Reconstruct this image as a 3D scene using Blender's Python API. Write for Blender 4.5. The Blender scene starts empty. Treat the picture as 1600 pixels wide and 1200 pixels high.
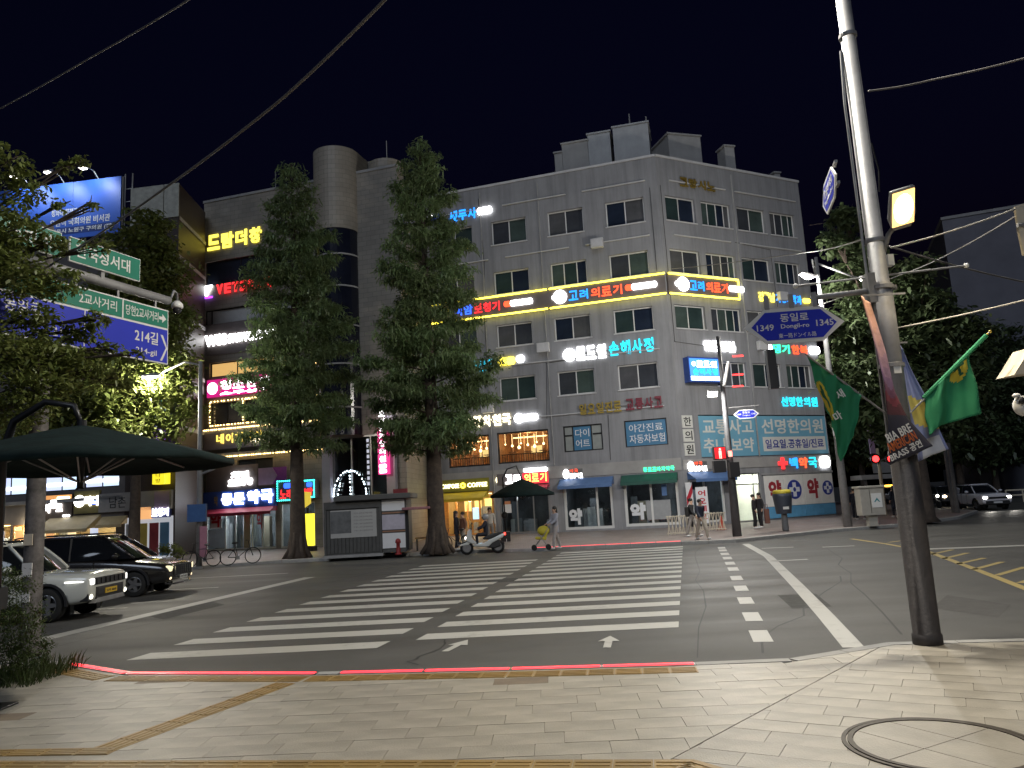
import bpy, bmesh, math, random
import numpy as np
from mathutils import Vector, Matrix
random.seed(7); RNG = np.random.default_rng(7)
R = math.radians
SC = bpy.context.scene
COL = SC.collection

# ------------------------------------------------------------------ camera
CAM_H, PITCH, ROLL, LENS = 2.1, R(8.8), R(3.15), 27.0
_X = Vector((1, 0, 0)); _V = Vector((0, -math.sin(PITCH), math.cos(PITCH))); FWD = Vector((0, math.cos(PITCH), math.sin(PITCH)))
RT = _X*math.cos(ROLL) - _V*math.sin(ROLL); UP = _X*math.sin(ROLL) + _V*math.cos(ROLL)
CAM = Vector((0, 0, CAM_H))
cd = bpy.data.cameras.new('camera'); cd.lens = LENS; cd.sensor_width = 36; cd.clip_end = 900; cd.clip_start = .05
co = bpy.data.objects.new('camera', cd); COL.objects.link(co)
co.matrix_world = Matrix(((RT.x, UP.x, -FWD.x, CAM.x), (RT.y, UP.y, -FWD.y, CAM.y), (RT.z, UP.z, -FWD.z, CAM.z), (0, 0, 0, 1)))
SC.camera = co

# ------------------------------------------------------------------ night sky, soft blue fill sun added to light facades evenly, exposure
W = bpy.data.worlds.new('World'); SC.world = W; W.use_nodes = True
nt = W.node_tree; bg = nt.nodes['Background']
sky = nt.nodes.new('ShaderNodeTexSky'); sky.sky_type = 'NISHITA'; sky.sun_disc = False
sky.sun_elevation = R(-3.0); sky.sun_rotation = R(194); sky.air_density = 1.0; sky.dust_density = .6; sky.ozone_density = 4.0
nt.links.new(sky.outputs[0], bg.inputs[0]); bg.inputs[1].default_value = 0.11
sd = bpy.data.lights.new('sun', 'SUN'); sd.energy = 0.6; sd.angle = R(25); sd.color = (.74, .84, 1)
so = bpy.data.objects.new('sun', sd); COL.objects.link(so); so.rotation_euler = (R(52), 0, R(-14))
SC.view_settings.view_transform = 'Standard'; SC.view_settings.look = 'None'
SC.view_settings.exposure = 0.0; SC.view_settings.gamma = 1; SC.view_settings.use_curve_mapping = False
SC.render.engine = 'CYCLES'
cy = SC.cycles; cy.use_denoising = True; cy.max_bounces = 6; cy.diffuse_bounces = 2; cy.glossy_bounces = 3
cy.transmission_bounces = 4; cy.transparent_max_bounces = 8; cy.caustics_reflective = False; cy.caustics_refractive = False
cy.sample_clamp_indirect = 4; cy.use_adaptive_sampling = True

# ------------------------------------------------------------------ surveying helpers
F_PX = LENS/36*1600
def ray(x, y): return (FWD*F_PX + RT*(x-800) + UP*(600-y)).normalized()
def G(x, y, z=0.0):                      # point of the ground (height z) seen at a photo pixel
    v = ray(x, y); return CAM + v*((z-CAM_H)/v.z)
def at(x, y, Y):                         # point at depth Y seen at a photo pixel
    v = ray(x, y); return CAM + v*(Y/v.y)
class Face:                              # a facade: local x along it to the right, local y into the building, z up
    def __init__(s, ox, oy, slope):
        n = math.hypot(1, slope); s.o = Vector((ox, oy, 0)); s.ex = Vector((1/n, slope/n, 0)); s.ey = Vector((-slope/n, 1/n, 0))
        s.rot = math.atan2(slope, 1)
    def px(s, x, y, d=0.0):
        v = ray(x, y); t = ((s.o + s.ey*d - CAM).dot(s.ey))/v.dot(s.ey); p = CAM + v*t - s.o
        return p.dot(s.ex), p.z
    def P(s, u, d, z): return s.o + s.ex*u + s.ey*d + Vector((0, 0, z))
    def rect(s, xl, yt, yb, xr, slope, d=0.0):
        u0, z1 = s.px(xl, yt, d); _, z0 = s.px(xl, yb, d); u1, _ = s.px(xr, (yt+yb)/2+slope*(xr-xl), d)
        return u0, u1, z0, z1

# ------------------------------------------------------------------ materials
MATS = {}
def mat(name, col, rough=.6, metal=0.0, var=.12, scale=3.0, bump=0.0, bscale=30.0, coat=0.0, spec=.5):
    if name in MATS: return MATS[name]
    m = bpy.data.materials.new(name); m.use_nodes = True; t = m.node_tree; b = t.nodes['Principled BSDF']
    b.inputs['Roughness'].default_value = rough; b.inputs['Metallic'].default_value = metal
    b.inputs['Coat Weight'].default_value = coat; b.inputs['Specular IOR Level'].default_value = spec
    tc = t.nodes.new('ShaderNodeTexCoord')
    if var > 0:
        n1 = t.nodes.new('ShaderNodeTexNoise'); n1.inputs['Scale'].default_value = scale; n1.inputs['Detail'].default_value = 8; n1.inputs['Roughness'].default_value = .65
        t.links.new(tc.outputs['Object'], n1.inputs['Vector'])
        mr = t.nodes.new('ShaderNodeMapRange'); mr.inputs[1].default_value = .3; mr.inputs[2].default_value = .7
        mr.inputs[3].default_value = 1-var; mr.inputs[4].default_value = 1+var
        t.links.new(n1.outputs[0], mr.inputs[0])
        mx = t.nodes.new('ShaderNodeVectorMath'); mx.operation = 'SCALE'; mx.inputs[0].default_value = col[:3]
        t.links.new(mr.outputs[0], mx.inputs['Scale']); t.links.new(mx.outputs[0], b.inputs['Base Color'])
    else: b.inputs['Base Color'].default_value = (*col[:3], 1)
    if bump > 0:
        n2 = t.nodes.new('ShaderNodeTexNoise'); n2.inputs['Scale'].default_value = bscale; n2.inputs['Detail'].default_value = 5
        t.links.new(tc.outputs['Object'], n2.inputs['Vector'])
        bp = t.nodes.new('ShaderNodeBump'); bp.inputs['Strength'].default_value = bump; bp.inputs['Distance'].default_value = .02
        t.links.new(n2.outputs[0], bp.inputs['Height']); t.links.new(bp.outputs[0], b.inputs['Normal'])
    MATS[name] = m; return m
def streaks(m, lo=.8, hi=1.08, sx=1.6, sz=.1):
    t = m.node_tree; b = t.nodes['Principled BSDF']; src = b.inputs['Base Color'].links[0].from_socket; tc = [n for n in t.nodes if n.type == 'TEX_COORD'][0]
    mp = t.nodes.new('ShaderNodeMapping'); mp.inputs['Scale'].default_value = (sx, sx, sz); t.links.new(tc.outputs['Object'], mp.inputs[0])
    n = t.nodes.new('ShaderNodeTexNoise'); n.inputs['Scale'].default_value = 1.4; n.inputs['Detail'].default_value = 9; n.inputs['Roughness'].default_value = .7; t.links.new(mp.outputs[0], n.inputs['Vector'])
    r_ = t.nodes.new('ShaderNodeMapRange'); r_.inputs[1].default_value = .36; r_.inputs[2].default_value = .56; r_.inputs[3].default_value = lo; r_.inputs[4].default_value = hi; t.links.new(n.outputs[0], r_.inputs[0])
    v = t.nodes.new('ShaderNodeVectorMath'); v.operation = 'SCALE'; t.links.new(src, v.inputs[0]); t.links.new(r_.outputs[0], v.inputs['Scale']); t.links.new(v.outputs[0], b.inputs['Base Color']); return m
def emis(col, strength, name=None):
    name = name or 'lit_%d_%d_%d_%d' % (col[0]*100, col[1]*100, col[2]*100, strength*10)
    if name in MATS: return MATS[name]
    m = bpy.data.materials.new(name); m.use_nodes = True; b = m.node_tree.nodes['Principled BSDF']
    b.inputs['Base Color'].default_value = (col[0]*.5, col[1]*.5, col[2]*.5, 1); b.inputs['Roughness'].default_value = .4
    b.inputs['Emission Color'].default_value = (*col, 1); b.inputs['Emission Strength'].default_value = strength
    MATS[name] = m; return m
def glass(name, tint=(.9, .95, .95), refl=.12, rough=.03):
    if name in MATS: return MATS[name]
    m = bpy.data.materials.new(name); m.use_nodes = True; t = m.node_tree
    t.nodes.remove(t.nodes['Principled BSDF']); out = t.nodes['Material Output']
    tr = t.nodes.new('ShaderNodeBsdfTransparent'); tr.inputs[0].default_value = (*tint, 1)
    gl = t.nodes.new('ShaderNodeBsdfGlossy'); gl.inputs[1].default_value = rough
    lw = t.nodes.new('ShaderNodeLayerWeight'); fr = t.nodes.new('ShaderNodeMath'); fr.operation = 'POWER'; fr.inputs[1].default_value = 4; t.links.new(lw.outputs['Facing'], fr.inputs[0])
    ad = t.nodes.new('ShaderNodeMath'); ad.operation = 'MULTIPLY_ADD'; ad.use_clamp = True; ad.inputs[1].default_value = .5; ad.inputs[2].default_value = refl*.4
    mx = t.nodes.new('ShaderNodeMixShader'); t.links.new(fr.outputs[0], ad.inputs[0]); t.links.new(ad.outputs[0], mx.inputs[0])
    t.links.new(tr.outputs[0], mx.inputs[1]); t.links.new(gl.outputs[0], mx.inputs[2]); t.links.new(mx.outputs[0], out.inputs[0])
    MATS[name] = m; return m
def leafmat(name, col, var=.35):
    if name in MATS: return MATS[name]
    m = bpy.data.materials.new(name); m.use_nodes = True; t = m.node_tree
    t.nodes.remove(t.nodes['Principled BSDF']); out = t.nodes['Material Output']
    at_ = t.nodes.new('ShaderNodeAttribute'); at_.attribute_name = 'shade'
    mr = t.nodes.new('ShaderNodeMapRange'); mr.inputs[3].default_value = 1-var; mr.inputs[4].default_value = 1+var
    t.links.new(at_.outputs['Fac'], mr.inputs[0])
    hs = t.nodes.new('ShaderNodeHueSaturation'); hs.inputs['Color'].default_value = (*col, 1)
    t.links.new(mr.outputs[0], hs.inputs['Value'])
    h2 = t.nodes.new('ShaderNodeMapRange'); h2.inputs[3].default_value = .485; h2.inputs[4].default_value = .515
    t.links.new(at_.outputs['Fac'], h2.inputs[0]); t.links.new(h2.outputs[0], hs.inputs['Hue'])
    df = t.nodes.new('ShaderNodeBsdfDiffuse'); tl = t.nodes.new('ShaderNodeBsdfTranslucent'); mx = t.nodes.new('ShaderNodeMixShader'); mx.inputs[0].default_value = .4
    t.links.new(hs.outputs[0], df.inputs[0]); t.links.new(hs.outputs[0], tl.inputs[0])
    t.links.new(df.outputs[0], mx.inputs[1]); t.links.new(tl.outputs[0], mx.inputs[2])
    gl = t.nodes.new('ShaderNodeBsdfGlossy'); gl.inputs[1].default_value = .45; gl.inputs[0].default_value = (.6, .65, .6, 1)
    m2 = t.nodes.new('ShaderNodeMixShader'); m2.inputs[0].default_value = .05
    t.links.new(mx.outputs[0], m2.inputs[1]); t.links.new(gl.outputs[0], m2.inputs[2]); t.links.new(m2.outputs[0], out.inputs[0])
    MATS[name] = m; return m

# ------------------------------------------------------------------ objects
def tag(o, label=None, cat=None, group=None, kind=None):
    if label: o['label'] = label
    if cat: o['category'] = cat
    if group: o['group'] = group
    if kind: o['kind'] = kind
    return o
def thing(name, label, cat, loc=(0, 0, 0), rotz=0.0, group=None):
    o = bpy.data.objects.new(name, None); COL.objects.link(o); o.empty_display_size = .2
    o.location = loc; o.rotation_euler = (0, 0, rotz); return tag(o, label, cat, group)
def link(name, me, m=None, parent=None, loc=None, scale=None, rot=None):
    o = bpy.data.objects.new(name, me); COL.objects.link(o)
    if m is not None:
        if not me.materials: me.materials.append(m)
        elif me.materials[0] is not m:
            o.material_slots[0].link = 'OBJECT'; o.material_slots[0].material = m
    if parent is not None: o.parent = parent
    if loc is not None: o.location = loc
    if scale is not None: o.scale = scale
    if rot is not None: o.rotation_euler = rot
    return o
def copy_tree(o, parent=None, loc=None, rotz=None):
    c = o.copy(); COL.objects.link(c); c.parent = parent
    if loc is not None: c.location = loc
    if rotz is not None: c.rotation_euler = (0, 0, rotz)
    for ch in list(o.children): copy_tree(ch, c)
    return c
class MB:
    def __init__(s): s.v = []; s.f = []; s.m = []
    def add(s, vs, fs, mi=0):
        b = len(s.v); s.v += [tuple(p) for p in vs]; s.f += [tuple(i+b for i in f) for f in fs]; s.m += [mi]*len(fs); return s
    def box(s, x0, x1, y0, y1, z0, z1, mi=0):
        return s.add([(x0,y0,z0),(x1,y0,z0),(x1,y1,z0),(x0,y1,z0),(x0,y0,z1),(x1,y0,z1),(x1,y1,z1),(x0,y1,z1)],
                     [(3,2,1,0),(4,5,6,7),(0,1,5,4),(1,2,6,5),(2,3,7,6),(3,0,4,7)], mi)
    def quad(s, a, b, c, d, mi=0): return s.add([a, b, c, d], [(0,1,2,3)], mi)
    def prism_xz(s, poly, y0, y1, mi=0):       # polygon in x,z extruded along y
        n = len(poly); vs = [(x, y0, z) for x, z in poly] + [(x, y1, z) for x, z in poly]
        return s.add(vs, [tuple(range(n)), tuple(range(2*n-1, n-1, -1))] + [(i, i+n, (i+1) % n+n, (i+1) % n) for i in range(n)], mi)
    def prism_xy(s, poly, z0, z1, mi=0):
        n = len(poly); vs = [(p[0], p[1], z0) for p in poly] + [(p[0], p[1], z1) for p in poly]
        return s.add(vs, [tuple(range(n-1, -1, -1)), tuple(range(n, 2*n))] + [(i, (i+1) % n, (i+1) % n+n, i+n) for i in range(n)], mi)
    def prism_yz(s, poly, x0, x1, mi=0):
        n = len(poly); vs = [(x0, y, z) for y, z in poly] + [(x1, y, z) for y, z in poly]
        return s.add(vs, [tuple(range(n-1, -1, -1)), tuple(range(n, 2*n))] + [(i, (i+1) % n, (i+1) % n+n, i+n) for i in range(n)], mi)
    def tube(s, pts, r, n=8, cap=True, mi=0):
        pts = [Vector(p) for p in pts]; rs = r if isinstance(r, (list, tuple)) else [r]*len(pts); b = len(s.v); ref = None
        for i, p in enumerate(pts):
            t = (pts[min(i+1, len(pts)-1)] - pts[max(i-1, 0)]).normalized()
            if ref is None: ref = t.orthogonal().normalized()
            ref = (ref - t*ref.dot(t)).normalized(); bn = t.cross(ref)
            for k in range(n):
                a = 2*math.pi*k/n; q = p + (ref*math.cos(a) + bn*math.sin(a))*rs[i]; s.v.append(tuple(q))
        for i in range(len(pts)-1):
            for k in range(n):
                s.f.append((b+i*n+k, b+i*n+(k+1) % n, b+(i+1)*n+(k+1) % n, b+(i+1)*n+k)); s.m.append(mi)
        if cap:
            s.f.append(tuple(b+k for k in range(n-1, -1, -1))); s.f.append(tuple(b+(len(pts)-1)*n+k for k in range(n))); s.m += [mi, mi]
        return s
    def lathe(s, prof, c=(0, 0, 0), n=24, axis='z', mi=0, cap=True):   # profile of (radius, height)
        b = len(s.v)
        for r_, h in prof:
            for k in range(n):
                a = 2*math.pi*k/n; x, y = r_*math.cos(a), r_*math.sin(a)
                q = (x, y, h) if axis == 'z' else ((x, h, y) if axis == 'y' else (h, x, y))
                s.v.append((c[0]+q[0], c[1]+q[1], c[2]+q[2]))
        for i in range(len(prof)-1):
            for k in range(n): s.f.append((b+i*n+k, b+i*n+(k+1) % n, b+(i+1)*n+(k+1) % n, b+(i+1)*n+k)); s.m.append(mi)
        if cap: s.f.append(tuple(b+k for k in range(n-1, -1, -1))); s.f.append(tuple(b+(len(prof)-1)*n+k for k in range(n))); s.m += [mi, mi]
        return s
    def ball(s, c, rx, ry=None, rz=None, nu=12, nv=8, mi=0):
        ry = ry or rx; rz = rz or rx; vs = [(c[0], c[1], c[2]-rz)]; fs = []
        for j in range(1, nv):
            a = -math.pi/2 + math.pi*j/nv
            for k in range(nu):
                t = 2*math.pi*k/nu; vs.append((c[0]+rx*math.cos(a)*math.cos(t), c[1]+ry*math.cos(a)*math.sin(t), c[2]+rz*math.sin(a)))
        vs.append((c[0], c[1], c[2]+rz)); top = len(vs)-1
        for k in range(nu): fs.append((0, 1+(k+1) % nu, 1+k))
        for j in range(nv-2):
            for k in range(nu): fs.append((1+j*nu+k, 1+j*nu+(k+1) % nu, 1+(j+1)*nu+(k+1) % nu, 1+(j+1)*nu+k))
        for k in range(nu): fs.append((1+(nv-2)*nu+k, 1+(nv-2)*nu+(k+1) % nu, top))
        return s.add(vs, fs, mi)
    def mesh(s, name='mesh', smooth=False):
        me = bpy.data.meshes.new(name); me.from_pydata(s.v, [], s.f)
        if any(s.m): me.polygons.foreach_set('material_index', s.m)
        if smooth: me.polygons.foreach_set('use_smooth', [True]*len(me.polygons))
        me.update(); return me
    def build(s, name, m, parent=None, smooth=False, bevel=0.0, loc=None, rot=None, seg=2):
        me = s.mesh(name, smooth)
        ms = m if isinstance(m, (list, tuple)) else [m]
        for q in ms: me.materials.append(q)
        o = link(name, me, None, parent, loc, None, rot)
        if smooth == 'auto':
            pass
        if bevel > 0:
            bv = o.modifiers.new('bevel', 'BEVEL'); bv.width = bevel; bv.segments = seg; bv.limit_method = 'ANGLE'; bv.angle_limit = R(35)
            bv.harden_normals = False
        return o
def outward(o):
    bm = bmesh.new(); bm.from_mesh(o.data); bmesh.ops.recalc_face_normals(bm, faces=bm.faces[:]); bm.to_mesh(o.data); bm.free(); return o
def bx(name, m, parent, x0, x1, y0, y1, z0, z1, bevel=0.0): return MB().box(x0, x1, y0, y1, z0, z1).build(name, m, parent, bevel=bevel)

# ------------------------------------------------------------------ lettering
_G = {}
def _tmesh(txt, bold, ext):
    key = (txt, bold, ext)
    if key in _G: return _G[key]
    c = bpy.data.curves.new('t', 'FONT'); c.body = txt; c.size = 1; c.extrude = ext; c.offset = bold; c.resolution_u = 2
    o = bpy.data.objects.new('t', c); me = bpy.data.meshes.new_from_object(o)
    bpy.data.objects.remove(o); bpy.data.curves.remove(c)
    n = len(me.vertices); co_ = np.empty(n*3, np.float32); me.vertices.foreach_get('co', co_); co_ = co_.reshape(-1, 3)
    if n == 0: _G[key] = (me, (0, 1, 0, 1)); return _G[key]
    x0, x1, z0, z1 = co_[:, 0].min(), co_[:, 0].max(), co_[:, 1].min(), co_[:, 1].max()
    new = np.stack([(co_[:, 0]-x0)/max(x1-x0, 1e-4), -co_[:, 2], (co_[:, 1]-z0)/max(z1-z0, 1e-4)], 1)   # unit box, faces -y
    me.vertices.foreach_set('co', new.astype(np.float32).ravel()); me.update(); me.materials.clear()
    _G[key] = (me, (float(x0), float(x1), float(z0), float(z1))); return _G[key]
def letters(parent, txt, x0, x1, z0, z1, m, y=-.06, depth=.04, bold=.03, ms=None):
    """channel letters: one object for each character"""
    n = len(txt); cw = (x1-x0)/n
    for i, ch in enumerate(txt):
        if ch == ' ': continue
        me, (a, b, c, d) = _tmesh(ch, bold, .5)
        asp = min(1.0, (b-a)/.86) if ord(ch) > 0x3000 else 1.0
        w = cw*.88*max(asp, .25); link('letter', me.copy() if False else me, (ms[i] if ms else m), parent, (x0+cw*i+(cw-w)/2, y, z0), (w, depth, z1-z0))
def lettering(parent, txt, x0, x1, z0, z1, m, y=-.01, depth=.006, bold=.02, name='lettering'):
    me, _ = _tmesh(txt, bold, .5); return link(name, me, m, parent, (x0, y, z0), (x1-x0, depth, z1-z0))
def lamp(name, parent, loc, power, col=(1, .9, .75), radius=.12, spot=None, rot=(0, 0, 0), blend=.5):
    l = bpy.data.lights.new(name, 'SPOT' if spot else 'POINT'); l.energy = power; l.color = col; l.shadow_soft_size = radius
    if spot: l.spot_size = R(spot); l.spot_blend = blend
    o = bpy.data.objects.new(name, l); COL.objects.link(o); o.parent = parent; o.location = loc; o.rotation_euler = rot; return o
# ================================================================== GROUND
def asphalt():
    m = bpy.data.materials.new('asphalt'); m.use_nodes = True; t = m.node_tree; b = t.nodes['Principled BSDF']
    tc = t.nodes.new('ShaderNodeTexCoord')
    def noise(sc, det, vec=None, rough=.6):
        n = t.nodes.new('ShaderNodeTexNoise'); n.inputs['Scale'].default_value = sc; n.inputs['Detail'].default_value = det; n.inputs['Roughness'].default_value = rough
        t.links.new(vec or tc.outputs['Object'], n.inputs['Vector']); return n
    mp = t.nodes.new('ShaderNodeMapping'); mp.inputs['Scale'].default_value = (.05, .9, 1); t.links.new(tc.outputs['Object'], mp.inputs[0])
    a = noise(.35, 6); bb = noise(1.0, 3, mp.outputs[0]); c = noise(160, 3, None, .8)
    def mapr(n, lo, hi, f0=.3, f1=.7):
        q = t.nodes.new('ShaderNodeMapRange'); q.inputs[1].default_value = f0; q.inputs[2].default_value = f1; q.inputs[3].default_value = lo; q.inputs[4].default_value = hi
        t.links.new(n.outputs[0], q.inputs[0]); return q
    def mul(p, q):
        x = t.nodes.new('ShaderNodeMath'); x.operation = 'MULTIPLY'; t.links.new(p.outputs[0], x.inputs[0]); t.links.new(q.outputs[0], x.inputs[1]); return x
    k = mul(mul(mapr(a, .82, 1.18), mapr(bb, .8, 1.18)), mapr(c, .65, 1.4))
    sc_ = t.nodes.new('ShaderNodeVectorMath'); sc_.operation = 'SCALE'; sc_.inputs[0].default_value = (.082, .08, .074); t.links.new(k.outputs[0], sc_.inputs['Scale'])
    t.links.new(sc_.outputs[0], b.inputs['Base Color'])
    rr = mapr(bb, .5, .72); t.links.new(rr.outputs[0], b.inputs['Roughness'])
    bp = t.nodes.new('ShaderNodeBump'); bp.inputs['Strength'].default_value = .5; bp.inputs['Distance'].default_value = .006
    t.links.new(c.outputs[0], bp.inputs['Height']); t.links.new(bp.outputs[0], b.inputs['Normal'])
    return m
def paint(name, col, wear=.5):
    m = bpy.data.materials.new(name); m.use_nodes = True; t = m.node_tree; b = t.nodes['Principled BSDF']; b.inputs['Roughness'].default_value = .55
    tc = t.nodes.new('ShaderNodeTexCoord')
    n = t.nodes.new('ShaderNodeTexNoise'); n.inputs['Scale'].default_value = 5; n.inputs['Detail'].default_value = 12; n.inputs['Roughness'].default_value = .8
    n2 = t.nodes.new('ShaderNodeTexNoise'); n2.inputs['Scale'].default_value = .8; n2.inputs['Detail'].default_value = 5
    t.links.new(tc.outputs['Object'], n.inputs['Vector']); t.links.new(tc.outputs['Object'], n2.inputs['Vector'])
    ad = t.nodes.new('ShaderNodeMath'); ad.operation = 'ADD'; t.links.new(n.outputs[0], ad.inputs[0]); t.links.new(n2.outputs[0], ad.inputs[1])
    cr = t.nodes.new('ShaderNodeValToRGB'); cr.color_ramp.elements[0].position = .62-.1*wear; cr.color_ramp.elements[1].position = 1.2*.78
    cr.color_ramp.elements[0].color = (col[0]*.32, col[1]*.31, col[2]*.3, 1); cr.color_ramp.elements[1].color = (*col, 1)
    t.links.new(ad.outputs[0], cr.inputs[0]); t.links.new(cr.outputs[0], b.inputs['Base Color'])
    return m
ASPH = asphalt(); PAINT = paint('road_paint_white', (.5, .49, .45), 1.0); YPAINT = paint('road_paint_yellow', (.5, .38, .14))
road = MB().add([(-400, -60, 0), (500, -60, 0), (500, 800, 0), (-400, 800, 0)], [(0, 1, 2, 3)]).build('road', ASPH); tag(road, kind='structure')

def marking(name, poly, m=PAINT, z=.004):
    return MB().add([(p[0], p[1], z) for p in poly], [tuple(range(len(poly)))]).build(name, m, road)
def strip(name, a, b, w, m=PAINT, z=.004):
    a = Vector(a[:2]); b = Vector(b[:2]); n = (b-a).normalized(); n = Vector((-n.y, n.x))*w/2
    return marking(name, [a-n, b-n, b+n, a+n], m, z)
SL = -.035
for i in range(17):                                     # zebra crossing in two banks with a clear walking gap
    y = 12.75 + i*1.235; t_ = (y-12.76)
    xl, xa = -6.2+.155*t_, -2.25+.175*t_
    xb, xr = -1.72+.178*t_, 2.5+.215*t_
    for (p, q, dy) in ((xl, xa, 0), (xb, xr, .55)):
        if (y > 30 and p < 0) or y+dy > 32.6: continue
        h = .28; c = y+dy
        marking('crosswalk_stripe', [(p-.06, c-h+SL*(p-xl)), (q-.06, c-h+SL*(q-xl)), (q+.06, c+h+SL*(q-xl)), (p+.06, c+h+SL*(p-xl))])
strip('stop_line', G(45, 1004), G(484, 902), .42)
for i, (x, y) in enumerate([(1187, 993), (1174, 963), (1164, 938), (1157, 919), (1150, 903), (1145, 889), (1140, 880), (1136, 872), (1132, 865.5), (1129, 860), (1127, 856)]):
    p = G(x, y); strip('lane_dash', (p.x-.1, p.y-.5), (p.x+.1, p.y+.42), .27)
pts = [G(1334, 1012), G(1290, 962), G(1245, 914), G(1200, 869), G(1165, 850)]
for a, b in zip(pts, pts[1:]): strip('edge_line', a, b, .27)
for (a, b) in (((1190, 857), (1240, 855)), ((1205, 877), (1262, 874)), ((1285, 855), (1335, 853))): strip('lane_line', G(*a), G(*b), .2)
for yy, x1 in ((20.1, -8.9), (24.6, -8.3), (28.9, -7.4)):
    for k in range(5): strip('lane_line', (x1-1.2-k*8, yy+k*.25), (x1-5.6-k*8, yy+.15+k*.25), .15)
ya = [G(1640, 935), G(1600, 919), G(1525, 890), G(1450, 862), G(1385, 850), G(1330, 842)]
for a, b in zip(ya, ya[1:]): strip('yellow_line', a, b, .17, YPAINT)
for (a, b) in (((1452, 867), (1488, 859)), ((1470, 874), (1512, 864)), ((1493, 882), (1538, 872)), ((1518, 891), (1566, 878)), ((1554, 900), (1602, 886)), ((1590, 912), (1645, 896)), ((1405, 852), (1445, 846)), ((1385, 848), (1425, 843))):
    p = G(*a); q = G(*b); strip('yellow_hatch_bar', p+(q-p)*.06, q, .15, YPAINT)
strip('far_stop_line', G(1450, 858), G(1640, 851), .45)
def arrow(px, d, s=1.0):
    c = G(*px); d = Vector(d).normalized(); n = Vector((d.y, -d.x)); P = lambda a, b: (c.x+d.x*a*s+n.x*b*s, c.y+d.y*a*s+n.y*b*s)
    marking('direction_arrow', [P(-.75, -.09), P(-.75, .09), P(.05, .09), P(.05, .26), P(.75, 0), P(.05, -.26), P(.05, -.09)], PAINT, .008)
arrow((714, 1009), (.3, .95), .62); arrow((951, 1003), (.17, 1), .62)
for (x, y, r_) in ((1010, 938, .33), (300, 930, .33), (880, 900, .33)):
    p = G(x, y); mh = thing('manhole_cover', {1010: 'round iron manhole cover among the right bank of crosswalk stripes', 300: 'round iron manhole cover on the road near the stop line', 880: 'round iron manhole cover in the middle of the crosswalk'}[x], 'manhole', (p.x, p.y, .0)) if False else None

PATCH = mat('patched_asphalt', (.066, .065, .061), .8, 0, .25, 6, .4, 120); PATCH2 = mat('pale_patched_asphalt', (.085, .082, .077), .8, 0, .2, 6, .4, 120); TAR = mat('tar_seam', (.022, .022, .022), .6, 0, .3, 9)
for poly, m_ in (([(1215, 930), (1275, 928), (1300, 948), (1238, 951)], PATCH), ([(230, 962), (330, 940), (352, 945), (255, 968)], PATCH2), ([(1480, 930), (1580, 945), (1560, 965), (1455, 950)], PATCH2), ([(760, 905), (830, 902), (838, 907), (764, 911)], PATCH)): marking('asphalt_patch', [G(*p) for p in poly], m_, .002)
rs = random.Random(9)
for (a, b) in (((90, 1010), (620, 885)), ((1100, 1026), (1090, 856)), ((1400, 990), (1290, 850)), ((640, 1040), (700, 1000)), ((1180, 1020), (1320, 900)), ((560, 960), (760, 955))):
    pa, pb = G(*a), G(*b); n_ = 9; L_ = [pa+(pb-pa)*(k/n_)+Vector((rs.uniform(-.12, .12), rs.uniform(-.12, .12), 0)) for k in range(n_+1)]
    for p_, q_ in zip(L_, L_[1:]): strip('tar_seam', p_, q_, rs.uniform(.018, .04), TAR, .003)
# ---- pavers
def pavermat(name, col, var):
    m = mat(name, col, .42, 0, .14, 2.2, .25, 60); t = m.node_tree; b = t.nodes['Principled BSDF']
    src = b.inputs['Base Color'].links[0].from_socket; oi = t.nodes.new('ShaderNodeObjectInfo')
    mr = t.nodes.new('ShaderNodeMapRange'); mr.inputs[3].default_value = 1-var; mr.inputs[4].default_value = 1+var; t.links.new(oi.outputs['Random'], mr.inputs[0])
    v = t.nodes.new('ShaderNodeVectorMath'); v.operation = 'SCALE'; t.links.new(src, v.inputs[0]); t.links.new(mr.outputs[0], v.inputs['Scale']); t.links.new(v.outputs[0], b.inputs['Base Color'])
    return m
PAVE = streaks(pavermat('granite_paver', (.355, .325, .27), .06), .86, 1.06, .5, .5); JOINT = mat('paving_joint', (.21, .19, .165), .9, 0, .3, 8); BROWNP = mat('brown_paver', (.2, .155, .11), .6, 0, .2, 3)
KERB = mat('kerb_granite', (.34, .335, .32), .7, 0, .15, 4, .3, 50); TACT = pavermat('tactile_yellow', (.31, .2, .065), .12)
ZS = .10
K = [(-40, 19.2), (-20, 15.4)] + [tuple(G(x, y, ZS))[:2] for x, y in ((92, 1034), (122, 1036), (208, 1050), (500, 1050), (800, 1043), (1085, 1035), (1232, 1029), (1385, 1004), (1600, 998))] + [(12, 9.6), (40, 4)]
sw = MB().prism_xy([(40, -40), (40, 3.9)] + [(p[0], p[1]-.04) for p in reversed(K[:-1])] + [(-40, -40)], -.2, ZS-.012).build('sidewalk', JOINT); tag(sw, kind='structure')
def clip(poly, a, n):
    out = []; d = [(p[0]-a[0])*n[0]+(p[1]-a[1])*n[1] for p in poly]
    for i, p in enumerate(poly):
        q = poly[(i+1) % len(poly)]; e, f = d[i], d[(i+1) % len(poly)]
        if e >= 0: out.append(p)
        if (e >= 0) != (f >= 0): s = e/(e-f); out.append((p[0]+(q[0]-p[0])*s, p[1]+(q[1]-p[1])*s))
    return out
fa, fb = G(1075, 1172, ZS), G(1388, 1004, ZS); fd = (fb-fa).normalized(); fn = (-fd.y, fd.x)      # fold line between two laying directions
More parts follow.
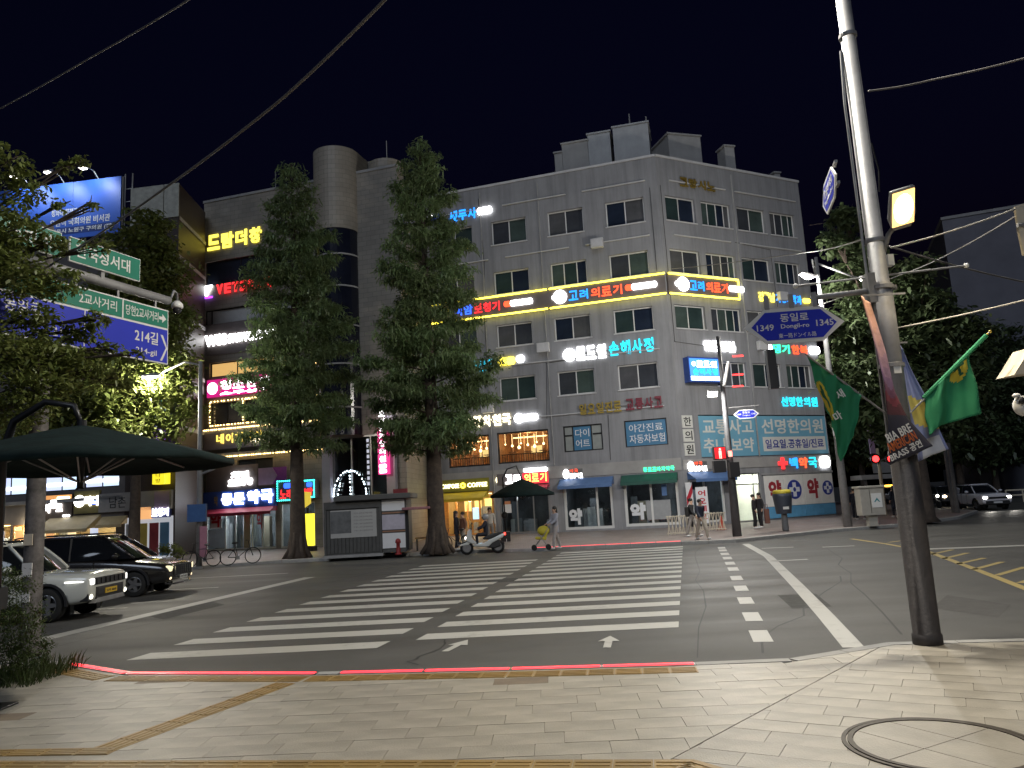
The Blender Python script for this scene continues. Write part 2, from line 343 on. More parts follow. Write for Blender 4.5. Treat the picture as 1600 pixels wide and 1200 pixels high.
def kerbclip(poly, off):
    cx = sum(p[0] for p in poly)/len(poly)
    for a, b in zip(K, K[1:]):
        if a[0] <= cx < b[0]:
            dx, dy = b[0]-a[0], b[1]-a[1]; l = math.hypot(dx, dy); n = (dy/l, -dx/l); return clip(poly, (a[0]+n[0]*off, a[1]+n[1]*off), n)
    return []
tiles = []
def lay(angle, tw, th, keep, x0, x1, y0, y1, org):
    ca, sa = math.cos(angle), math.sin(angle); r_ = 0; y = y0; g_ = .0022
    while y < y1:
        x = x0 + (tw*.5 if r_ % 2 else 0) + (r_*.137 % .2)
        while x < x1:
            q = [(x+g_, y+g_), (x+tw-g_, y+g_), (x+tw-g_, y+th-g_), (x+g_, y+th-g_)]
            q = [(org[0]+ca*a-sa*b, org[1]+sa*a+ca*b) for a, b in q]
            q = clip(q, (fa.x+fn[0]*.006*keep, fa.y+fn[1]*.006*keep), (fn[0]*keep, fn[1]*keep)) if True else q
            if len(q) > 2: q = kerbclip(q, .17)
            if len(q) > 2: tiles.append(q)
            x += tw
        y += th; r_ += 1
lay(R(-2.5), .62, .31, 1, -12, 8, -10, 6, (0, 10)); lay(R(-29), .62, .31, -1, -9, 9, -9, 9, (5, 8))
def seen(q):
    c = Vector((sum(p[0] for p in q)/len(q), sum(p[1] for p in q)/len(q), ZS)) - CAM; z = c.dot(FWD)
    if z < 1: return None
    x, y = 800+F_PX*c.dot(RT)/z, 600-F_PX*c.dot(UP)/z
    return z if -60 < x < 1660 and y < 1240 else None
near = sorted([(seen(q), i) for i, q in enumerate(tiles) if seen(q) is not None])[:300]; pick = {i for _, i in near}
rest = MB(); rr_ = random.Random(3)
for i, q in enumerate(tiles):
    dz = rr_.uniform(-.0016, .0016)
    if i in pick:
        cx, cy_ = sum(p[0] for p in q)/len(q), sum(p[1] for p in q)/len(q)
        MB().prism_xy([(p[0]-cx, p[1]-cy_) for p in q], -.03, 0).build('paver', BROWNP if (rr_.random() < .03 and cx < 2) else PAVE, sw, loc=(cx, cy_, ZS+dz))
    else: rest.prism_xy(q, ZS-.03, ZS+dz)
tag(rest.build('paver_field', PAVE, sw), kind='stuff')
for ki, (a, b) in enumerate(zip(K, K[1:])):             # kerb stones of the near pavement
    a = Vector(a); b = Vector(b); L = (b-a).length; d = (b-a)/L; n = Vector((d.y, -d.x)); k = max(1, round(L/1.0))
    if a.x < -13 or b.x > 13: k = max(1, round(L/6))
    for j in range(k):
        p = a+d*(L*j/k+.004); q = a+d*(L*(j+1)/k-.004)
        MB().prism_xy([p, p+n*.16, q+n*.16, q][::-1], -.2, ZS+.002+.0012*(j % 2)+.003*(ki % 2)).build('kerb_stone', KERB, sw)
# tactile strips: yellow blocks with bars
def tactile(a, b, w, off=0.0, step=.3):
    a = Vector(a[:2]); b = Vector(b[:2]); L = (b-a).length; d = (b-a)/L; n = Vector((d.y, -d.x)); k = max(1, round(L/step)); st = L/k
    rz = math.atan2(d.y, d.x)
    mbk = MB().box(.003, st-.003, -w+.003, -.003, -.02, .004)
    for j in range(4): mbk.box(.02, st-.02, -w*(.16+.23*j)-.02, -w*(.16+.23*j)+.015, .004, .009)
    me = mbk.mesh('tactile_block'); me.materials.append(TACT)
    for j in range(k):
        p = a+d*st*j+n*off; link('tactile_block', me, None, sw, (p.x, p.y, ZS), None, (0, 0, rz))
kp = [Vector(p) for p in K]
for a, b in ((3, 4), (4, 5), (5, 6), (6, 7)): tactile(kp[a], kp[b], .3, .24)
tactile(G(462, 1068, ZS), G(178, 1174, ZS), .3); tactile(G(-20, 1172, ZS), G(190, 1168, ZS), .2); tactile(G(-20, 1189, ZS), G(1085, 1187, ZS), .34); tactile(G(1085, 1187, ZS), G(1140, 1203, ZS), .34)
p = G(1470, 1163, ZS)
mh = thing('manhole_cover', 'large round manhole inlaid with pavers on the near pavement', 'manhole', (p.x, p.y, ZS+.003))
IRON = mat('cast_iron', (.07, .06, .05), .55, .6, .3, 12)
ring = MB()
for k in range(48):
    a, b = 2*math.pi*k/48, 2*math.pi*(k+1)/48
    for r0, r1, z1 in ((.62, .66, .009), (.672, .705, .006)):
        ring.prism_xy([(r0*math.cos(a), r0*math.sin(a)), (r1*math.cos(a), r1*math.sin(a)), (r1*math.cos(b), r1*math.sin(b)), (r0*math.cos(b), r0*math.sin(b))], -.01, z1)
ring.build('rim', IRON, mh)
circ = [(.615*math.cos(2*math.pi*k/40), .615*math.sin(2*math.pi*k/40)) for k in range(40)]
for s1 in (1, -1):
    for off in ((-.62, -.2), (-.2, .2), (.2, .62)):
        q = clip(clip(clip(circ, (off[0]+.004, 0), (1, 0)), (off[1]-.004, 0), (-1, 0)), (0, .004*s1), (0, s1))
        if len(q) > 2: MB().prism_xy([(a*math.cos(.5)-b*math.sin(.5), a*math.sin(.5)+b*math.cos(.5)) for a, b in q], -.01, .003).build('inlay_slab', PAVE, mh)
# ---- red light strips set into the pavement edge at the crossing
REDL = emis((1, .035, .05), 3.2, 'crossing_light_red'); STEEL = mat('stainless', (.45, .45, .44), .3, .9, .1)
def lightbar(a, b, z, label, w=.07, seg=1.0):
    a = Vector(a[:2]); b = Vector(b[:2]); L = (b-a).length; d = (b-a)/L
    e = thing('crossing_light_strip', label, 'light strip', (a.x, a.y, z), math.atan2(d.y, d.x), 'red light strips at the crossing')
    bx('housing', STEEL, e, 0, L, -w, w, -.03, .006); n = max(1, round(L/seg))
    for k in range(n): bx('light_segment', REDL, e, L*k/n+.02, L*(k+1)/n-.02, -w*.6, w*.6, .0, .012)
def off(p, q, o):
    d = (Vector(q)-Vector(p)).normalized(); n = Vector((d.y, -d.x)); return Vector(p)+n*o, Vector(q)+n*o
a, b = off(K[3], K[4], .1); lightbar(a, b, ZS+.004, 'short angled red light strip at the kerb near the hedge')
a, b = off(K[4], K[5], .1); lightbar(a, b, ZS+.004, 'red light strip at the near kerb, left of the gap')
a, b = off(G(536, 1049, ZS).to_2d(), G(800, 1043, ZS).to_2d(), .1); lightbar(a, b, ZS+.004, 'red light strip at the near kerb, right after the gap')
a, b = off(K[6], K[7], .1); lightbar(a, b, ZS+.004, 'red light strip at the near kerb ending by the pale pavers')

# ---- far pavement
ZF = .14
FK = [(-60, 29.8)] + [tuple(G(x, y))[:2] for x, y in ((275, 892), (440, 880), (520, 876), (640, 869), (715, 864.5), (830, 862), (1065, 851.5), (1150, 848), (1300, 832), (1420, 822), (1500, 811), (1528, 801))] + [(30, 60), (40, 100), (80, 260)]
FPAVE = mat('far_paving', (.27, .235, .22), .55, 0, .2, .8, .2, 8)
t = FPAVE.node_tree; b = t.nodes['Principled BSDF']; src = b.inputs['Base Color'].links[0].from_socket
br = t.nodes.new('ShaderNodeTexBrick'); br.inputs['Scale'].default_value = 2.2; br.inputs['Mortar Size'].default_value = .012
br.inputs['Color1'].default_value = (1, .95, .93, 1); br.inputs['Color2'].default_value = (.8, .74, .74, 1); br.inputs['Mortar'].default_value = (.4, .4, .4, 1)
t.links.new([n for n in t.nodes if n.type == 'TEX_COORD'][0].outputs['Object'], br.inputs['Vector'])
mm = t.nodes.new('ShaderNodeVectorMath'); mm.operation = 'MULTIPLY'; t.links.new(src, mm.inputs[0]); t.links.new(br.outputs['Color'], mm.inputs[1]); t.links.new(mm.outputs[0], b.inputs['Base Color'])
fsw = MB().prism_xy([(p[0], p[1]+.03) for p in FK] + [(-60, 260)], -.2, ZF).build('far_pavement', FPAVE); tag(fsw, kind='structure')
for a, b in zip(FK, FK[1:]):
    a = Vector(a); b = Vector(b); L = (b-a).length; d = (b-a)/L; n = Vector((-d.y, d.x)); k = max(1, round(L/1.0)) if (a.x > -26 and a.y < 70) else max(1, round(L/8))
    drop = .0 if not (1 < (a.x+b.x)/2 < 8) else -.09
    for j in range(k):
        p = a+d*(L*j/k+.006); q = a+d*(L*(j+1)/k-.006)
        MB().prism_xy([p, q, q+n*.2, p+n*.2], -.2, ZF+.004).build('kerb_stone', KERB, fsw, bevel=.02 if a.y < 45 and a.x > -20 else 0)
a, b = off(FK[7], FK[6], .14); ml = (a+b)/2
lightbar(b, a, ZF+.006, 'long red light strip along the far kerb of the crossing', .08)
tb = mat('tactile_far', (.34, .24, .07), .7, 0, .2, 4)
# ================================================================== BUILDINGS
FL = Face(9.95, 46.5, -.31); FR = Face(9.95, 46.5, .5); FD = Face(-20, 49, -.3); FB = Face(-19.9, 44, -.15)
WALL = streaks(mat('painted_render', (.255, .258, .272), .8, 0, .12, .5, .15, 14), .82, 1.08)
TRIM = mat('pale_trim', (.55, .55, .56), .6, 0, .1, 2); FRAME = mat('white_window_frame', (.72, .72, .72), .4, 0, .05)
DFRAME = mat('black_window_frame', (.02, .02, .022), .4, .2, .05); CONC = mat('grey_concrete', (.3, .3, .3), .8, 0, .2, 1.5, .2)
def pane_mat(i):
    c = [(.03, .05, .05), (.05, .055, .065), (.018, .026, .045), (.06, .085, .078), (.09, .092, .098)][i % 5]
    return mat('dark_pane_%d' % (i % 5), c, .08, 0, .3, .7, 0, 1, 0, .6)
def fo(face, bld, mb, name, m, u=0.0, d=0.0, z=0.0, bevel=0.0, smooth=False, parent=None):
    o = mb.build(name, m, parent or bld, smooth=smooth, bevel=bevel)
    p = face.P(u, d, z) - bld.location
    if parent is None: o.location = p; o.rotation_euler = (0, 0, face.rot - bld.rotation_euler[2])
    else: o.location = (u, d, z)
    return o
def wall_mb(u0, u1, z0, z1, holes, depth=.22):
    us = sorted({u0, u1, *[h[0] for h in holes], *[h[1] for h in holes]}); zs = sorted({z0, z1, *[h[2] for h in holes], *[h[3] for h in holes]})
    us = [u for u in us if u0 <= u <= u1]; zs = [z for z in zs if z0 <= z <= z1]; mb = MB()
    for a, b in zip(us, us[1:]):
        for c, d in zip(zs, zs[1:]):
            mu, mz = (a+b)/2, (c+d)/2
            if any(h[0] < mu < h[1] and h[2] < mz < h[3] for h in holes): continue
            mb.quad((a, 0, c), (b, 0, c), (b, 0, d), (a, 0, d))
    for (a, b, c, d) in holes:
        a, b, c, d = max(a, u0), min(b, u1), max(c, z0), min(d, z1)
        mb.quad((a, 0, c), (a, 0, d), (a, depth, d), (a, depth, c)).quad((b, 0, d), (b, 0, c), (b, depth, c), (b, depth, d))
        mb.quad((a, 0, d), (b, 0, d), (b, depth, d), (a, depth, d)).quad((b, 0, c), (a, 0, c), (a, depth, c), (b, depth, c))
    return mb
_wn = [0]
def window(face, bld, u0, u1, z0, z1, splits=(.5,), fm=None, sill=True, pm=None, depth=.19, ft=.07):
    fm = fm or FRAME; w, h = u1-u0, z1-z0; _wn[0] += 1; k = _wn[0]
    f = MB().box(0, w, 0, .07, 0, ft).box(0, w, 0, .07, h-ft, h).box(0, ft, .001, .069, ft, h-ft).box(w-ft, w, .001, .069, ft, h-ft)
    cuts = [ft] + [w*s for s in splits] + [w-ft]
    for c in cuts[1:-1]: f.box(c-ft*.45, c+ft*.45, .002, .068, ft, h-ft)
    fr = fo(face, bld, f, 'window', fm, u0, depth, z0)
    for i, (a, b) in enumerate(zip(cuts, cuts[1:])):
        bx('pane', pm[i % len(pm)] if isinstance(pm, (list, tuple)) else (pm or pane_mat(k*3+i*2)), fr, a+.012, b-.012, .03 + .012*(i % 2), .036 + .012*(i % 2), ft, h-ft)
    if sill: bx('sill', TRIM, fr, -.06, w+.06, -depth-.07, .0, -.07, -.004)
    return fr
def roombox(face, bld, u0, u1, z0, z1, depth, m, name='interior', d0=.25):
    mb = MB(); w, h = u1-u0, z1-z0
    mb.quad((0, depth, 0), (w, depth, 0), (w, depth, h), (0, depth, h)).quad((0, 0, 0), (w, 0, 0), (w, depth, 0), (0, depth, 0))
    mb.quad((0, 0, h), (0, depth, h), (w, depth, h), (w, 0, h)).quad((0, 0, 0), (0, depth, 0), (0, depth, h), (0, 0, h)).quad((w, 0, 0), (w, 0, h), (w, depth, h), (w, depth, 0))
    return fo(face, bld, mb, name, m, u0, d0, z0)

# ---------------------------------------------------------------- main corner building
main = thing('office_building', 'pale grey six storey corner building covered in lit signs behind the crossing', 'building', FL.o)
LC = [(-15.3, -12.7), (-11.3, -8.85), (-7.35, -4.95), (-3.45, -.97)]; RC = [(.5, 2.9), (3.4, 5.9), (6.45, 8.95), (9.4, 11.75)]
RZ = [(19.35, 21.0), (15.9, 17.45), (12.3, 13.8), (8.7, 10.25)]
hl, hr = [], []
for z0, z1 in RZ: hl += [(a, b, z0, z1) for a, b in LC]; hr += [(a, b, z0, z1) for a, b in RC]
LIT = [(-15.1, -12.2, 4.6, 6.62), (-11.65, -8.18, 4.63, 6.66)]
POST = [(-7.2, -4.7, 5.08, 6.72), (-3.3, -.7, 5.1, 6.74)]
SHOP = [(-15.95, -12.1, ZF+.05, 2.95), (-11.7, -8.4, ZF+.05, 3.0), (-7.45, -4.35, .25, 2.95), (-3.65, -.35, .3, 2.95)]
hr = [h for h in hr if not (h[2] == 8.7 and h[0] < 3)]
RS = [(.4, 3.1, .3, 2.9), (3.75, 6.05, ZF+.03, 3.15), (1.55, 12.6, 4.2, 6.85)]
fo(FL, main, wall_mb(-16.3, 0, ZF-.1, 23.55, hl+LIT+POST+SHOP), 'wall', WALL); fo(FR, main, wall_mb(0, 12.5, ZF-.1, 23.55, hr+RS), 'wall', WALL)
# back, side walls and roof
P0, P1 = FL.P(-16.3, 0, 0)-FL.o, FR.P(12.5, 0, 0)-FL.o; P2, P3 = P1+Vector((-5.5, 9, 0)), P0+Vector((3.2, 9, 0)); o0 = Vector((0, 0, 0))
sh = MB()
for a, b in ((P1, P2), (P2, P3), (P3, P0)): sh.quad((a.x, a.y, 0), (b.x, b.y, 0), (b.x, b.y, 23.55), (a.x, a.y, 23.55))
sh.build('side_wall', WALL, main)
MB().add([(p.x, p.y, 22.9) for p in (o0, P1, P2, P3, P0)], [(0, 1, 2, 3, 4)]).build('roof', CONC, main)
for fc, a, b in ((FL, -16.36, .0), (FR, .0, 12.56)): fo(fc, main, MB().box(a, b, -.07, .3, 23.54, 23.68), 'coping', TRIM)
fo(FL, main, MB().box(-16.3, -.05, -.05, -.003, 3.5, 4.25), 'fascia_band', mat('fascia_grey', (.34, .33, .32), .7, 0, .15, .8)); fo(FR, main, MB().box(.05, 12.5, -.05, -.003, 3.5, 4.12), 'fascia_band', MATS['fascia_grey'])
for fc, cols in ((FL, [(-14.9, -11.6), (-10.4, -6.0), (-4.9, -.75)]), (FR, [(.9, 5.6), (6.4, 12.0)])):        # thin hoods and sign rails above the window rows
    for zz in (22.0, 18.35, 11.0, 7.45):
        if zz < 17 and fc is FR: continue
        for a, b in cols: fo(fc, main, MB().box(a, b, -.1, -.004, zz, zz+.06), 'ledge', TRIM)
for r_, (z0, z1) in enumerate(RZ):
    for c, (a, b) in enumerate(LC): window(FL, main, a, b, z0, z1, (.5,) if (r_+c) % 3 else ((.36, .72) if r_ == 1 else (.5,)))
    for c, (a, b) in enumerate(RC):
        if r_ == 3 and c == 0: continue
        window(FR, main, a, b, z0, z1, (.48,) if c % 2 == 0 else (.26, .55, .8), ft=.055)
for k, (x, y, zz) in enumerate(((-13.3, 22.55, .0),)): pass
fo(FL, main, MB().tube([(-12.0, -.05, .2), (-12.0, -.05, 23.2)], .05, 6), 'drain_pipe', CONC); fo(FL, main, MB().tube([(-7.9, -.05, 4.3), (-7.9, -.05, 23.2)], .045, 6), 'drain_pipe', CONC)
fo(FR, main, MB().tube([(6.2, -.05, 4.2), (6.2, -.05, 23.2)], .05, 6), 'drain_pipe', CONC)
fo(FR, main, MB().box(0, .75, -.38, -.05, 0, .6), 'air_conditioner', TRIM, 6.9, 0, 11.1, .02); fo(FR, main, MB().box(0, .75, -.38, -.05, 0, .6), 'air_conditioner', TRIM, 9.2, 0, 14.6, .02)
CBL = mat('facade_cable', (.03, .03, .03), .6)
for fc, pts_ in ((FL, [(-12.1, 22.8), (-11.9, 18.2), (-12.1, 14.9), (-12.0, 7.6)]), (FL, [(-8.2, 7.3), (-8.0, 10.9), (-4.6, 11.05)]), (FR, [(.2, 21.6), (.25, 11.4), (3.2, 11.2)]), (FR, [(6.0, 18.4), (9.1, 18.2), (9.2, 14.2)]), (FL, [(-4.3, 4.4), (-4.25, 7.2)]), (FL, [(-.5, 21.5), (-.5, 16)])): fo(fc, main, MB().tube([(u, -.03, z) for u, z in pts_], .018, 5), 'cable', CBL)
for u, z in ((-8.5, 11.6), (-4.5, 18.0), (-12.5, 8.0)): fo(FL, main, MB().box(0, .8, -.4, -.05, 0, .6).box(.08, .5, -.42, -.401, .06, .54), 'air_conditioner', TRIM, u, 0, z, .02)
# roof structures
ROOFW = mat('roof_hut_render', (.36, .36, .36), .8, 0, .15, 1); RIB = mat('ribbed_tank_sheet', (.33, .34, .35), .5, .1, .15, 1)
def roofbox(x0, x1, yt, yb, Y, dep, m, ribs=False, nm='roof_hut'):
    a = at(x0, yb, Y); b = at(x1, yb, Y); top = at(x0, yt, Y).z; w = b.x-a.x; z0 = 22.9
    mb = MB().box(0, w, 0, dep, 0, top-z0)
    if ribs:
        n = int(w/.22)
        for k in range(n): mb.box(w*(k+.2)/n, w*(k+.55)/n, -.03, -.001, .1, top-z0-.05)
    mb.box(-.08, w+.08, -.08, dep+.08, top-z0, top-z0+.1); o = mb.build(nm, m, main); o.location = Vector((a.x, Y, z0))-FL.o; o.rotation_euler = (0, 0, FL.rot*.8 if x1 < 1040 else FR.rot*.6)
    return o
roofbox(868, 880, 240, 268, 50.2, 1.5, ROOFW); roofbox(880, 921, 226, 262, 50.0, 2.5, ROOFW); roofbox(921, 956, 211, 256, 49.6, 2.0, RIB, True, 'water_tank'); roofbox(961, 1016, 200, 252, 48.9, 2.8, RIB, True, 'water_tank')
roofbox(1048, 1105, 209, 262, 50.2, 3.0, ROOFW); roofbox(1136, 1153, 228, 270, 51.5, 1.0, ROOFW); roofbox(1212, 1222, 270, 290, 54, .6, ROOFW)
for x, yt, yb, Y in ((985, 178, 205, 49.5), (1012, 182, 215, 49.5)):
    a, b = at(x, yb, Y), at(x, yt, Y); MB().tube([a-FL.o, Vector((a.x, a.y, b.z))-FL.o], .05, 6).build('antenna', CONC, main)

# lit first floor restaurant rooms
WARMW = mat('warm_wood_wall', (.38, .2, .09), .6, 0, .3, 4); BULB = emis((1, .62, .28), 9, 'warm_bulb'); GLS = glass('clear_glass')
WARMP = emis((1, .55, .2), 1.1, 'warm_panel')
for k, (a, b, c, d) in enumerate(LIT):
    rm = roombox(FL, main, a, b, c, d, 2.6, WARMW, 'dining_room'); w, h = b-a, d-c
    f = MB().box(0, w, 0, .1, 0, .1).box(0, w, 0, .1, h-.1, h).box(0, .08, .001, .099, .1, h-.1).box(w-.08, w, .001, .099, .1, h-.1)
    fr = fo(FL, main, f, 'window', DFRAME, a, .12, c); bx('pane', GLS, fr, .08, w-.08, .04, .046, .1, h-.1)
    rl = MB(); n = int(w/.16)
    for j in range(n): rl.box(.15+j*.16, .18+j*.16, 0, .03, 0, .55)
    rl.box(.1, w-.1, -.01, .04, .55, .6); r2 = fo(FL, main, rl, 'railing', DFRAME, a, .5, c+.02); 
    for j in range(9):
        x_ = .3 + (w-.6)*j/8; pl = MB().ball((0, 0, 0), .05+.025*(j % 3), nu=8, nv=6).tube([(0, 0, .05), (0, 0, h-1.35+.1*(j % 3))], .006, 4); 
        pb = fo(FL, main, pl, 'pendant_lamp', BULB, a+x_, .8+.35*(j % 3), c+1.3-.1*(j % 3))
    for j in range(4): fo(FL, main, MB().box(0, .06, 0, .06, 0, h-.2), 'room_post', mat('pale_timber', (.5, .33, .2), .6), a+w*(.15+.23*j), 1.6, c+.1)
    fo(FL, main, MB().box(0, w*.8, 0, .05, 0, .08), 'light_cove', emis((1, .6, .25), 4), a+w*.1, 2.4, c+h-.25)
    fo(FL, main, MB().box(0, w*.22, 0, .03, 0, .45), 'wall_picture', emis((1, .72, .3), .9), a+w*.45, 2.5, c+.75)
    for j in range(3): fo(FL, main, MB().box(0, .5, 0, .5, .72, .76).box(.23, .27, .23, .27, 0, .72), 'dining_table', WARMW, a+w*(.12+.3*j), 1.0, c+.03)
    lamp('dining_light', fr, (w/2, 1.2, h-.3), 60, (1, .6, .3), .2)
# poster windows
BLUEP = mat('blue_poster', (.06, .2, .36), .5, 0, .06); WHT = mat('white_print', (.75, .76, .78), .5, 0, .03); GREYP = mat('frosted_pane', (.3, .32, .31), .3, 0, .1)
a, b, c, d = POST[0]; fr = window(FL, main, a, b, c, d, (.24, .72), DFRAME, False, [GREYP, BLUEP, GREYP], .08, .08); w, h = b-a, d-c
lettering(fr, '다이', w*.3, w*.66, h*.55, h*.85, WHT, .02, .008, .005); lettering(fr, '어트', w*.3, w*.66, h*.15, h*.45, WHT, .02, .008, .005)
bx('transom_bar', DFRAME, fr, .08, w*.22, -.002, .03, h*.6, h*.66); bx('transom_bar', DFRAME, fr, w*.75, w-.08, -.002, .03, h*.6, h*.66)
a, b, c, d = POST[1]; fr = window(FL, main, a, b, c, d, (), DFRAME, False, [BLUEP], .08, .06); w, h = b-a, d-c
lettering(fr, '야간진료', w*.1, w*.9, h*.55, h*.85, WHT, .02, .008, .005); lettering(fr, '자동차보험', w*.1, w*.93, h*.13, h*.46, WHT, .02, .008, .005)

# ---------------------------------------------------------------- ground floor shops of the main building
WHITEF = mat('white_shopfront', (.68, .68, .66), .4, 0, .05); DARKIN = mat('dim_shop_interior', (.06, .065, .075), .7, 0, .4, 2)
def shopfront(face, bld, hole, fm, splits, inm, depth=3.0, ft=.1, stuff=True, seed=0, gm=None):
    a, b, c, d = hole; w, h = b-a, d-c; rd = random.Random(seed)
    roombox(face, bld, a, b, c, d, depth, inm, 'shop_interior')
    f = MB().box(0, w, 0, .12, 0, ft).box(0, w, 0, .12, h-ft, h).box(0, ft, .001, .119, ft, h-ft).box(w-ft, w, .001, .119, ft, h-ft); cuts = [ft] + [w*s for s in splits] + [w-ft]
    for q in cuts[1:-1]: f.box(q-ft*.4, q+ft*.4, .002, .118, ft, h-ft)
    fr = fo(face, bld, f, 'shopfront', fm, a, .08, c)
    for p, q in zip(cuts, cuts[1:]): bx('pane', gm or GLS, fr, p+.02, q-.02, .05, .056, ft, h-ft)
    if stuff: lamp('interior_fill', fr, (w/2, .9, h-.5), 26, (.9, .94, 1), .2)  # added fill lamp without a fixture, lifts the dark shop interior
    if stuff:
        for j in range(int(w*2.2)):
            x = rd.uniform(.1, w-.5); y = rd.uniform(.5, depth-.5); hh = rd.uniform(.5, 2.0); ww = rd.uniform(.25, .6)
            cm = mat('shop_stock_%d' % rd.randrange(6), [(.3, .3, .32), (.2, .22, .3), (.35, .3, .22), (.12, .13, .15), (.4, .4, .42), (.3, .12, .1)][rd.randrange(6)], .6)
            mb = MB()
            for s in range(3): mb.box(0, ww, 0, .3, hh*s/3+.01, hh*(s+1)/3-.03); mb.box(.02, ww-.02, .02, .28, hh*(s+1)/3-.03, hh*(s+1)/3+.01)
            fo(face, bld, mb, 'display_shelf', cm, a+x, .3+y, c+.01)
    return fr
COF = mat('coffee_interior', (.5, .34, .16), .6, 0, .2, 2); WOODP = mat('orange_timber', (.5, .25, .08), .5, 0, .25, 6)
sf = shopfront(FL, main, SHOP[0], WOODP, (.16, .32, .52, .74), COF, 3.5, .12, True, 4); w = SHOP[0][1]-SHOP[0][0]
for j in range(3): fo(FL, main, MB().box(0, .9, 0, 2.4, 0, .05), 'ceiling_light', emis((1, .7, .32), 4), SHOP[0][0]+.4+1.2*j, .7, 2.8)
for j in range(4): fo(FL, main, MB().box(0, .5, 0, .03, 0, .8), 'menu_board', emis((1, .62+.06*j, .22), 1.6), SHOP[0][0]+.6+.75*j, 3.2, 1.7)
bx('order_screen', emis((.5, .7, 1), 1.6), sf, 2.25, 2.65, .3, .36, 1.0, 1.75); bx('counter', WOODP, sf, .8, 3.4, 1.8, 2.4, 0, 1.05)
bx('header_light', emis((1, .85, .6), 3), sf, .55, 2.5, -.03, -.005, 2.2, 2.35); bx('timber_panel', WOODP, sf, .14, .58, .01, .045, .12, 2.55)
lamp('shop_light', sf, (1.9, -.5, 2.35), 110, (1, .72, .38), .25)
sf = shopfront(FL, main, SHOP[1], mat('grey_alu', (.35, .35, .35), .35, .6, .05), (.35, .68), DARKIN, 3, .08, True, 8); bx('notice', WHT, sf, .2, .75, .03, .045, 1.3, 1.85); bx('orange_poster', mat('orange_print', (.6, .25, .12), .6), sf, .25, .7, .02, .029, 1.85, 2.05)
for k, (hole, sp, sd_) in enumerate(((SHOP[2], (.68,), 11), (SHOP[3], (.5,), 14))):
    sf = shopfront(FL, main, hole, WHITEF, sp, DARKIN, 3.2, .16, True, sd_); w = hole[1]-hole[0]
    if k == 0: lettering(sf, '약', .25, 1.1, .3, 1.3, WHT, .035, .012, .06)
    else: lettering(sf, '약', .3, 1.25, .38, 1.4, WHT, .035, .012, .06); bx('frosted_film', mat('frosted_film', (.33, .34, .35), .5, 0, .1), sf, 1.3, 2.75, .032, .045, .35, 1.5); bx('blue_poster', mat('blue_print', (.12, .25, .55), .5), sf, 2.3, 2.6, .032, .045, 1.75, 2.4)
shopfront(FR, main, RS[0], WHITEF, (.45,), DARKIN, 3, .12, True, 21)
LOB = mat('white_lobby', (.75, .75, .7), .5, 0, .04); sf = shopfront(FR, main, RS[1], mat('grey_alu', (.35, .35, .35), .35, .6, .05), (.78,), LOB, 2.5, .07, False)
fo(FR, main, MB().box(0, 1.6, 0, 1.2, 0, .04), 'lobby_light', emis((1, .96, .82), 6.5), RS[1][0]+.3, .6, 3.0); bx('transom', MATS['grey_alu'], sf, 0, 2.3, .01, .1, 2.25, 2.33)
bx('lobby_door', emis((1, .95, .75), .35), sf, .35, 1.6, 1.9, 1.95, .02, 2.1); lamp('lobby_lamp', sf, (1.15, 1.1, 2.6), 130, (1, .95, .8), .25)
# ground floor pharmacy wall: white panels with red and blue print over blue skirting
PANEL = mat('white_panel', (.8, .78, .74), .6, 0, .08, 2); SKB = mat('sky_blue_panel', (.12, .36, .6), .6, 0, .15, 2); DRED = mat('dark_red_print', (.35, .03, .04), .5, 0, .05); NAVY = mat('navy_print', (.03, .05, .3), .5, 0, .05)
def disc(e, x, z, r, m, name='logo', y0=-.13, y1=-.05, n=20): return MB().prism_xz([(x+r*math.cos(2*math.pi*k/n), z+r*math.sin(2*math.pi*k/n)) for k in range(n)], y0, y1).build(name, m, e)
def ringmb(r0, r1, y0, y1, n=28):
    mb = MB()
    for k in range(n):
        a, b = 2*math.pi*k/n, 2*math.pi*(k+1)/n
        mb.prism_xz([(r0*math.cos(a), r0*math.sin(a)), (r1*math.cos(a), r1*math.sin(a)), (r1*math.cos(b), r1*math.sin(b)), (r0*math.cos(b), r0*math.sin(b))], y0, y1)
    return mb
edges = [6.35, 8.05, 9.75, 11.35, 12.45]
for k, (a, b) in enumerate(zip(edges, edges[1:])):
    pn = fo(FR, main, MB().box(0, b-a-.05, -.06, -.004, 0, 1.95), 'wall_panel', PANEL, a, 0, .98, .01); fo(FR, main, MB().box(0, b-a-.05, -.07, -.004, 0, .72), 'skirting_panel', SKB, a, 0, .24, .01)
    w = b-a-.05
    if k in (0, 2): lettering(pn, '약', w*.18, w*.84, .35, 1.65, DRED, -.065, .012, .05)
    else:
        r_ = min(.62, w*.45); rg = ringmb(r_*.8, r_, -.075, -.061).build('emblem_ring', NAVY, pn); rg.location = (w/2, 0, 1.0)
        disc(pn, w/2, 1.0, r_*.82, NAVY, 'emblem_field', -.068, -.0605)
        MB().box(-r_*.72, r_*.72, -.074, -.0685, -r_*.24, r_*.24).box(-r_*.24, r_*.24, -.0735, -.0686, -r_*.74, r_*.74).build('emblem_cross', WHT, pn, loc=(w/2, 0, 1.0))
        MB().ball((0, 0, 0), r_*.2, .01, r_*.24, 10, 6).build('emblem_drop', NAVY, pn, loc=(w/2, -.078, 1.0))
fo(FR, main, MB().box(6.2, 12.5, -.09, -.004, 2.98, 3.1), 'canopy', CONC)
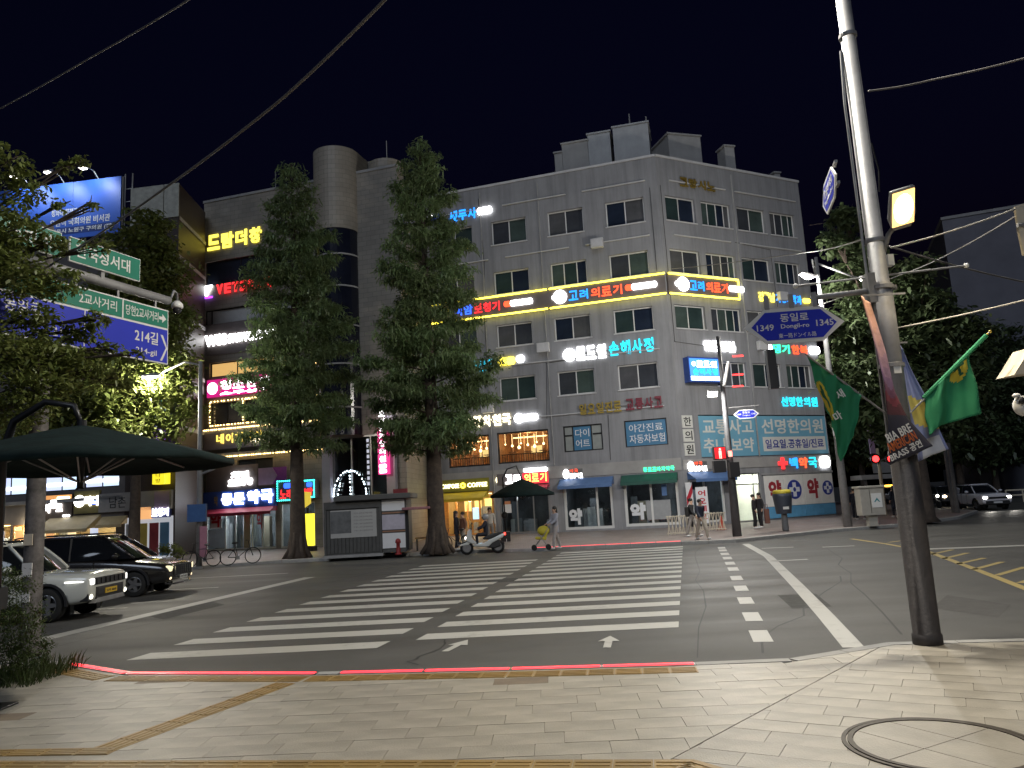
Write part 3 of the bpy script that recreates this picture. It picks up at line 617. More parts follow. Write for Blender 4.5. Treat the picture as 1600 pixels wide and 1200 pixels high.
# awnings
def awning(face, bld, u0, u1, z0, z1, out, m, name='awning', valance=.18):
    w = u1-u0
    mb = MB().prism_yz([(-.02, z1-z0), (-out, 0), (-out, -valance), (-out+.02, -valance), (-out+.02, .0), (-.02, z1-z0-.06)], 0, w)
    mb.prism_yz([(-.02, z1-z0), (-out, 0), (-out+.02, -.02), (-.02, .0)], 0, .03).prism_yz([(-.02, z1-z0), (-out, 0), (-out+.02, -.02), (-.02, .0)], w-.03, w)
    return fo(face, bld, mb, name, m, u0, 0, z0)
awning(FL, main, -7.6, -4.2, 2.95, 3.4, .8, mat('blue_awning', (.09, .17, .36), .6, 0, .15, 2)); awning(FL, main, -3.7, -.3, 2.95, 3.4, .7, mat('dark_green_awning', (.02, .09, .07), .6, 0, .2, 2))
awning(FR, main, .3, 3.5, 2.92, 3.35, .8, MATS['blue_awning']); awning(FL, main, -16.1, -12.4, 2.55, 3.0, 1.1, mat('yellow_awning', (.62, .44, .03), .6, 0, .1, 2)); awning(FL, main, -9.9, -8.3, 2.98, 3.2, .7, mat('pink_awning', (.5, .07, .14), .6, 0, .1, 2))

# ---------------------------------------------------------------- signs on the main building
YT = emis((1, .84, .07), 6, 'yellow_tube'); LW = emis((1, 1, 1), 8, 'white_led'); LB = emis((.02, .3, 1), 2.0, 'blue_led'); LR = emis((1, .03, .035), 2.0, 'red_led'); LC_ = emis((.03, .75, 1), 1.5, 'cyan_led')
LO = emis((1, .09, .03), 2.4, 'orange_red_led'); LY = emis((1, .82, .07), 5, 'yellow_led'); LG = emis((.05, .95, .45), 2.2, 'green_led'); LDB = emis((.03, .12, 1), 2.6, 'deep_blue_led'); LWW = emis((1, .88, .55), 6, 'warm_white_led'); LPK = emis((1, .06, .3), 1.6, 'pink_led')
BOARD = mat('sign_board_dark', (.14, .12, .12), .6, 0, .1, 2); RAIL = mat('sign_rail', (.2, .2, .2), .5, .4, .05)
def fsign(face, rect, label, name='shop_sign', cat='sign', group=None, d=0.0):
    u0, u1, z0, z1 = rect; e = thing(name, label, cat, face.P(u0, d, z0), face.rot, group); return e, u1-u0, z1-z0
def pill(e, x0, x1, z0, z1, m, name='light_box', y0=-.13, y1=-.05):
    h = (z1-z0)/2; n = 6; poly = []
    for k in range(n+1): a = -math.pi/2 + math.pi*k/n; poly.append((x1-h*.6+h*.6*math.cos(a), (z0+z1)/2+h*math.sin(a)))
    for k in range(n+1): a = math.pi/2 + math.pi*k/n; poly.append((x0+h*.6+h*.6*math.cos(a), (z0+z1)/2+h*math.sin(a)))
    return MB().prism_xz(poly, y0, y1).build(name, m, e)
def rail(e, W_, zz): bx('mounting_rail', RAIL, e, 0, W_, -.05, 0, zz-.03, zz+.03)
# 1 tax office
e, w, h = fsign(FL, FL.rect(672, 337, 353, 769, -.2), 'blue lit letter sign with white end strip under the roofline', group=None)
rail(e, w, h*.5); letters(e, '곽', 0, w*.2, 0, h, LDB); letters(e, '세무사', w*.3, w*.76, .0, h, LB); pill(e, w*.77, w, h*.2, h*.85, LW); disc(e, w*.05, h*.9, .06, LW)
# 2 folded band with yellow tube border
zt, zb = 15.75, 14.42; uL = FL.px(674, 500)[0]; uR = 5.75
e = thing('band_sign', 'long folded sign band with glowing yellow tube border round the corner', 'sign', FL.o + Vector((0, 0, zb)))
H2 = zt-zb
def fchild(face, mb, name, m, u, d, z): o = mb.build(name, m, e); o.location = face.P(u, d, z)-FL.o-Vector((0, 0, 0)); o.rotation_euler = (0, 0, face.rot); return o
fchild(FL, MB().box(0, -uL-.04, -.16, -.02, 0, H2), 'board', BOARD, uL, 0, 0); fchild(FR, MB().box(.04, uR, -.16, -.02, 0, H2), 'board', BOARD, 0, 0, 0)
for zz in (.02, H2-.02):
    fchild(FL, MB().tube([(0, -.2, zz), (-uL*.52, -.2, zz)], .055, 6), 'light_tube', YT, uL, 0, 0); fchild(FL, MB().tube([(-uL*.53, -.2, zz), (-uL-.02, -.2, zz)], .055, 6), 'light_tube', YT, uL, 0, 0)
    fchild(FR, MB().tube([(.1, -.2, zz), (uR*.3, -.2, zz)], .06, 6), 'light_tube', YT, 0, 0, 0); fchild(FR, MB().tube([(uR*.31, -.2, zz), (uR, -.2, zz)], .06, 6), 'light_tube', YT, 0, 0, 0)
fchild(FL, MB().tube([(0, -.2, .02), (0, -.2, H2-.02)], .05, 6), 'light_tube', YT, uL, 0, 0); fchild(FR, MB().tube([(uR, -.2, .02), (uR, -.2, H2-.02)], .06, 6), 'light_tube', YT, 0, 0, 0)
class Sub:                                  # an offset frame inside the folded band
    pass
def bandtext(face, segs):
    for kind, x0, x1, m, txt in segs:
        root = bpy.data.objects.new('sign_text', None); COL.objects.link(root); root.parent = e; root.location = face.P(0, -.16, 0)-FL.o; root.rotation_euler = (0, 0, face.rot)
        if kind == 't': letters(root, txt, x0, x1, H2*.26, H2*.74, m, -.04, .05, .02)
        elif kind == 'p': pill(root, x0, x1, H2*.38, H2*.66, m, 'light_box', -.07, -.001)
        elif kind == 'd': disc(root, (x0+x1)/2, H2*.52, (x1-x0)/2, m, 'logo', -.07, -.001)
U = lambda x, y: FL.px(x, y)[0]; V = lambda x, y: FR.px(x, y)[0]
bandtext(FL, [('d', U(692, 498), U(703, 497), LY, ''), ('t', U(711, 497), U(741, 492), LDB, '녹암'), ('t', U(742, 492), U(784, 487), LR, '보청기'), ('p', U(789, 485), U(800, 484), LO, ''), ('p', U(799, 484), U(834, 480), LW, ''),
  ('d', U(866, 473), U(887, 471), LW, ''), ('d', U(864, 477), U(872, 476), LW, ''), ('t', U(889, 470), U(922, 467), LB, '고려'), ('t', U(923, 467), U(975, 461), LO, '의료기'), ('p', U(978, 460), U(990, 459), LO, ''), ('p', U(988, 459), U(1028, 455), LW, '')])
bandtext(FR, [('d', V(1056, 450), V(1074, 451), LW, ''), ('d', V(1053, 453), V(1060, 453), LW, ''), ('t', V(1075, 452), V(1099, 455), LB, '고려'), ('t', V(1100, 455), V(1136, 459), LO, '의료기'), ('p', V(1137, 459), V(1160, 461), LW, '')])
# 3..6
e, w, h = fsign(FL, FL.rect(719, 567, 584, 820, -.09), 'cyan lit letter sign with yellow pill beside the tall tree')
rail(e, w, h*.5); letters(e, '요가산책', 0, w*.56, 0, h, LC_); pill(e, w*.58, w*.86, h*.3, h*1.0, LY); pill(e, w*.88, w, h*.4, h*1.05, LW)
e, w, h = fsign(FL, FL.rect(695, 656, 672, 841, -.12), 'warm white lit letter sign above the lit dining rooms')
rail(e, w, h*.5); letters(e, '별', 0, w*.14, .05, h*.85, LC_); disc(e, w*.26, h*.5, h*.42, LWW, n=8); letters(e, '포차천국', w*.31, w*.72, 0, h*1.05, LWW); pill(e, w*.76, w, h*.2, h*.8, LW); disc(e, w*.8, h*.5, h*.45, LW)
e, w, h = fsign(FL, FL.rect(880, 546, 566, 1023, -.13), 'white and cyan lit letter sign with round white logo on third floor')
rail(e, w, h*.5); disc(e, h*.48, h*.5, h*.5, LW); letters(e, '로드윌', w*.14, w*.48, .0, h*1.05, LW, bold=.045); letters(e, '손해사정', w*.5, w, .05, h*1.15, LC_)
e, w, h = fsign(FL, FL.rect(904, 632, 649, 1036, -.13), 'unlit dull gold and red letter sign above blue poster windows')
rail(e, w, h*.5); letters(e, '일요일진료', 0, w*.52, 0, h, mat('dull_gold', (.36, .26, .05), .5, .2, .2, 4), -.1, .08); letters(e, '교통사고', w*.56, w, .03, h*1.08, mat('dull_maroon', (.2, .03, .05), .5, 0, .2, 4), -.1, .08)
# right face
e, w, h = fsign(FR, FR.rect(1059, 277, 291, 1116, .15), 'unlit gold roof letters on the corner parapet')
letters(e, '그랑시노', 0, w, 0, h, mat('gold_letter', (.33, .23, .05), .4, .4, .2, 4), -.1, .08)
e, w, h = fsign(FR, FR.rect(1183, 456, 470, 1264, .08), 'yellow and blue lit letter sign beside the road name board')
rail(e, w, h*.5); letters(e, '김규남', 0, w*.32, 0, h, LY); letters(e, '가정의학과', w*.33, w*.84, 0, h, LB, bold=.02); pill(e, w*.86, w, h*.2, h*.7, LY)
e, w, h = fsign(FR, FR.rect(1097, 532, 548, 1149, .06), 'white lit letter sign behind the signal pole top')
rail(e, w, h*.5); letters(e, '웰드영봄', 0, w, 0, h, LW, bold=.05)
e, w, h = fsign(FR, FR.rect(1068, 562, 597, 1116, .02), 'square lit blue and white box sign on the corner', 'box_sign')
bx('case', mat('blue_case', (.04, .09, .35), .5), e, -.06, w+.12, -.5, -.003, -.06, h+.1); bx('lit_face', emis((.08, .3, 1), 1.5), e, .02, w-.02, -.52, -.501, h*.02, h); bx('bottom_strip', LW, e, .05, w-.05, -.53, -.521, h*.04, h*.2)
letters(e, '로드윌', w*.22, w*.92, h*.62, h*.9, LW, -.53, .012); letters(e, '손해사정', w*.08, w*.94, h*.28, h*.56, LC_, -.53, .012); disc(e, w*.14, h*.76, h*.1, LW, 'logo', -.54, -.521); bx('side_light', emis((.1, .3, 1), 2), e, w+.121, w+.15, -.5, -.1, 0, h)
e, w, h = fsign(FR, FR.rect(1193, 537, 551, 1279, .06), 'green and red lit letter sign with white figure below road name board')
rail(e, w, h*.5); pill(e, 0, w*.12, -.05, h*1.15, LW, 'figure'); letters(e, '댕기', w*.14, w*.46, 0, h, LG); letters(e, '한복', w*.48, w*.79, 0, h, LO); pill(e, w*.81, w, h*.1, h*.95, LW)
e, w, h = fsign(FR, FR.rect(1218, 620, 635, 1277, .02), 'cyan lit letter sign above the wide blue banner')
rail(e, w, h*.5); letters(e, '선명한의원', 0, w, 0, h, LC_)
CLB = mat('clinic_blue', (.17, .4, .55), .5, 0, .07, 1); SMOKE = mat('clinic_print', (.7, .7, .66), .5, 0, .05)
ban = [(1.6, 6.25, '교통사고', '추나/보약', False), (6.35, 12.55, '선명한의원', '일요일.공휴일/진료', True)]
for a, b, s1, s2, boxed in ban:
    e, w, h = fsign(FR, (a, b, 4.25, 6.8), 'pale blue clinic window panel with white box of navy letters' if boxed else 'pale blue clinic window panel with two rows of pale letters', 'window_banner', d=.1)
    bx('panel', CLB, e, 0, w, -.03, .0, 0, h); MB().box(-.05, w+.05, -.05, .03, -.06, 0).box(-.05, w+.05, -.05, .03, h, h+.06).box(-.05, 0, -.049, .029, 0, h).box(w, w+.05, -.049, .029, 0, h).build('frame', DFRAME, e)
    lettering(e, s1, w*.06, w*.95, h*.54, h*.92, SMOKE, -.036, .01, .02)
    if boxed: bx('white_field', SMOKE, e, w*.06, w*.96, -.038, -.031, h*.1, h*.46); lettering(e, s2, w*.09, w*.93, h*.16, h*.4, NAVY, -.044, .008, .02)
    else: lettering(e, s2, w*.05, w*.93, h*.1, h*.45, SMOKE, -.036, .01, .02)
e = thing('vertical_sign', 'three stacked white squares with black letters at the corner', 'sign', FR.P(.25, 0, 4.35), FR.rot)
for k, ch in enumerate('원의한'): q = bx('sign_square', SMOKE, e, 0, .8, -.06, -.003, k*.85, k*.85+.76); lettering(q, ch, .12, .68, k*.85+.1, k*.85+.66, DFRAME, -.068, .012, .01)
e, w, h = fsign(FR, FR.rect(1214, 716, 733, 1295, -.01), 'red cross and cyan red lit letters over pharmacy panels')
rail(e, w, h*.5); MB().box(-.01, h*1.1, -.12, -.05, h*.35, h*.68).box(h*.38, h*.72, -.121, -.049, -.02, h*1.05).build('cross', LR, e)
letters(e, '백약국', w*.2, w*.76, 0, h, None, ms=[LB, LO, LC_]); pill(e, w*.8, w, -.03, h*1.05, LW)
# ground floor signs
e, w, h = fsign(FL, (-16.2, -12.3, 3.02, 3.82), 'yellow coffee shop fascia with lit capital letters', 'fascia_sign'); bx('board', mat('olive_board', (.26, .24, .03), .5, 0, .1), e, 0, w, -.14, -.055, 0, h)
lettering(e, 'COMPOSE', w*.1, w*.47, h*.3, h*.66, emis((1, .95, .55), 3.2), -.17, .05, .012); lettering(e, 'COFFEE', w*.62, w*.97, h*.3, h*.66, emis((1, .95, .55), 3.2), -.17, .05, .012); o = ringmb(h*.12, h*.22, -.2, -.15).build('logo_ring', LY, e); o.location = (w*.54, 0, h*.48)
e, w, h = fsign(FL, (-11.75, -8.3, 3.25, 3.98), 'red and white lit medical shop fascia above the pink awning', 'fascia_sign'); bx('board', BOARD, e, 0, w, -.14, -.055, 0, h)
bx('red_face', emis((1, .05, .08), .9), e, w*.5, w, -.16, -.141, 0, h*.95); letters(e, '고려', w*.16, w*.48, .08, h*.9, LW, -.18, .04, .04); letters(e, '의료기', w*.52, w*.98, .1, h*.88, emis((1, .6, .12), 3), -.19, .03, .02); pill(e, w*.53, w*.98, h*1.0, h*1.35, LW); disc(e, w*.06, h*.5, h*.38, LWW)
for (a, lab) in ((-7.35, 'white and orange lit sign over the left blue awning'),):
    e, w, h = fsign(FL, (a, a+1.25, 3.42, 4.0), lab); bx('backing', RAIL, e, 0, w, -.08, -.055, 0, h); pill(e, 0, w*.3, 0, h, LW); letters(e, '건강마트', w*.3, w, 0, h*.55, LW, bold=.05); letters(e, '약국', w*.32, w*.78, h*.6, h, LO)
e, w, h = fsign(FR, (.35, 1.85, 3.4, 3.98), 'white and orange lit sign over the blue awning near the signal'); bx('backing', RAIL, e, 0, w, -.08, -.055, 0, h); pill(e, 0, w*.3, 0, h, LW); letters(e, '건강마트', w*.3, w, 0, h*.55, LW, bold=.05); letters(e, '약국', w*.32, w*.78, h*.6, h, LO)
e, w, h = fsign(FL, (-2.35, -.45, 3.52, 3.8), 'small green lit letter strip over the dark green awning'); letters(e, '종로프라자약국', 0, w, 0, h, LG)
# ================================================================== LEFT ROW OF BUILDINGS
def tilemat(name, col, sx, sz, dark=.6):
    m = mat(name, col, .5, 0, .12, .6); t = m.node_tree; b = t.nodes['Principled BSDF']; src = b.inputs['Base Color'].links[0].from_socket
    tc = [n for n in t.nodes if n.type == 'TEX_COORD'][0]; sp = t.nodes.new('ShaderNodeSeparateXYZ'); cb = t.nodes.new('ShaderNodeCombineXYZ'); ad = t.nodes.new('ShaderNodeMath')
    t.links.new(tc.outputs['Object'], sp.inputs[0]); t.links.new(sp.outputs[0], ad.inputs[0]); t.links.new(sp.outputs[1], ad.inputs[1]); t.links.new(ad.outputs[0], cb.inputs[0]); t.links.new(sp.outputs[2], cb.inputs[1])
    br = t.nodes.new('ShaderNodeTexBrick'); br.inputs['Scale'].default_value = 1; br.inputs['Brick Width'].default_value = sx; br.inputs['Row Height'].default_value = sz; br.inputs['Mortar Size'].default_value = .012
    br.inputs['Color1'].default_value = (1, 1, 1, 1); br.inputs['Color2'].default_value = (.86, .86, .86, 1); br.inputs['Mortar'].default_value = (dark, dark, dark, 1)
    t.links.new(cb.outputs[0], br.inputs['Vector']); mm = t.nodes.new('ShaderNodeVectorMath'); mm.operation = 'MULTIPLY'
    t.links.new(src, mm.inputs[0]); t.links.new(br.outputs['Color'], mm.inputs[1]); t.links.new(mm.outputs[0], b.inputs['Base Color']); return m
TILE = tilemat('beige_tile', (.3, .275, .235), .6, .3); BRICK = tilemat('dark_brick', (.05, .036, .032), .22, .075, .5)
dr = thing('tiled_building', 'beige tiled building with round stair tower and stacked lit signs', 'building', FD.o)
DW = [(.1, 8.2, 17.3, 18.95), (.1, 7.6, 14.4, 15.65), (.5, 6.6, 11.15, 12.1), (.55, 3.0, 8.05, 9.45), (3.15, 5.5, 8.05, 9.45), (.5, 2.3, 4.15, 5.7), (2.6, 5.2, 4.15, 5.7)]
DS = (.25, 5.4, ZF+.04, 2.75); DS2 = (5.7, 8.1, ZF+.04, 2.85)
fo(FD, dr, wall_mb(0, 14.2, ZF-.1, 23.1, DW+[DS, DS2, (9.3, 13.2, ZF+.04, 6.6)]), 'wall', TILE)
bk = MB(); a, b, c, d = [FD.P(u, dd, 0)-FD.o for u, dd in ((0, 0), (14.2, 0), (11.6, 11), (0, 11))]
for p, q in ((b, c), (c, d), (d, a)): bk.quad((p.x, p.y, 0), (q.x, q.y, 0), (q.x, q.y, 23.1), (p.x, p.y, 23.1))
bk.build('side_wall', TILE, dr); MB().add([(p.x, p.y, 22.6) for p in (a, b, c, d)], [(0, 1, 2, 3)]).build('roof', CONC, dr)
fo(FD, dr, MB().box(-.05, 14.25, -.06, .3, 23.09, 23.25), 'coping', CONC)
# round stair tower
tw = MB(); n = 20; R0 = 1.42
prof = [(R0*math.sin(math.pi*(k/n-.5)), -R0*math.cos(math.pi*(k/n-.5))*1.0) for k in range(n+1)]
for (p, q) in zip(prof, prof[1:]): tw.quad((p[0], p[1], 19.3), (q[0], q[1], 19.3), (q[0], q[1], 24.6), (p[0], p[1], 24.6))
tw.add([(p[0], p[1], 24.6) for p in prof] + [(R0, 3, 24.6), (-R0, 3, 24.6)], [tuple(range(n+3))])
tw.quad((R0, 0, 19.3), (R0, 3, 19.3), (R0, 3, 24.6), (R0, 0, 24.6)).quad((-R0, 3, 19.3), (-R0, 0, 19.3), (-R0, 0, 24.6), (-R0, 3, 24.6)); tw.add([(p[0], p[1], 19.3) for p in prof], [tuple(range(n, -1, -1))])
fo(FD, dr, tw, 'stair_tower', TILE, 10.0, 0, 0)
tg = MB(); prof2 = [(x*.96, y*.96) for x, y in prof]
for (p, q) in zip(prof2, prof2[1:]): tg.quad((p[0], p[1], 6.6), (q[0], q[1], 6.6), (q[0], q[1], 19.3), (p[0], p[1], 19.3))
gtw = fo(FD, dr, tg, 'tower_glazing', mat('navy_glazing', (.008, .01, .02), .2, 0, .2, 1), 10.0, 0, 0)
for zz in (8.2, 10.8, 13.2, 15.6, 17.6):
    rg = MB()
    for (p, q) in zip(prof, prof[1:]): rg.quad((p[0], p[1], zz), (q[0], q[1], zz), (q[0], q[1], zz+.1), (p[0], p[1], zz+.1))
    rg.build('glazing_bar', CONC, gtw)
fo(FD, dr, MB().box(11.2, 12.2, 1.6, 5, 22.6, 24.6), 'roof_hut', TILE); fo(FD, dr, MB().lathe([(1.1, 22.6), (1.1, 23.9), (1.0, 23.95)], (12.9, 1.2, 0), 24), 'round_bay_top', TILE, smooth=False)
for u_, z0, z1 in ((4.2, 23.1, 25.5), (12.6, 24.5, 26)): fo(FD, dr, MB().tube([(u_, 2, z0), (u_, 2, z1)], .03, 5), 'antenna', CONC)
BLIND = mat('pale_blind', (.5, .5, .5), .6, 0, .08)
for k, (a, b, c, d) in enumerate(DW):
    pm = [[pane_mat(2)]*3, [BLIND]*3, [emis((1, .6, .2), .75, 'amber_window')]*3, [pane_mat(1), pane_mat(4)], [pane_mat(1), pane_mat(4)], [GREYP, pane_mat(0)], [pane_mat(2), pane_mat(1)]][k]
    window(FD, dr, a, b, c, d, ((.06, .55) if k == 1 else (.33, .66)) if k < 3 else (.5,), DFRAME, False, pm, .15, .07)
# cornices and strings of bulbs
for zz, pr_ in ((7.45, .35), (5.95, .4)): fo(FD, dr, MB().box(-.1, 9.0, -pr_, -.003, zz, zz+.22), 'cornice', mat('pale_cornice', (.5, .48, .45), .6, 0, .1))
SB = emis((1, .68, .25), 10, 'string_bulb')
def bulbs(face, bld, pts, d, step=.2, r_=.04, m=None):
    mb = MB()
    for (a, b) in zip(pts, pts[1:]):
        L = math.hypot(b[0]-a[0], b[1]-a[1]); k = max(1, int(L/step))
        for j in range(k): s = (j+.5*random.random())/k; mb.ball((a[0]+(b[0]-a[0])*s, d, a[1]+(b[1]-a[1])*s), r_, nu=5, nv=4)
    return tag(fo(face, bld, mb, 'string_lights', m or SB), kind='stuff')
bulbs(FD, dr, [(.6, 9.5), (.6, 8.0), (5.5, 8.0), (5.5, 9.55), (3.08, 9.5), (3.08, 8.0)], -.06); bulbs(FD, dr, [(.6, 9.55), (5.5, 9.55)], -.06, .25)
bulbs(FD, dr, [(-.1, 7.7), (9.0, 7.7)], -.38, .14); bulbs(FD, dr, [(1.2, 5.93), (9.0, 5.93)], -.42, .14)
bulbs(FD, dr, [(8.4, 11.5), (8.4, 8)], -.1, .5)
# LED arch on the dark glass entrance
ent = shopfront(FD, dr, (9.3, 13.2, ZF+.04, 6.6), mat('grey_alu', (.35, .35, .35), .35, .6, .05), (.33, .66), mat('dark_lobby', (.03, .03, .045), .4), 3, .12, False)
AL = emis((.75, .9, 1), 7, 'cool_bulb'); arch = [(9.4+1.1*(1-math.cos(math.pi*k/10)), 3.0+1.55*math.sin(math.pi*k/10)) for k in range(11)]
bulbs(FD, dr, arch, -.05, .16, .045, AL); bulbs(FD, dr, [(10.5, 4.5), (10.55, 3.0)], -.05, .2, .045, AL); bulbs(FD, dr, [(9.65, 2.9), (9.9, 4.0)], -.05, .2, .045, AL)
for u_ in (9.05, 13.3): fo(FD, dr, MB().box(-.25, .3, -.3, -.003, ZF, 7.6), 'pilaster', mat('lilac_panel', (.42, .4, .46), .45, .2, .1, 1), u_, 0, 0)
for k in range(9): fo(FD, dr, MB().box(0, .16, -.02, -.003, 0, .2), 'window_letter', emis((.8, .85, 1), .5), 11.6, .1, 3.6+k*.32)
# pharmacy ground floor
sf = shopfront(FD, dr, DS, WHITEF, (.28, .42, .66, .8), mat('pharmacy_interior', (.3, .32, .34), .6, 0, .3, 2), 3.2, .09, True, 31)
fo(FD, dr, MB().box(0, 3.5, 0, .4, 0, .05), 'ceiling_light', emis((.9, .95, 1), 3), 1.0, 1.2, 2.65); lamp('pharmacy_lamp', sf, (2.5, .9, 2.2), 45, (.9, .95, 1), .3)
q = bx('poster', WHT, sf, .25, 1.15, .02, .04, 1.35, 2.5); lettering(q, '약', .32, 1.1, 1.42, 2.4, mat('red_print', (.5, .03, .05), .5), .008, .014, .04); bx('poster', mat('pale_blue_print', (.45, .55, .68), .5), sf, .15, 1.4, .02, .04, .15, 1.3)
q = lettering(sf, '약', 3.7, 4.15, 1.2, 2.2, mat('red_print', (.5, .03, .05), .5), .03, .014, .03); bx('banner_stand', mat('pale_yellow', (.55, .5, .3), .5), sf, 3.05, 3.5, -.35, -.32, .1, 2.15)
sf = shopfront(FD, dr, DS2, WHITEF, (.5,), mat('pharmacy_interior', (.3, .32, .34), .6), 3, .08, True, 33); MB().ball((1.2, -.0, 1.55), .5, .02, .42).build('red_decal', mat('faded_red', (.4, .12, .12), .5), sf)
awning(FD, dr, .15, 5.5, 2.45, 2.85, .75, mat('pink_red_awning', (.45, .05, .1), .6, 0, .12, 2))
# --- signs
e, w, h = fsign(FD, FD.rect(324, 369, 393, 411, -.17), 'yellow lit letter sign high on the tiled wall'); rail(e, w, h*.5); letters(e, '드람더창', 0, w, 0, h, emis((1, .84, .1), 2.0), bold=.045)
e, w, h = fsign(FD, FD.rect(319, 448, 464, 426, -.2), 'red lit capital letters with white triangle logo below dark windows')
MB().prism_xz([(0, h*.15), (h*.35, 0), (h, h*1.0), (0, h*1.0)], -.12, -.04).build('logo', LW, e); bx('logo_base', emis((.4, .05, 1), 3), e, .1, h, -.11, -.04, -.15, -.05)
for i, ch in enumerate('VETERAN'): me, _ = _tmesh(ch, .03, .5); link('letter', me, LR, e, (w*(.2+.115*i), -.1, 0), (w*.092, .05, h*.95))
e, w, h = fsign(FD, FD.rect(322, 525, 543, 428, -.15), 'white lit study room sign on dark band'); bx('board', BOARD, e, -.3, w+.8, -.06, -.004, -.6, h+.7)
lettering(e, 'W68', 0, w*.33, 0, h, LW, -.12, .06, .06); lettering(e, 'STUDYCAFE', w*.35, w*.85, .05, h*.85, LW, -.12, .05, .03); pill(e, w*.87, w*1.08, h*.45, h*.8, LW)
e, w, h = fsign(FD, FD.rect(325, 595, 622, 428, -.17), 'magenta lit sign with white letters above the bulb framed window'); bx('face', emis((.9, .02, .3), .7), e, 0, w, -.1, -.004, 0, h); disc(e, h*.38, h*.5, h*.33, LW, 'logo', -.13, -.101); letters(e, '청소산대', h*.85, w*.97, h*.36, h*.88, LW, -.12, .03, .03); lettering(e, '소주상회', h*.9, w*.95, h*.06, h*.25, LW, -.12, .02)
e, w, h = fsign(FD, FD.rect(337, 679, 694, 411, -.07, -.35), 'gold outlined lit letter sign between two bulb strings', d=-.3); letters(e, '네이처에이', 0, w, 0, h, emis((1, .72, .12), 2.2), -.08, .05, .0); lettering(e, '에스테틱', w*.75, w*1.2, -.1, h*.28, LWW, -.08, .03); bx('backing_panel', mat('mauve_panel', (.4, .36, .4), .5, 0, .1), e, -1.6, w*2.0, -.04, -.001, -.35, h+.4)
e, w, h = fsign(FD, FD.rect(358, 738, 760, 397, -.1), 'overexposed white lit sign above the blue pharmacy fascia'); bx('board', BOARD, e, -1.6, w+.3, -.06, -.004, -.35, h+.4); letters(e, '치킨', w*.1, w*.85, h*.5, h, LW, -.12, .06, .06); letters(e, '호프광장', 0, w, 0, h*.48, LW, -.12, .06, .06)
e, w, h = fsign(FD, FD.rect(405, 732, 758, 448, -.05), 'lilac and purple arrow patterned board beside white sign'); MB().prism_xz([(0, 0), (w*.5, 0), (w*.68, h*.5), (w*.5, h), (0, h)], -.1, -.05).build('lilac_part', mat('lilac_print', (.4, .3, .5), .5), e); bx('purple_part', mat('purple_print', (.3, .08, .4), .5), e, 0, w, -.049, -.004, 0, h)
e, w, h = fsign(FD, FD.rect(320, 770, 797, 434, -.075), 'blue pharmacy fascia with glowing white letters', 'fascia_sign'); bx('board', mat('royal_blue_board', (.03, .09, .42), .4, 0, .1), e, 0, w, -.25, -.004, 0, h); letters(e, '동문', w*.27, w*.6, h*.2, h*.85, LW, -.3, .05, .05); letters(e, '약국', w*.62, w*.98, h*.2, h*.95, LW, -.3, .05, .05)
lettering(e, '약', w*.17, w*.22, h*.2, h*.75, mat('dull_gold', (.36, .26, .05)), -.26, .01)
for (rc, lab, txt) in ((FD.rect(434, 751, 784, 462, -.05, -.5), 'cyan dotted lit box sign with red letters left of the trunk', '노래'), (FD.rect(472, 750, 779, 494, -.02, -.5), 'cyan dotted lit box sign right of the trunk', '방')):
    e, w, h = fsign(FD, rc, lab, 'led_box_sign', d=-.5); bx('case', mat('led_case', (.2, .2, .22), .5), e, 0, w, -.12, .35, 0, h); mb = MB()
    for k in range(9):
        for zz in (.06, h-.06): mb.ball((.06+(w-.12)*k/8, -.14, zz), .045, nu=5, nv=4)
        for xx in (.06, w-.06): mb.ball((xx, -.14, .06+(h-.12)*k/8), .045, nu=5, nv=4)
    mb.build('led_border', emis((.05, 1, .85), 4), e); letters(e, txt, w*.18, w*.9, h*.12, h*.55, LR, -.14, .03); pill(e, w*.4, w*.8, h*.6, h*.85, LDB, 'blue_segment', -.15, -.121)
for (x0, x1, yt, yb, Y, lab) in ((475, 492, 803, 853, 42.3, 'tall yellow lit standing sign behind the left trunk'),):
    p = at(x0, yb, Y); q = at(x1, yb, Y); z1 = at(x0, yt, Y).z; w = q.x-p.x; e = thing('standing_sign', lab, 'sign', (p.x, Y, ZF), FD.rot)
    bx('base', DFRAME, e, -.05, w+.05, -.15, .3, 0, .25); bx('post', DFRAME, e, w*.4, w*.6, .0, .1, .25, p.z-ZF); bx('lit_face', emis((1, .85, .05), 1.5), e, 0, w, -.05, .15, p.z-ZF, z1-ZF)
    MB().prism_xz([(0, z1-ZF+.3), (w*.7, z1-ZF+.55), (w*.7, z1-ZF+1.15), (0, z1-ZF+1.2)], -.03, .1).build('upper_flag', emis((1, .75, .08), .6), e); bx('neck', DFRAME, e, w*.3, w*.45, .02, .08, z1-ZF, z1-ZF+.32)
e = thing('vertical_sign', 'narrow pink lit vertical sign with white letters', 'sign', FD.P(12.7, -.55, FD.px(598, 742)[1]), FD.rot); h = FD.px(598, 662)[1]-FD.px(598, 742)[1]; w = .62
bx('face', emis((1, .05, .3), 1.0), e, 0, w, -.1, .2, 0, h); bx('bracket', RAIL, e, w, w+.04, -.06, .5, h*.45, h*.5)
for k, ch in enumerate('원의한가명선오'): lettering(e, ch, .12, w-.12, .72+k*.44, .72+k*.44+.34, LW, -.115, .02, .03, 'letter')
pill(e, .08, w-.08, .08, .28, LW, 'strip', -.12, -.101); pill(e, .08, w-.08, .36, .58, LW, 'strip', -.12, -.101)
e = thing('vertical_sign', 'dark red vertical board with pale letters beside the kiosk awning', 'sign', FD.P(13.9, -1.2, 0.14), FD.rot); bx('board', mat('crimson_board', (.22, .015, .035), .5), e, 0, .85, -.06, .06, .45, 3.1); bx('foot', DFRAME, e, .2, .65, -.2, .2, 0, .45)
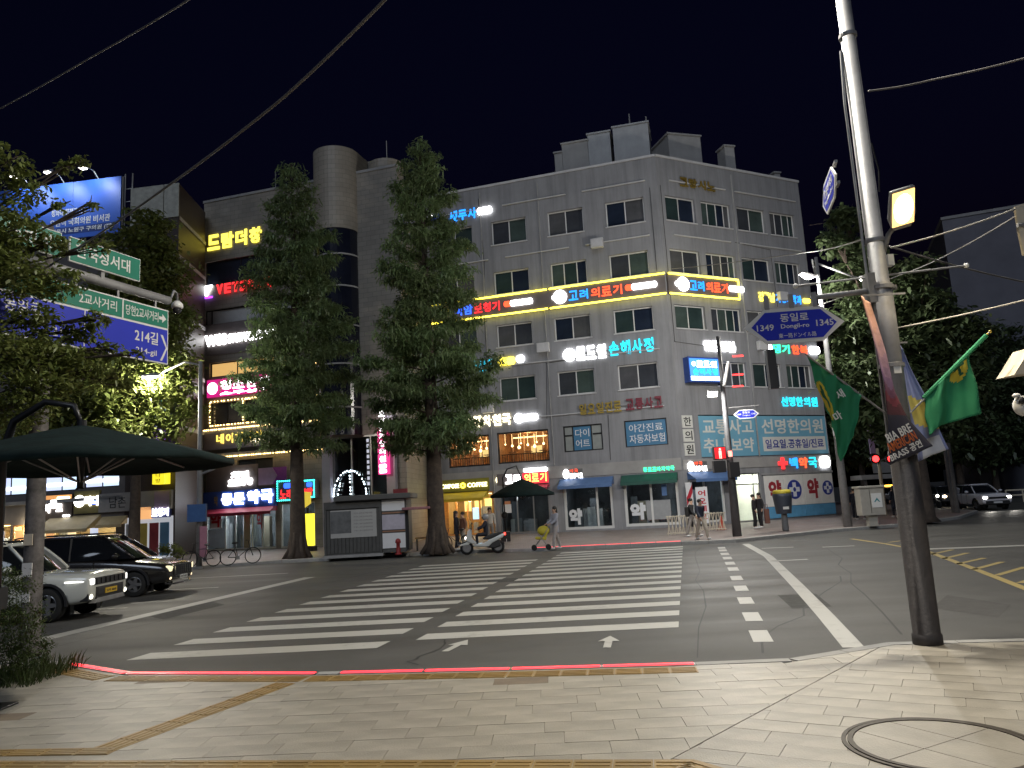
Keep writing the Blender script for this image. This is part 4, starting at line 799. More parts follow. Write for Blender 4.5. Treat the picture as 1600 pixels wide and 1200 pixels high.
for k, ch in enumerate('회상양'): lettering(e, ch, .2, .65, 1.0+k*.65, 1.45+k*.65, WHT, -.068, .012, .02, 'letter')

# ---------------------------------------------------------------- dark brick building and the old shop row
brk = thing('brick_building', 'dark brick block with pale sheeted top floor left of the tiled building', 'building', FB.o)
fo(FB, brk, wall_mb(-2.7, .45, ZF-.1, 22.3, [(-2.3, -.6, 18.3, 19.0)]), 'wall', BRICK); window(FB, brk, -2.3, -.6, 18.3, 19.0, (.5,), DFRAME, False)
a, b, c, d = [FB.P(u, dd, 0)-FB.o for u, dd in ((-2.7, 0), (.45, 0), (-.55, 4.6), (-2.7, 4.6))]; sd_ = MB()
for p, q in ((b, c), (c, d), (d, a)): sd_.quad((p.x, p.y, 0), (q.x, q.y, 0), (q.x, q.y, 22.3), (p.x, p.y, 22.3))
sd_.build('side_wall', BRICK, brk); MB().add([(p.x, p.y, 22.28) for p in (a, b, c, d)], [(0, 1, 2, 3)]).build('roof', CONC, brk)
SHEET = mat('pale_sheeting', (.36, .37, .34), .6, 0, .25, 3, .4, 6); fo(FB, brk, MB().box(-2.72, -.55, -.05, -.003, 19.9, 22.32), 'sheeting', SHEET); fo(FB, brk, MB().box(-.5, .46, -.05, -.003, 20.2, 22.32), 'sheeting', SHEET)
for zz in (17.6, 14.2, 10.8, 7.4, 20.0):
    p, q = b, c; MB().add([(p.x+.05, p.y, zz), (q.x+.05, q.y, zz), (q.x+.05, q.y, zz+.25), (p.x+.05, p.y, zz+.25)], [(0, 1, 2, 3)]).build('floor_band', CONC, brk); fo(FB, brk, MB().box(-2.7, .46, -.05, -.002, zz, zz+.25), 'floor_band', CONC) if zz < 19 else None
old = thing('shop_building', 'old shop row with lit upstairs windows behind the parked cars', 'building', FB.P(-14, 0, 0))
OLDW = mat('grimy_wall', (.13, .12, .12), .8, 0, .25, .8); UPW = []
for x0, x1, yt, yb in ((4, 41, 750, 775), (67, 123, 744, 769), (131, 186, 738, 763)):
    a, b, c, d = FB.rect(x0, yt, yb, x1, -.1); UPW.append((a, b, c, d+.6))
OSH = [(-12.9, -10.0, ZF+.05, 2.5), (-9.9, -8.0, ZF+.05, 2.4), (-7.9, -3.2, ZF+.05, 2.45), (-2.6, .3, ZF+.05, 2.4)]
fo(FB, old, wall_mb(-14, -2.7, ZF-.1, 19.2, UPW+OSH[:3]), 'wall', OLDW)
fo(FB, old, MB().box(-14, -2.72, .3, 9, 18.9, 19.15), 'roof', CONC); fo(FB, old, MB().box(-14, -13.9, .001, 9, 0, 19), 'side_wall', OLDW)
for (a, b, c, d) in UPW: window(FB, old, a, b, c, d, (.5,) if b-a > 1.8 else (.3,), DFRAME, False, [emis((.62, .7, 1), 1.15, 'cool_lit_pane'), emis((.62, .78, 1), 1.3, 'cool_lit_pane2')], .12, .06); fo(FB, old, MB().box(0, b-a-.1, 0, .02, 0, .18), 'ceiling_tube', emis((.9, .95, 1), 3), a+.05, .1, c+.3)
fo(FB, old, MB().box(-13.9, -2.8, -.2, -.003, 3.55, 3.75), 'cornice', CONC)
WARMI = mat('warm_shop_interior', (.5, .36, .2), .6, 0, .2, 2)
for k, hole in enumerate(OSH[:3]):
    sf = shopfront(FB, old, hole, WOODP if k < 2 else WHITEF, (.33, .66), WARMI, 3, .08, True, 50+k); w = hole[1]-hole[0]
    bx('ceiling_light', emis((1, .72, .3) if k < 2 else (1, .85, .5), 7), sf, .2, w-.2, .6, 1.6, 2.2, 2.24); lamp('shop_light', sf, (w/2, .9, 1.9), 150, (1, .8, .5), .2); lamp('door_light', sf, (w/2, -.45, 2.15), 45, (1, .82, .5), .15)
    for j in range(3): bx('wall_poster', emis([(1, .5, .2), (1, .8, .5), (.6, .7, 1)][j], .7), sf, .2+w*.3*j, .2+w*.3*j+.5, -.02, -.005, .9, 1.9)
sfb = shopfront(FB, brk, (-2.6, .3, ZF+.05, 2.4), WHITEF, (.25, .5, .75), WARMI, .02, .08, False) if False else None
for k, (c_, x_) in enumerate((((.55, .6, .7), -2.5), ((.5, .42, .1), -1.75), ((.3, .05, .07), -1.05), ((.12, .28, .5), -.4))): fo(FB, brk, MB().box(0, .55, -.1, -.06, .25, 2.1), 'banner_poster', mat('shop_banner_%d' % k, c_, .6), x_, 0, 0)
fo(FB, brk, MB().box(-2.6, .35, -.06, -.004, .15, 2.45), 'shop_window', emis((.75, .78, .85), .45), 0, 0, 0)
awning(FB, old, FB.px(80, 815)[0], FB.px(158, 812)[0], 2.0, 2.75, 1.2, mat('beige_awning', (.45, .36, .2), .6, 0, .15, 2)); awning(FB, old, FB.px(160, 812)[0], FB.px(200, 812)[0], 2.15, 2.6, .6, MATS['beige_awning'])
e, w, h = fsign(FB, FB.rect(56, 775, 812, 115, -.09), 'brown shop sign with orange lit top and white letters'); bx('board', mat('brown_board', (.1, .075, .06), .6), e, 0, w, -.15, -.004, 0, h); bx('top_glow_panel', emis((1, .45, .15), .8), e, .02, w-.02, -.16, -.151, h*.72, h*.97)
letters(e, '미먹', w*.12, w*.46, h*.25, h*.62, LW, -.2, .04, .05); letters(e, '땅', w*.46, w*.63, h*.42, h*.8, LW, -.2, .04, .05); letters(e, '로', w*.6, w*.78, h*.28, h*.6, LW, -.2, .04, .05); pill(e, w*.62, w*.95, h*.78, h*.9, LWW, 'small_strip', -.19, -.161); pill(e, w*.78, w*.96, h*.05, h*.13, LW, 'small_strip', -.19, -.151)
e, w, h = fsign(FB, FB.rect(119, 768, 803, 158, -.09), 'olive shop sign with white round logo'); bx('board', mat('olive_sign', (.2, .17, .06), .6), e, 0, w, -.15, -.004, 0, h); disc(e, w*.22, h*.55, h*.26, LW, 'logo', -.19, -.151); letters(e, '떡디', w*.42, w*1.0, h*.32, h*.75, LW, -.2, .04, .05); pill(e, w*.62, w*.97, h*.38, h*.7, LDB, 'blue_part', -.165, -.151)
e, w, h = fsign(FB, FB.rect(158, 772, 801, 271, -.07), 'grey fascia with black brush letters and lilac end'); bx('board', mat('grey_fascia', (.26, .25, .24), .7, 0, .1), e, 0, w, -.2, -.004, 0, h); lettering(e, '남촌', w*.15, w*.38, h*.2, h*.8, DFRAME, -.205, .01, .0); bx('lilac_end', mat('lilac_fascia', (.28, .22, .36), .6), e, w*.77, w*.97, -.21, -.201, h*.05, h*.95)
e, w, h = fsign(FB, FB.rect(240, 729, 757, 258, -.0, -.6), 'yellow lit box sign with dark vertical letters', 'box_sign', d=-.6); bx('case', emis((1, .82, .03), 1.1), e, 0, w, -.1, .5, 0, h)
for k, ch in enumerate('방다식'): lettering(e, ch, w*.3, w*.7, h*(.08+.3*k), h*(.3+.3*k), DFRAME, -.108, .012, .0, 'letter')
e, w, h = fsign(FB, FB.rect(217, 796, 809, 268, -.03), 'white lit letters on navy shop sign near banners'); bx('board', mat('navy_board', (.04, .05, .18), .5), e, w*.45, w, -.2, -.004, -.05, h+.05); letters(e, '보청기', w*.47, w*.99, .02, h, LW, -.24, .04, .04); bx('orange_panel', emis((1, .5, .2), .9), e, 0, w*.43, -.2, -.004, -.1, h+.1)
e, w, h = fsign(FB, FB.rect(242, 622, 688, 258, 0, -.6), 'tall lit screen sign fading from cyan to purple', 'screen_sign', d=-.6)
for k, c_ in enumerate(((.35, .08, .9), (.2, .2, 1), (.1, .45, 1), (.05, .75, .9))): q = bx('screen_panel', emis(c_, 1.3), e, 0, w, -.08, .06, h*k/4+.005, h*(k+1)/4-.005); 
for k, ch in enumerate('당식'): lettering(e, ch, w*.2, w*.8, h*(.3+.3*k), h*(.5+.3*k), LW, -.1, .02, .03, 'letter')
bx('bracket', RAIL, e, w*.4, w*.6, .06, .6, h*.5, h*.55)
# rooftop billboard with three lamps
b0 = FB.px(-30, 320, 1.0)[0]; b1 = FB.px(190, 300, 1.0)[0]; zb0, zb1 = 20.0, 23.75
e = thing('billboard', 'blue lit rooftop billboard with white writing above the old shops', 'billboard', FB.P(b0, 1.0, 19.15), FB.rot); w = b1-b0
BB = mat('billboard_blue', (.035, .12, .55), .5, 0, .08, .6); n = 3
for k in range(n): bx('panel', BB, e, w*k/n+.01, w*(k+1)/n-.01, -.06, 0, zb0-19.15, zb1-19.15)
for k in range(5): MB().tube([(w*k/4, .1, 0), (w*k/4, .1, zb1-19.15)], .05, 6).build('post', CONC, e)
for k in range(4): MB().tube([(w+.1+.5*(k % 2), .2, 0), (w+.1+.5*(k % 2), .2, zb1-19.15+.2)], .04, 6).build('truss_post', CONC, e) if k < 2 else None
for k in range(5): MB().tube([(w+.1, .2, .4+k*.85), (w+.6, .2, .4+k*.85)], .025, 5).build('truss_rung', CONC, e)
lettering(e, '청와대 행정관 (전)', w*.52, w*.76, 2.35, 2.85, WHT, -.068, .012, .02); lettering(e, '우원식 국회의원 비서관', w*.51, w*.93, 1.72, 2.2, WHT, -.068, .012, .02); q = bx('dark_stripe', mat('billboard_navy', (.02, .05, .22), .5), e, w*.5, w*.99, -.065, -.061, 1.15, 1.62); lettering(e, '서울시 노원구 구의원 (전)', w*.52, w*.95, 1.2, 1.55, WHT, -.073, .012, .02)
for k, fx in enumerate((.36, .6, .84)):
    MB().tube([(w*fx, .1, zb1-19.15-.1), (w*fx, -.5, zb1-19.15+.35), (w*fx, -1.3, zb1-19.15+.3)], .03, 6).build('lamp_arm', CONC, e)
    hd = MB().prism_yz([(-1.2, .1), (-1.55, .0), (-1.6, .12), (-1.3, .3)], w*fx-.2, w*fx+.2).build('lamp_head', CONC, e, loc=(0, 0, zb1-19.15+.1)); bx('lamp_lens', emis((1, .95, .85), 14, 'flood_lens'), hd, w*fx-.17, w*fx+.17, -1.58, -1.28, -.03, .03)
    lamp('flood_light', e, (w*fx, -1.35, zb1-19.15+.02), 240, (.8, .9, 1), .08, 120, (R(62), 0, 0))
# ---------------------------------------------------------------- far right block
TB = mat('far_block_wall', (.15, .15, .18), .8, 0, .15, .3)
p = at(1512, 620, 78); q = at(1640, 620, 78); zt = at(1510, 342, 78).z; tbk = thing('apartment_block', 'plain dark grey block rising behind trees at the far right', 'building', (p.x, 78, 0), R(-22))
wT = 26; hs_ = [(2+4.2*i, 3.4+4.2*i, 3+3*j, 4.3+3*j) for i in range(2) for j in range(4)]
wb = wall_mb(0, wT, 0, zt, hs_).build('wall', TB, tbk); MB().box(0, .2, .001, 14, 0, zt).box(.2, wT, 13.8, 14, 0, zt).build('side_wall', TB, tbk); MB().box(-.1, wT, -.1, 14, zt, zt+.3).build('roof', CONC, tbk)
for (a, b, c, d) in hs_:
    f = bx('window', DFRAME, tbk, a, b, .18, .22, c, d); bx('pane', pane_mat(int(a*7+c)), f, a+.05, (a+b)/2-.02, .16, .179, c+.05, d-.05); bx('pane', pane_mat(int(a*3+c)), f, (a+b)/2+.02, b-.05, .16, .179, c+.05, d-.05)
# ================================================================== STREET FURNITURE
GALV = mat('galvanised_steel', (.26, .26, .265), .55, .25, .22, 3, .1, 20); DKPOST = mat('dark_post_sleeve', (.045, .04, .04), .65, 0, .25, 6, .3, 25); WHITEP = mat('white_enamel', (.7, .7, .68), .35, 0, .04); SIGNBLUE = mat('sign_blue', (.016, .03, .46), .4, 0, .04); SIGNGREEN = mat('sign_green', (.012, .18, .12), .4, 0, .05); BLK = mat('black_plastic', (.015, .015, .017), .4, 0, .1)
LENSW = emis((1, .8, .42), 30, 'street_lamp_lens'); LENSC = emis((1, .97, .85), 30, 'cool_lamp_lens')
def post(e, h, r0, r1, m=GALV, n=14, name='pole'): return MB().tube([(0, 0, 0), (0, 0, h*.5), (0, 0, h)], [r0, (r0+r1)/2, r1], n).build(name, m, e, smooth=True)
def lamphead(e, p, d, ln=.7, wd=.24, lens=None, tilt=0.0):
    """flat street lamp head hanging at p, reaching along the direction d"""
    rz = math.atan2(d[1], d[0]); hd = MB().prism_xz([(-.05, .02), (ln*.15, -.03), (ln, -.02), (ln, .05), (ln*.35, .13), (-.05, .08)], -wd/2, wd/2).build('lamp_head', GALV, e, bevel=.02, loc=p, rot=(0, -tilt, rz))
    MB().box(ln*.2, ln*.95, -wd*.4, wd*.4, -.055, -.032).build('lens', lens or LENSW, hd); return hd
def dotted(e, mb, name, m, loc, smooth=False): return mb.build(name, m, e, smooth=smooth, loc=loc)

# ---- foreground lamp post at the right with boards, flags and banners
B = G(1450, 1006, ZS); YP = B.y
fp = thing('lamp_post', 'tall grey steel lamp post with dark sleeve at the right kerb', 'lamp post', B)
MB().tube([(0, 0, .0), (0, 0, .12), (0, 0, .13), (0, 0, 2.35), (0, 0, 2.36)], [.175, .175, .16, .165, .155], 18).build('sleeve', DKPOST, fp, smooth=True)
MB().tube([(0, 0, 2.3), (0, 0, 4.6), (0, 0, 4.62), (0, 0, 11.2)], [.145, .135, .115, .085], 18).build('pole', GALV, fp, smooth=True)
for zz, r_ in ((4.55, .15), (2.36, .165), (3.5, .15), (5.2, .125), (8.2, .11)): MB().lathe([(r_, zz-.03), (r_+.012, zz-.025), (r_+.012, zz+.025), (r_, zz+.03)], n=18).build('clamp_band', GALV, fp)
MB().tube([(-.15, .03, 2.4), (-.15, .03, 7.2), (-.11, .03, 8.0)], .018, 6).build('cable_conduit', GALV, fp); MB().tube([(.15, 0, 5.9), (.18, 0, 6.2), (.13, 0, 6.6)], .012, 5).build('cable_loop', BLK, fp)
bx('sensor_box', WHITEP, fp, .12, .2, -.05, .05, 4.85, 5.0); bx('clamp_box', GALV, fp, -.2, -.1, -.09, .09, 4.35, 4.75); MB().box(-.045, .05, -.15, -.135, 3.38, 3.5).build('sticker', WHITEP, fp)
LP = lambda x, y, Y=YP: at(x, y, Y) - B
q = LP(1408, 326, YP-.35); MB().tube([(.06, -.02, LP(1392, 400).z), (q.x*.6, -.12, (q.z+LP(1392, 400).z)/2), (q.x+.02, -.25, q.z-.1)], [.04, .035, .03], 8).build('lamp_arm', GALV, fp, smooth=True)
hd = MB().prism_xy([(-.16, -.25), (.16, -.25), (.19, .12), (.12, .3), (-.12, .3), (-.19, .12)], 0, .06).build('lamp_head', GALV, fp, bevel=.015, loc=(q.x, q.y-.05, q.z), rot=(R(-52), R(-14), 0))
bx('glow_tray', emis((1, .6, .2), 2.2, 'lamp_tray_glow'), hd, -.15, .15, -.22, .24, -.012, -.001); MB().ball((0, .02, -.012), .13, .2, .05, 16, 8).build('lens', LENSW, hd, smooth=True); lamp('street_light', hd, (0, 0, -.12), 430, (1, .84, .6), .2, 170, (0, 0, 0))  # tray emits by itself, standing in for the yellow lamplight on the housing rim
MB().tube([(0, 0, 11.1), (-.2, .25, 11.45), (-.95, 1.25, 11.6)], [.06, .05, .045], 8).build('lamp_arm', GALV, fp, smooth=True); lh = lamphead(fp, Vector((-.9, 1.2, 11.55)), (-.6, .8), .85, .3, LENSC); lamp('street_light', lh, (.45, 0, -.3), 4900, (1, .94, .83), .32)
a, b = LP(1243, 447), LP(1510, 415); MB().tube([a, b], .014, 6).build('cross_rod', GALV, fp)
for p in (a, b): MB().ball(p, .035).build('rod_cap', WHITEP, fp)
# road name board on an arm
a, b = LP(1268, 466), LP(1400, 449); MB().tube([a, b], .038, 10).build('board_arm', GALV, fp, smooth=True)
def hexboard(e, c, L, Hh, rz, name='road_name_board'):
    n_ = bpy.data.objects.new(name, None); return n_
def nameboard(label, base, L, Hh, rz, texts, tip=.16, group=None):
    e = thing('road_name_board', label, 'road sign', base, rz, group); t = Hh*.62*tip/.16
    P = lambda k: [(-L/2+k, 0), (-L/2+t, -Hh/2+k), (L/2-t, -Hh/2+k), (L/2-k, 0), (L/2-t, Hh/2-k), (-L/2+t, Hh/2-k)]
    MB().prism_xz(P(0), -.012, .012).build('plate', WHITEP, e); k = Hh*.1
    MB().prism_xz([(x*(1-.09*(abs(z) < 1e-6)), z) for x, z in P(k)], -.016, -.0125).build('blue_field', SIGNBLUE, e)
    for s, x0, x1, z0, z1, bl in texts: lettering(e, s, x0*L, x1*L, z0*Hh, z1*Hh, WHITEP, -.0175, .002, bl)
    return e
c = at(1240, 508, YP); e = nameboard('blue road name board with pointed white ends hanging from the lamp post', c, 1.3, .47, R(-5), [('동일로', -.13, .15, .1, .34, .015), ('Dongil-ro', -.13, .15, -.12, .04, .012), ('東一路ドンイル路', -.16, .21, -.36, -.22, .0), ('1349', -.37, -.2, -.12, .06, .015), ('1345', .22, .39, -.08, .1, .015)])
for xx in (-.32, .0, .3): bx('hanger', GALV, e, xx-.03, xx+.03, -.02, .02, .23, .42)
c = at(1326, 288, YP+.5); e = nameboard('blue road name board seen edge on high beside the lamp post', (B.x-.2, YP+.72, c.z), 1.25, .46, R(256), [('한글비석로', -.3, .3, .0, .28, .015), ('Hangeulbiseok-ro', -.3, .3, -.25, -.08, .01)])
for zz in (-.15, .15): bx('bracket', GALV, e, .55, .72, -.02, .02, zz-.02, zz+.02)
# flags
FGREEN = mat('flag_green', (.015, .2, .085), .8, 0, .12, 3); FYEL = mat('flag_yellow', (.55, .42, .03), .8, 0, .1); FDK = mat('flag_dark_green', (.01, .09, .04), .8, 0, .1)
def cloth(e, top, bot, m, name='cloth', nu=18, nv=14, amp=.05, ph=0.0, mfun=None, mats=None):
    """cloth between two polylines (top edge, bottom edge), folded in depth"""
    def samp(pl, t):
        t = t*(len(pl)-1); i = min(int(t), len(pl)-2); return pl[i]+(pl[i+1]-pl[i])*(t-i)
    mb = MB()
    for j in range(nv+1):
        for i in range(nu+1):
            u, v = i/nu, j/nv; p = samp(top, u)*(1-v)+samp(bot, u)*v
            mb.v.append((p.x + .012*math.sin(9*v+3*u), p.y + amp*(.25+.75*v)*math.sin(u*9+ph+v*1.5)+amp*.4*math.sin(u*21+ph*2), p.z))
    for j in range(nv):
        for i in range(nu):
            mb.f.append((j*(nu+1)+i, (j+1)*(nu+1)+i, (j+1)*(nu+1)+i+1, j*(nu+1)+i+1)); mb.m.append(mfun((i+.5)/nu, (j+.5)/nv) if mfun else 0)
    o = mb.build(name, mats or m, e, smooth=True); sdm = o.modifiers.new('thickness', 'SOLIDIFY'); sdm.thickness = .004; return o
def emblem(cu, cv, ru, rv):
    def f(u, v):
        du, dv = (u-cu)/ru, (v-cv)/rv
        if du*du+dv*dv > 1: return 0
        return 2 if (abs(du-dv*.4) < .22 and abs(dv) < .75) or (abs(dv+.1) < .18 and abs(du) < .6) else 1
    return f
e = thing('flag', 'green flag drooping to the left of the lamp post with yellow emblem', 'flag', at(1388, 650, YP-.14)); o_ = e.location.copy(); T = lambda x, y, dy=-.1: at(x, y, YP+dy)-o_
MB().tube([T(1392, 652, 0), T(1258, 553, -.18)], .013, 8).build('staff', GALV, e)
cloth(e, [T(1262, 555, -.16), T(1290, 577), T(1318, 598), T(1346, 618)], [T(1292, 638), T(1300, 668), T(1318, 722), T(1332, 680)], FGREEN, 'cloth', 34, 30, .05, .6, emblem(.2, .66, .19, .3), [FGREEN, FYEL, FDK])
for k, (s, x, y) in enumerate((('새', 1318, 618), ('마', 1314, 652))):
    p = T(x, y, -.2); me, _ = _tmesh(s, .02, .5); link('letter', me, WHITEP, e, p-Vector((.06, 0, .06)), (.11, .004, .12), (0, R(-28), R(8)))
e = thing('flag', 'green flag hanging to the right of the lamp post with gold tipped staff', 'flag', at(1416, 648, YP-.14)); o_ = e.location.copy()
MB().tube([T(1408, 660, 0), T(1546, 519, -.2)], .013, 8).build('staff', GALV, e); MB().ball(T(1547, 518, -.2), .022).ball(T(1543, 522, -.2), .016).build('finial', mat('gold', (.6, .45, .1), .3, .8), e)
MB().tube([T(1443, 622, -.04), T(1541, 524, -.19)], .03, 8).build('sleeve', FGREEN, e)
cloth(e, [T(1443, 620, -.04), T(1470, 593), T(1495, 567), T(1512, 552)], [T(1449, 681), T(1468, 666), T(1505, 655), T(1535, 646)], FGREEN, 'cloth', 34, 26, .045, 2.0, emblem(.72, .1, .2, .24), [FGREEN, FYEL, FDK])
# banners
PK = mat('banner_peach', (.5, .24, .16), .7, 0, .15); MV = mat('banner_mauve', (.2, .11, .22), .7, 0, .2, 6); DR = mat('banner_dark_red', (.16, .02, .03), .7, 0, .4, 8); NV = mat('banner_navy', (.025, .025, .045), .7, 0, .2); OR = mat('banner_orange', (.5, .12, .03), .7, 0, .1)
e = thing('banner', 'dark poster banner with orange and white lettering tied to the lamp post', 'banner', at(1390, 720, YP-.2)); o_ = e.location.copy()
cloth(e, [T(1345, 462, -.4), T(1366, 540, -.36), T(1380, 600, -.34), T(1386, 655, -.32), T(1390, 727, -.3)], [T(1360, 474, -.2), T(1384, 550, -.2), T(1399, 612, -.2), T(1421, 655, -.2), T(1458, 697, -.2)], PK, 'cloth', 60, 10, .006, .3, lambda u, v: min(9, int(max(0, u+.02*math.sin(v*9))/.07)) if u < .72 else 10, [mat('banner_tone_%d' % k, [(.5, .27, .19), (.47, .26, .21), (.43, .25, .24), (.38, .23, .26), (.31, .19, .26), (.24, .15, .24), (.17, .1, .2), (.13, .05, .1), (.16, .03, .05), (.07, .02, .03)][k], .75, 0, .3, 9) for k in range(10)]+[NV])
rz = (0, R(-21), 0)
for s, x0, y0, w_, h_, m_ in (('BIA BRE', 1389, 692, .36, .11, WHITEP), ('AMERICAN', 1391, 708, .42, .12, OR), ('BRASS 공연', 1394, 722, .47, .1, WHITEP)):
    me, _ = _tmesh(s, .02, .5); p = T(x0, y0, -.36); link('lettering', me, m_, e, p, (w_, .003, h_), (0, R(-22), R(6)))
bx('tie_arm', GALV, e, T(1352, 466, -.3).x-.01, T(1400, 470, 0).x, -.01-.05, .01-.05, T(1352, 466).z-.012, T(1352, 466).z+.012)
e = thing('banner', 'pale blue and yellow banner hanging on the right of the lamp post', 'banner', at(1440, 705, YP-.1)); o_ = e.location.copy(); LB_ = mat('banner_pale_blue', (.25, .29, .52), .7, 0, .12); LY_ = mat('banner_yellow', (.6, .5, .12), .7, 0, .1); LW_ = mat('banner_white', (.6, .62, .68), .7, 0, .08)
cloth(e, [T(1403, 538, .1), T(1406, 541, .08), T(1409, 545, .05)], [T(1432, 722, .1), T(1456, 712, .05), T(1482, 702, 0)], LB_, 'cloth', 14, 40, .02, 1.2, lambda u, v: 1 if .42 < v-.12*u < .68 and u > .15 else (2 if v > .84 and .2 < u < .9 else 0), [LB_, LY_, LW_])
bx('tie_arm', GALV, e, T(1398, 538, .1).x, T(1412, 542, .1).x, .09, .11, T(1403, 538, .1).z-.01, T(1403, 538, .1).z+.012)
# utility pole at the right edge (mostly outside the picture) that holds the wires
c = G(1640, 985, ZS); up = thing('utility_pole', 'pole at the right picture edge with cream board and white camera', 'pole', (c.x+1.5, 9.6, ZS)); o_ = up.location.copy(); T = lambda x, y, Y=9.6: at(x, y, Y)-o_
post(up, 6.6, .16, .12); CREAM = mat('cream_board', (.62, .55, .42), .6, 0, .06)
MB().add([T(1586, 322), T(1620, 312), T(1620, 395), T(1600, 398), T(1592, 360)], [(0, 1, 2, 3, 4)]).add([p+Vector((0, .04, 0)) for p in (T(1586, 322), T(1620, 312), T(1620, 395), T(1600, 398), T(1592, 360))], [(4, 3, 2, 1, 0)]).build('cream_board', CREAM, up)
hood = MB().prism_xz([(T(1575, 588).x, T(1575, 588).z), (T(1640, 580).x, T(1640, 580).z), (T(1640, 540).x, T(1640, 540).z), (T(1602, 545).x, T(1602, 545).z)], -.12, .25).build('hood', CREAM, up)
MB().ball(T(1598, 634), .11, .11, .13).ball(T(1588, 618, 9.55), .05, .04, .03).build('camera_dome', WHITEP, up, smooth=True); MB().ball(T(1597, 626, 9.5), .045, .03, .045).build('camera_lens', BLK, up); MB().tube([T(1590, 352), (0, 0, T(1590, 352).z)], .03, 6).build('board_arm', GALV, up); MB().tube([T(1620, 570), (0, 0, T(1620, 570).z)], .03, 6).build('hood_arm', GALV, up); MB().tube([T(1600, 620), (0, 0, T(1600, 590).z)], .02, 6).build('camera_bracket', GALV, up)
def wire(label, pts, r_=.012, m=BLK, sag=.0):
    pts = [Vector(p) for p in pts]; L = []
    for a, b in zip(pts, pts[1:]):
        for k in range(12): s = k/12; L.append(a+(b-a)*s-Vector((0, 0, sag*4*s*(1-s))))
    L.append(pts[-1]); e = MB().tube(L, r_, 6).build('wire', m, None, smooth=True); tag(e, label, 'wire', 'overhead wires'); return e
WG = mat('pale_wire', (.45, .43, .38), .5, 0, .1)
wire('pale wire from the lamp post to the cream board', [at(1392, 387, YP), at(1587, 326, 9.6)], .011, WG, .03); wire('dark cable with pale splice leaving the upper lamp post', [at(1357, 142, YP), at(1460, 124, 10), at(1640, 80, 9.2)], .013, mat('grey_wire', (.16, .15, .14), .5), .02)
wire('pale wire below the flag height leaving the lamp post', [at(1398, 513, YP), at(1640, 459, 9.4)], .01, WG, .02); wire('dark wire falling away behind the lamp post to the right', [at(1390, 385, YP+1), at(1640, 448, 14)], .014, MATS['grey_wire'], .05); wire('dark wire rising behind the lamp post to the right', [at(1200, 500, 40), at(1400, 432, 22), at(1600, 330, 12)], .015, MATS['grey_wire'], .1)
wire('thick dark cable crossing the sky above the billboard', [at(-20, 470, 12.5), at(110, 395, 12), at(270, 285, 9.5), at(440, 155, 7.5), at(606, -5, 6), at(800, -220, 5)], .017, mat('grey_wire', (.16, .15, .14), .5), .02); wire('thin dark cable at the top left corner of the sky', [at(-20, 180, 14), at(150, 85, 11), at(310, -10, 9)], .012, MATS['grey_wire'], .02)
wire('slack wire strung past the right end of the corner building', [at(1050, 420, 44), at(1262, 394, 30), at(1345, 375, 20)], .02, MATS['grey_wire'], .05)

# ---- direction sign gantry at the left
gp = Vector((-7.95, 12.75, ZS)); gd = Vector((.357, .934, 0)).normalized(); grz = math.atan2(gd.y, gd.x)
ga = thing('sign_gantry', 'grey gantry post with arm carrying direction signs among the leaves', 'gantry', gp)
MB().tube([(0, 0, 0), (0, 0, .1), (0, 0, .11), (0, 0, 4.6), (0, 0, 7.2)], [.17, .17, .15, .14, .11], 16).build('pole', mat('stained_post', (.1, .09, .085), .7, .2, .6, 5, .2, 20), ga, smooth=True)
for zz, ww, hh, m_ in ((1.25, .16, .22, WHITEP), (1.75, .14, .18, CREAM), (.85, .12, .16, WHITEP)): MB().box(-ww/2, ww/2, -.165, -.148, zz, zz+hh).build('sticker_scrap', m_, ga)
zarm = at(258, 462, 14.95).z-ZS; MB().tube([gd*-.9+Vector((0, 0, zarm)), gd*2.75+Vector((0, 0, zarm))], [.1, .085], 14).build('arm', GALV, ga, smooth=True)
for s in (-.5, .6, 1.5, 2.4): MB().tube([gd*s+Vector((0, 0, zarm)), gd*s+Vector((0, 0, zarm-.3))], .03, 6).build('hanger', GALV, ga)
pe = gd*2.8+Vector((0, 0, zarm)); MB().tube([pe+Vector((0, 0, .05)), pe+Vector((.02, .1, .25)), pe+Vector((.04, .2, .22)), pe+Vector((.04, .22, .02))], .025, 8).build('camera_neck', GALV, ga, smooth=True); MB().lathe([(.05, .06), (.11, .0), (.12, -.08), (.1, -.1)], pe+Vector((.04, .22, 0)), 16).build('camera_hood', WHITEP, ga, smooth=True); MB().ball(pe+Vector((.04, .22, -.13)), .09).build('camera_globe', mat('smoked_globe', (.03, .03, .035), .1), ga, smooth=True)
dsn = thing('direction_sign', 'large blue and green direction sign hanging from the gantry arm', 'road sign', gp+gd*-1.0+Vector((.17, -.06, 0)), grz); L = 3.55; zb_ = zarm-.28-1.12; zt_ = zarm-.28
MB().box(0, L, -.02, .02, zb_, zt_).build('plate', WHITEP, dsn, bevel=.012); bx('blue_field', SIGNBLUE, dsn, .03, L-.03, -.026, -.021, zb_+.03, zt_-.42); bx('green_field', SIGNGREEN, dsn, .03, L-.03, -.026, -.021, zt_-.38, zt_-.03)
bx('divider', WHITEP, dsn, 2.42, 2.45, -.03, -.0265, zt_-.4, zt_-.02); bx('divider', WHITEP, dsn, 1.62, 1.64, -.03, -.0265, zb_+.05, zt_-.42)
lettering(dsn, '당현2교사거리', 2.5, 3.28, zt_-.3, zt_-.1, WHITEP, -.03, .004, .01); MB().prism_xz([(3.3, zt_-.23), (3.38, zt_-.23), (3.38, zt_-.29), (3.48, zt_-.2), (3.38, zt_-.11), (3.38, zt_-.17), (3.3, zt_-.17)], -.031, -.0265).build('arrow', WHITEP, dsn)
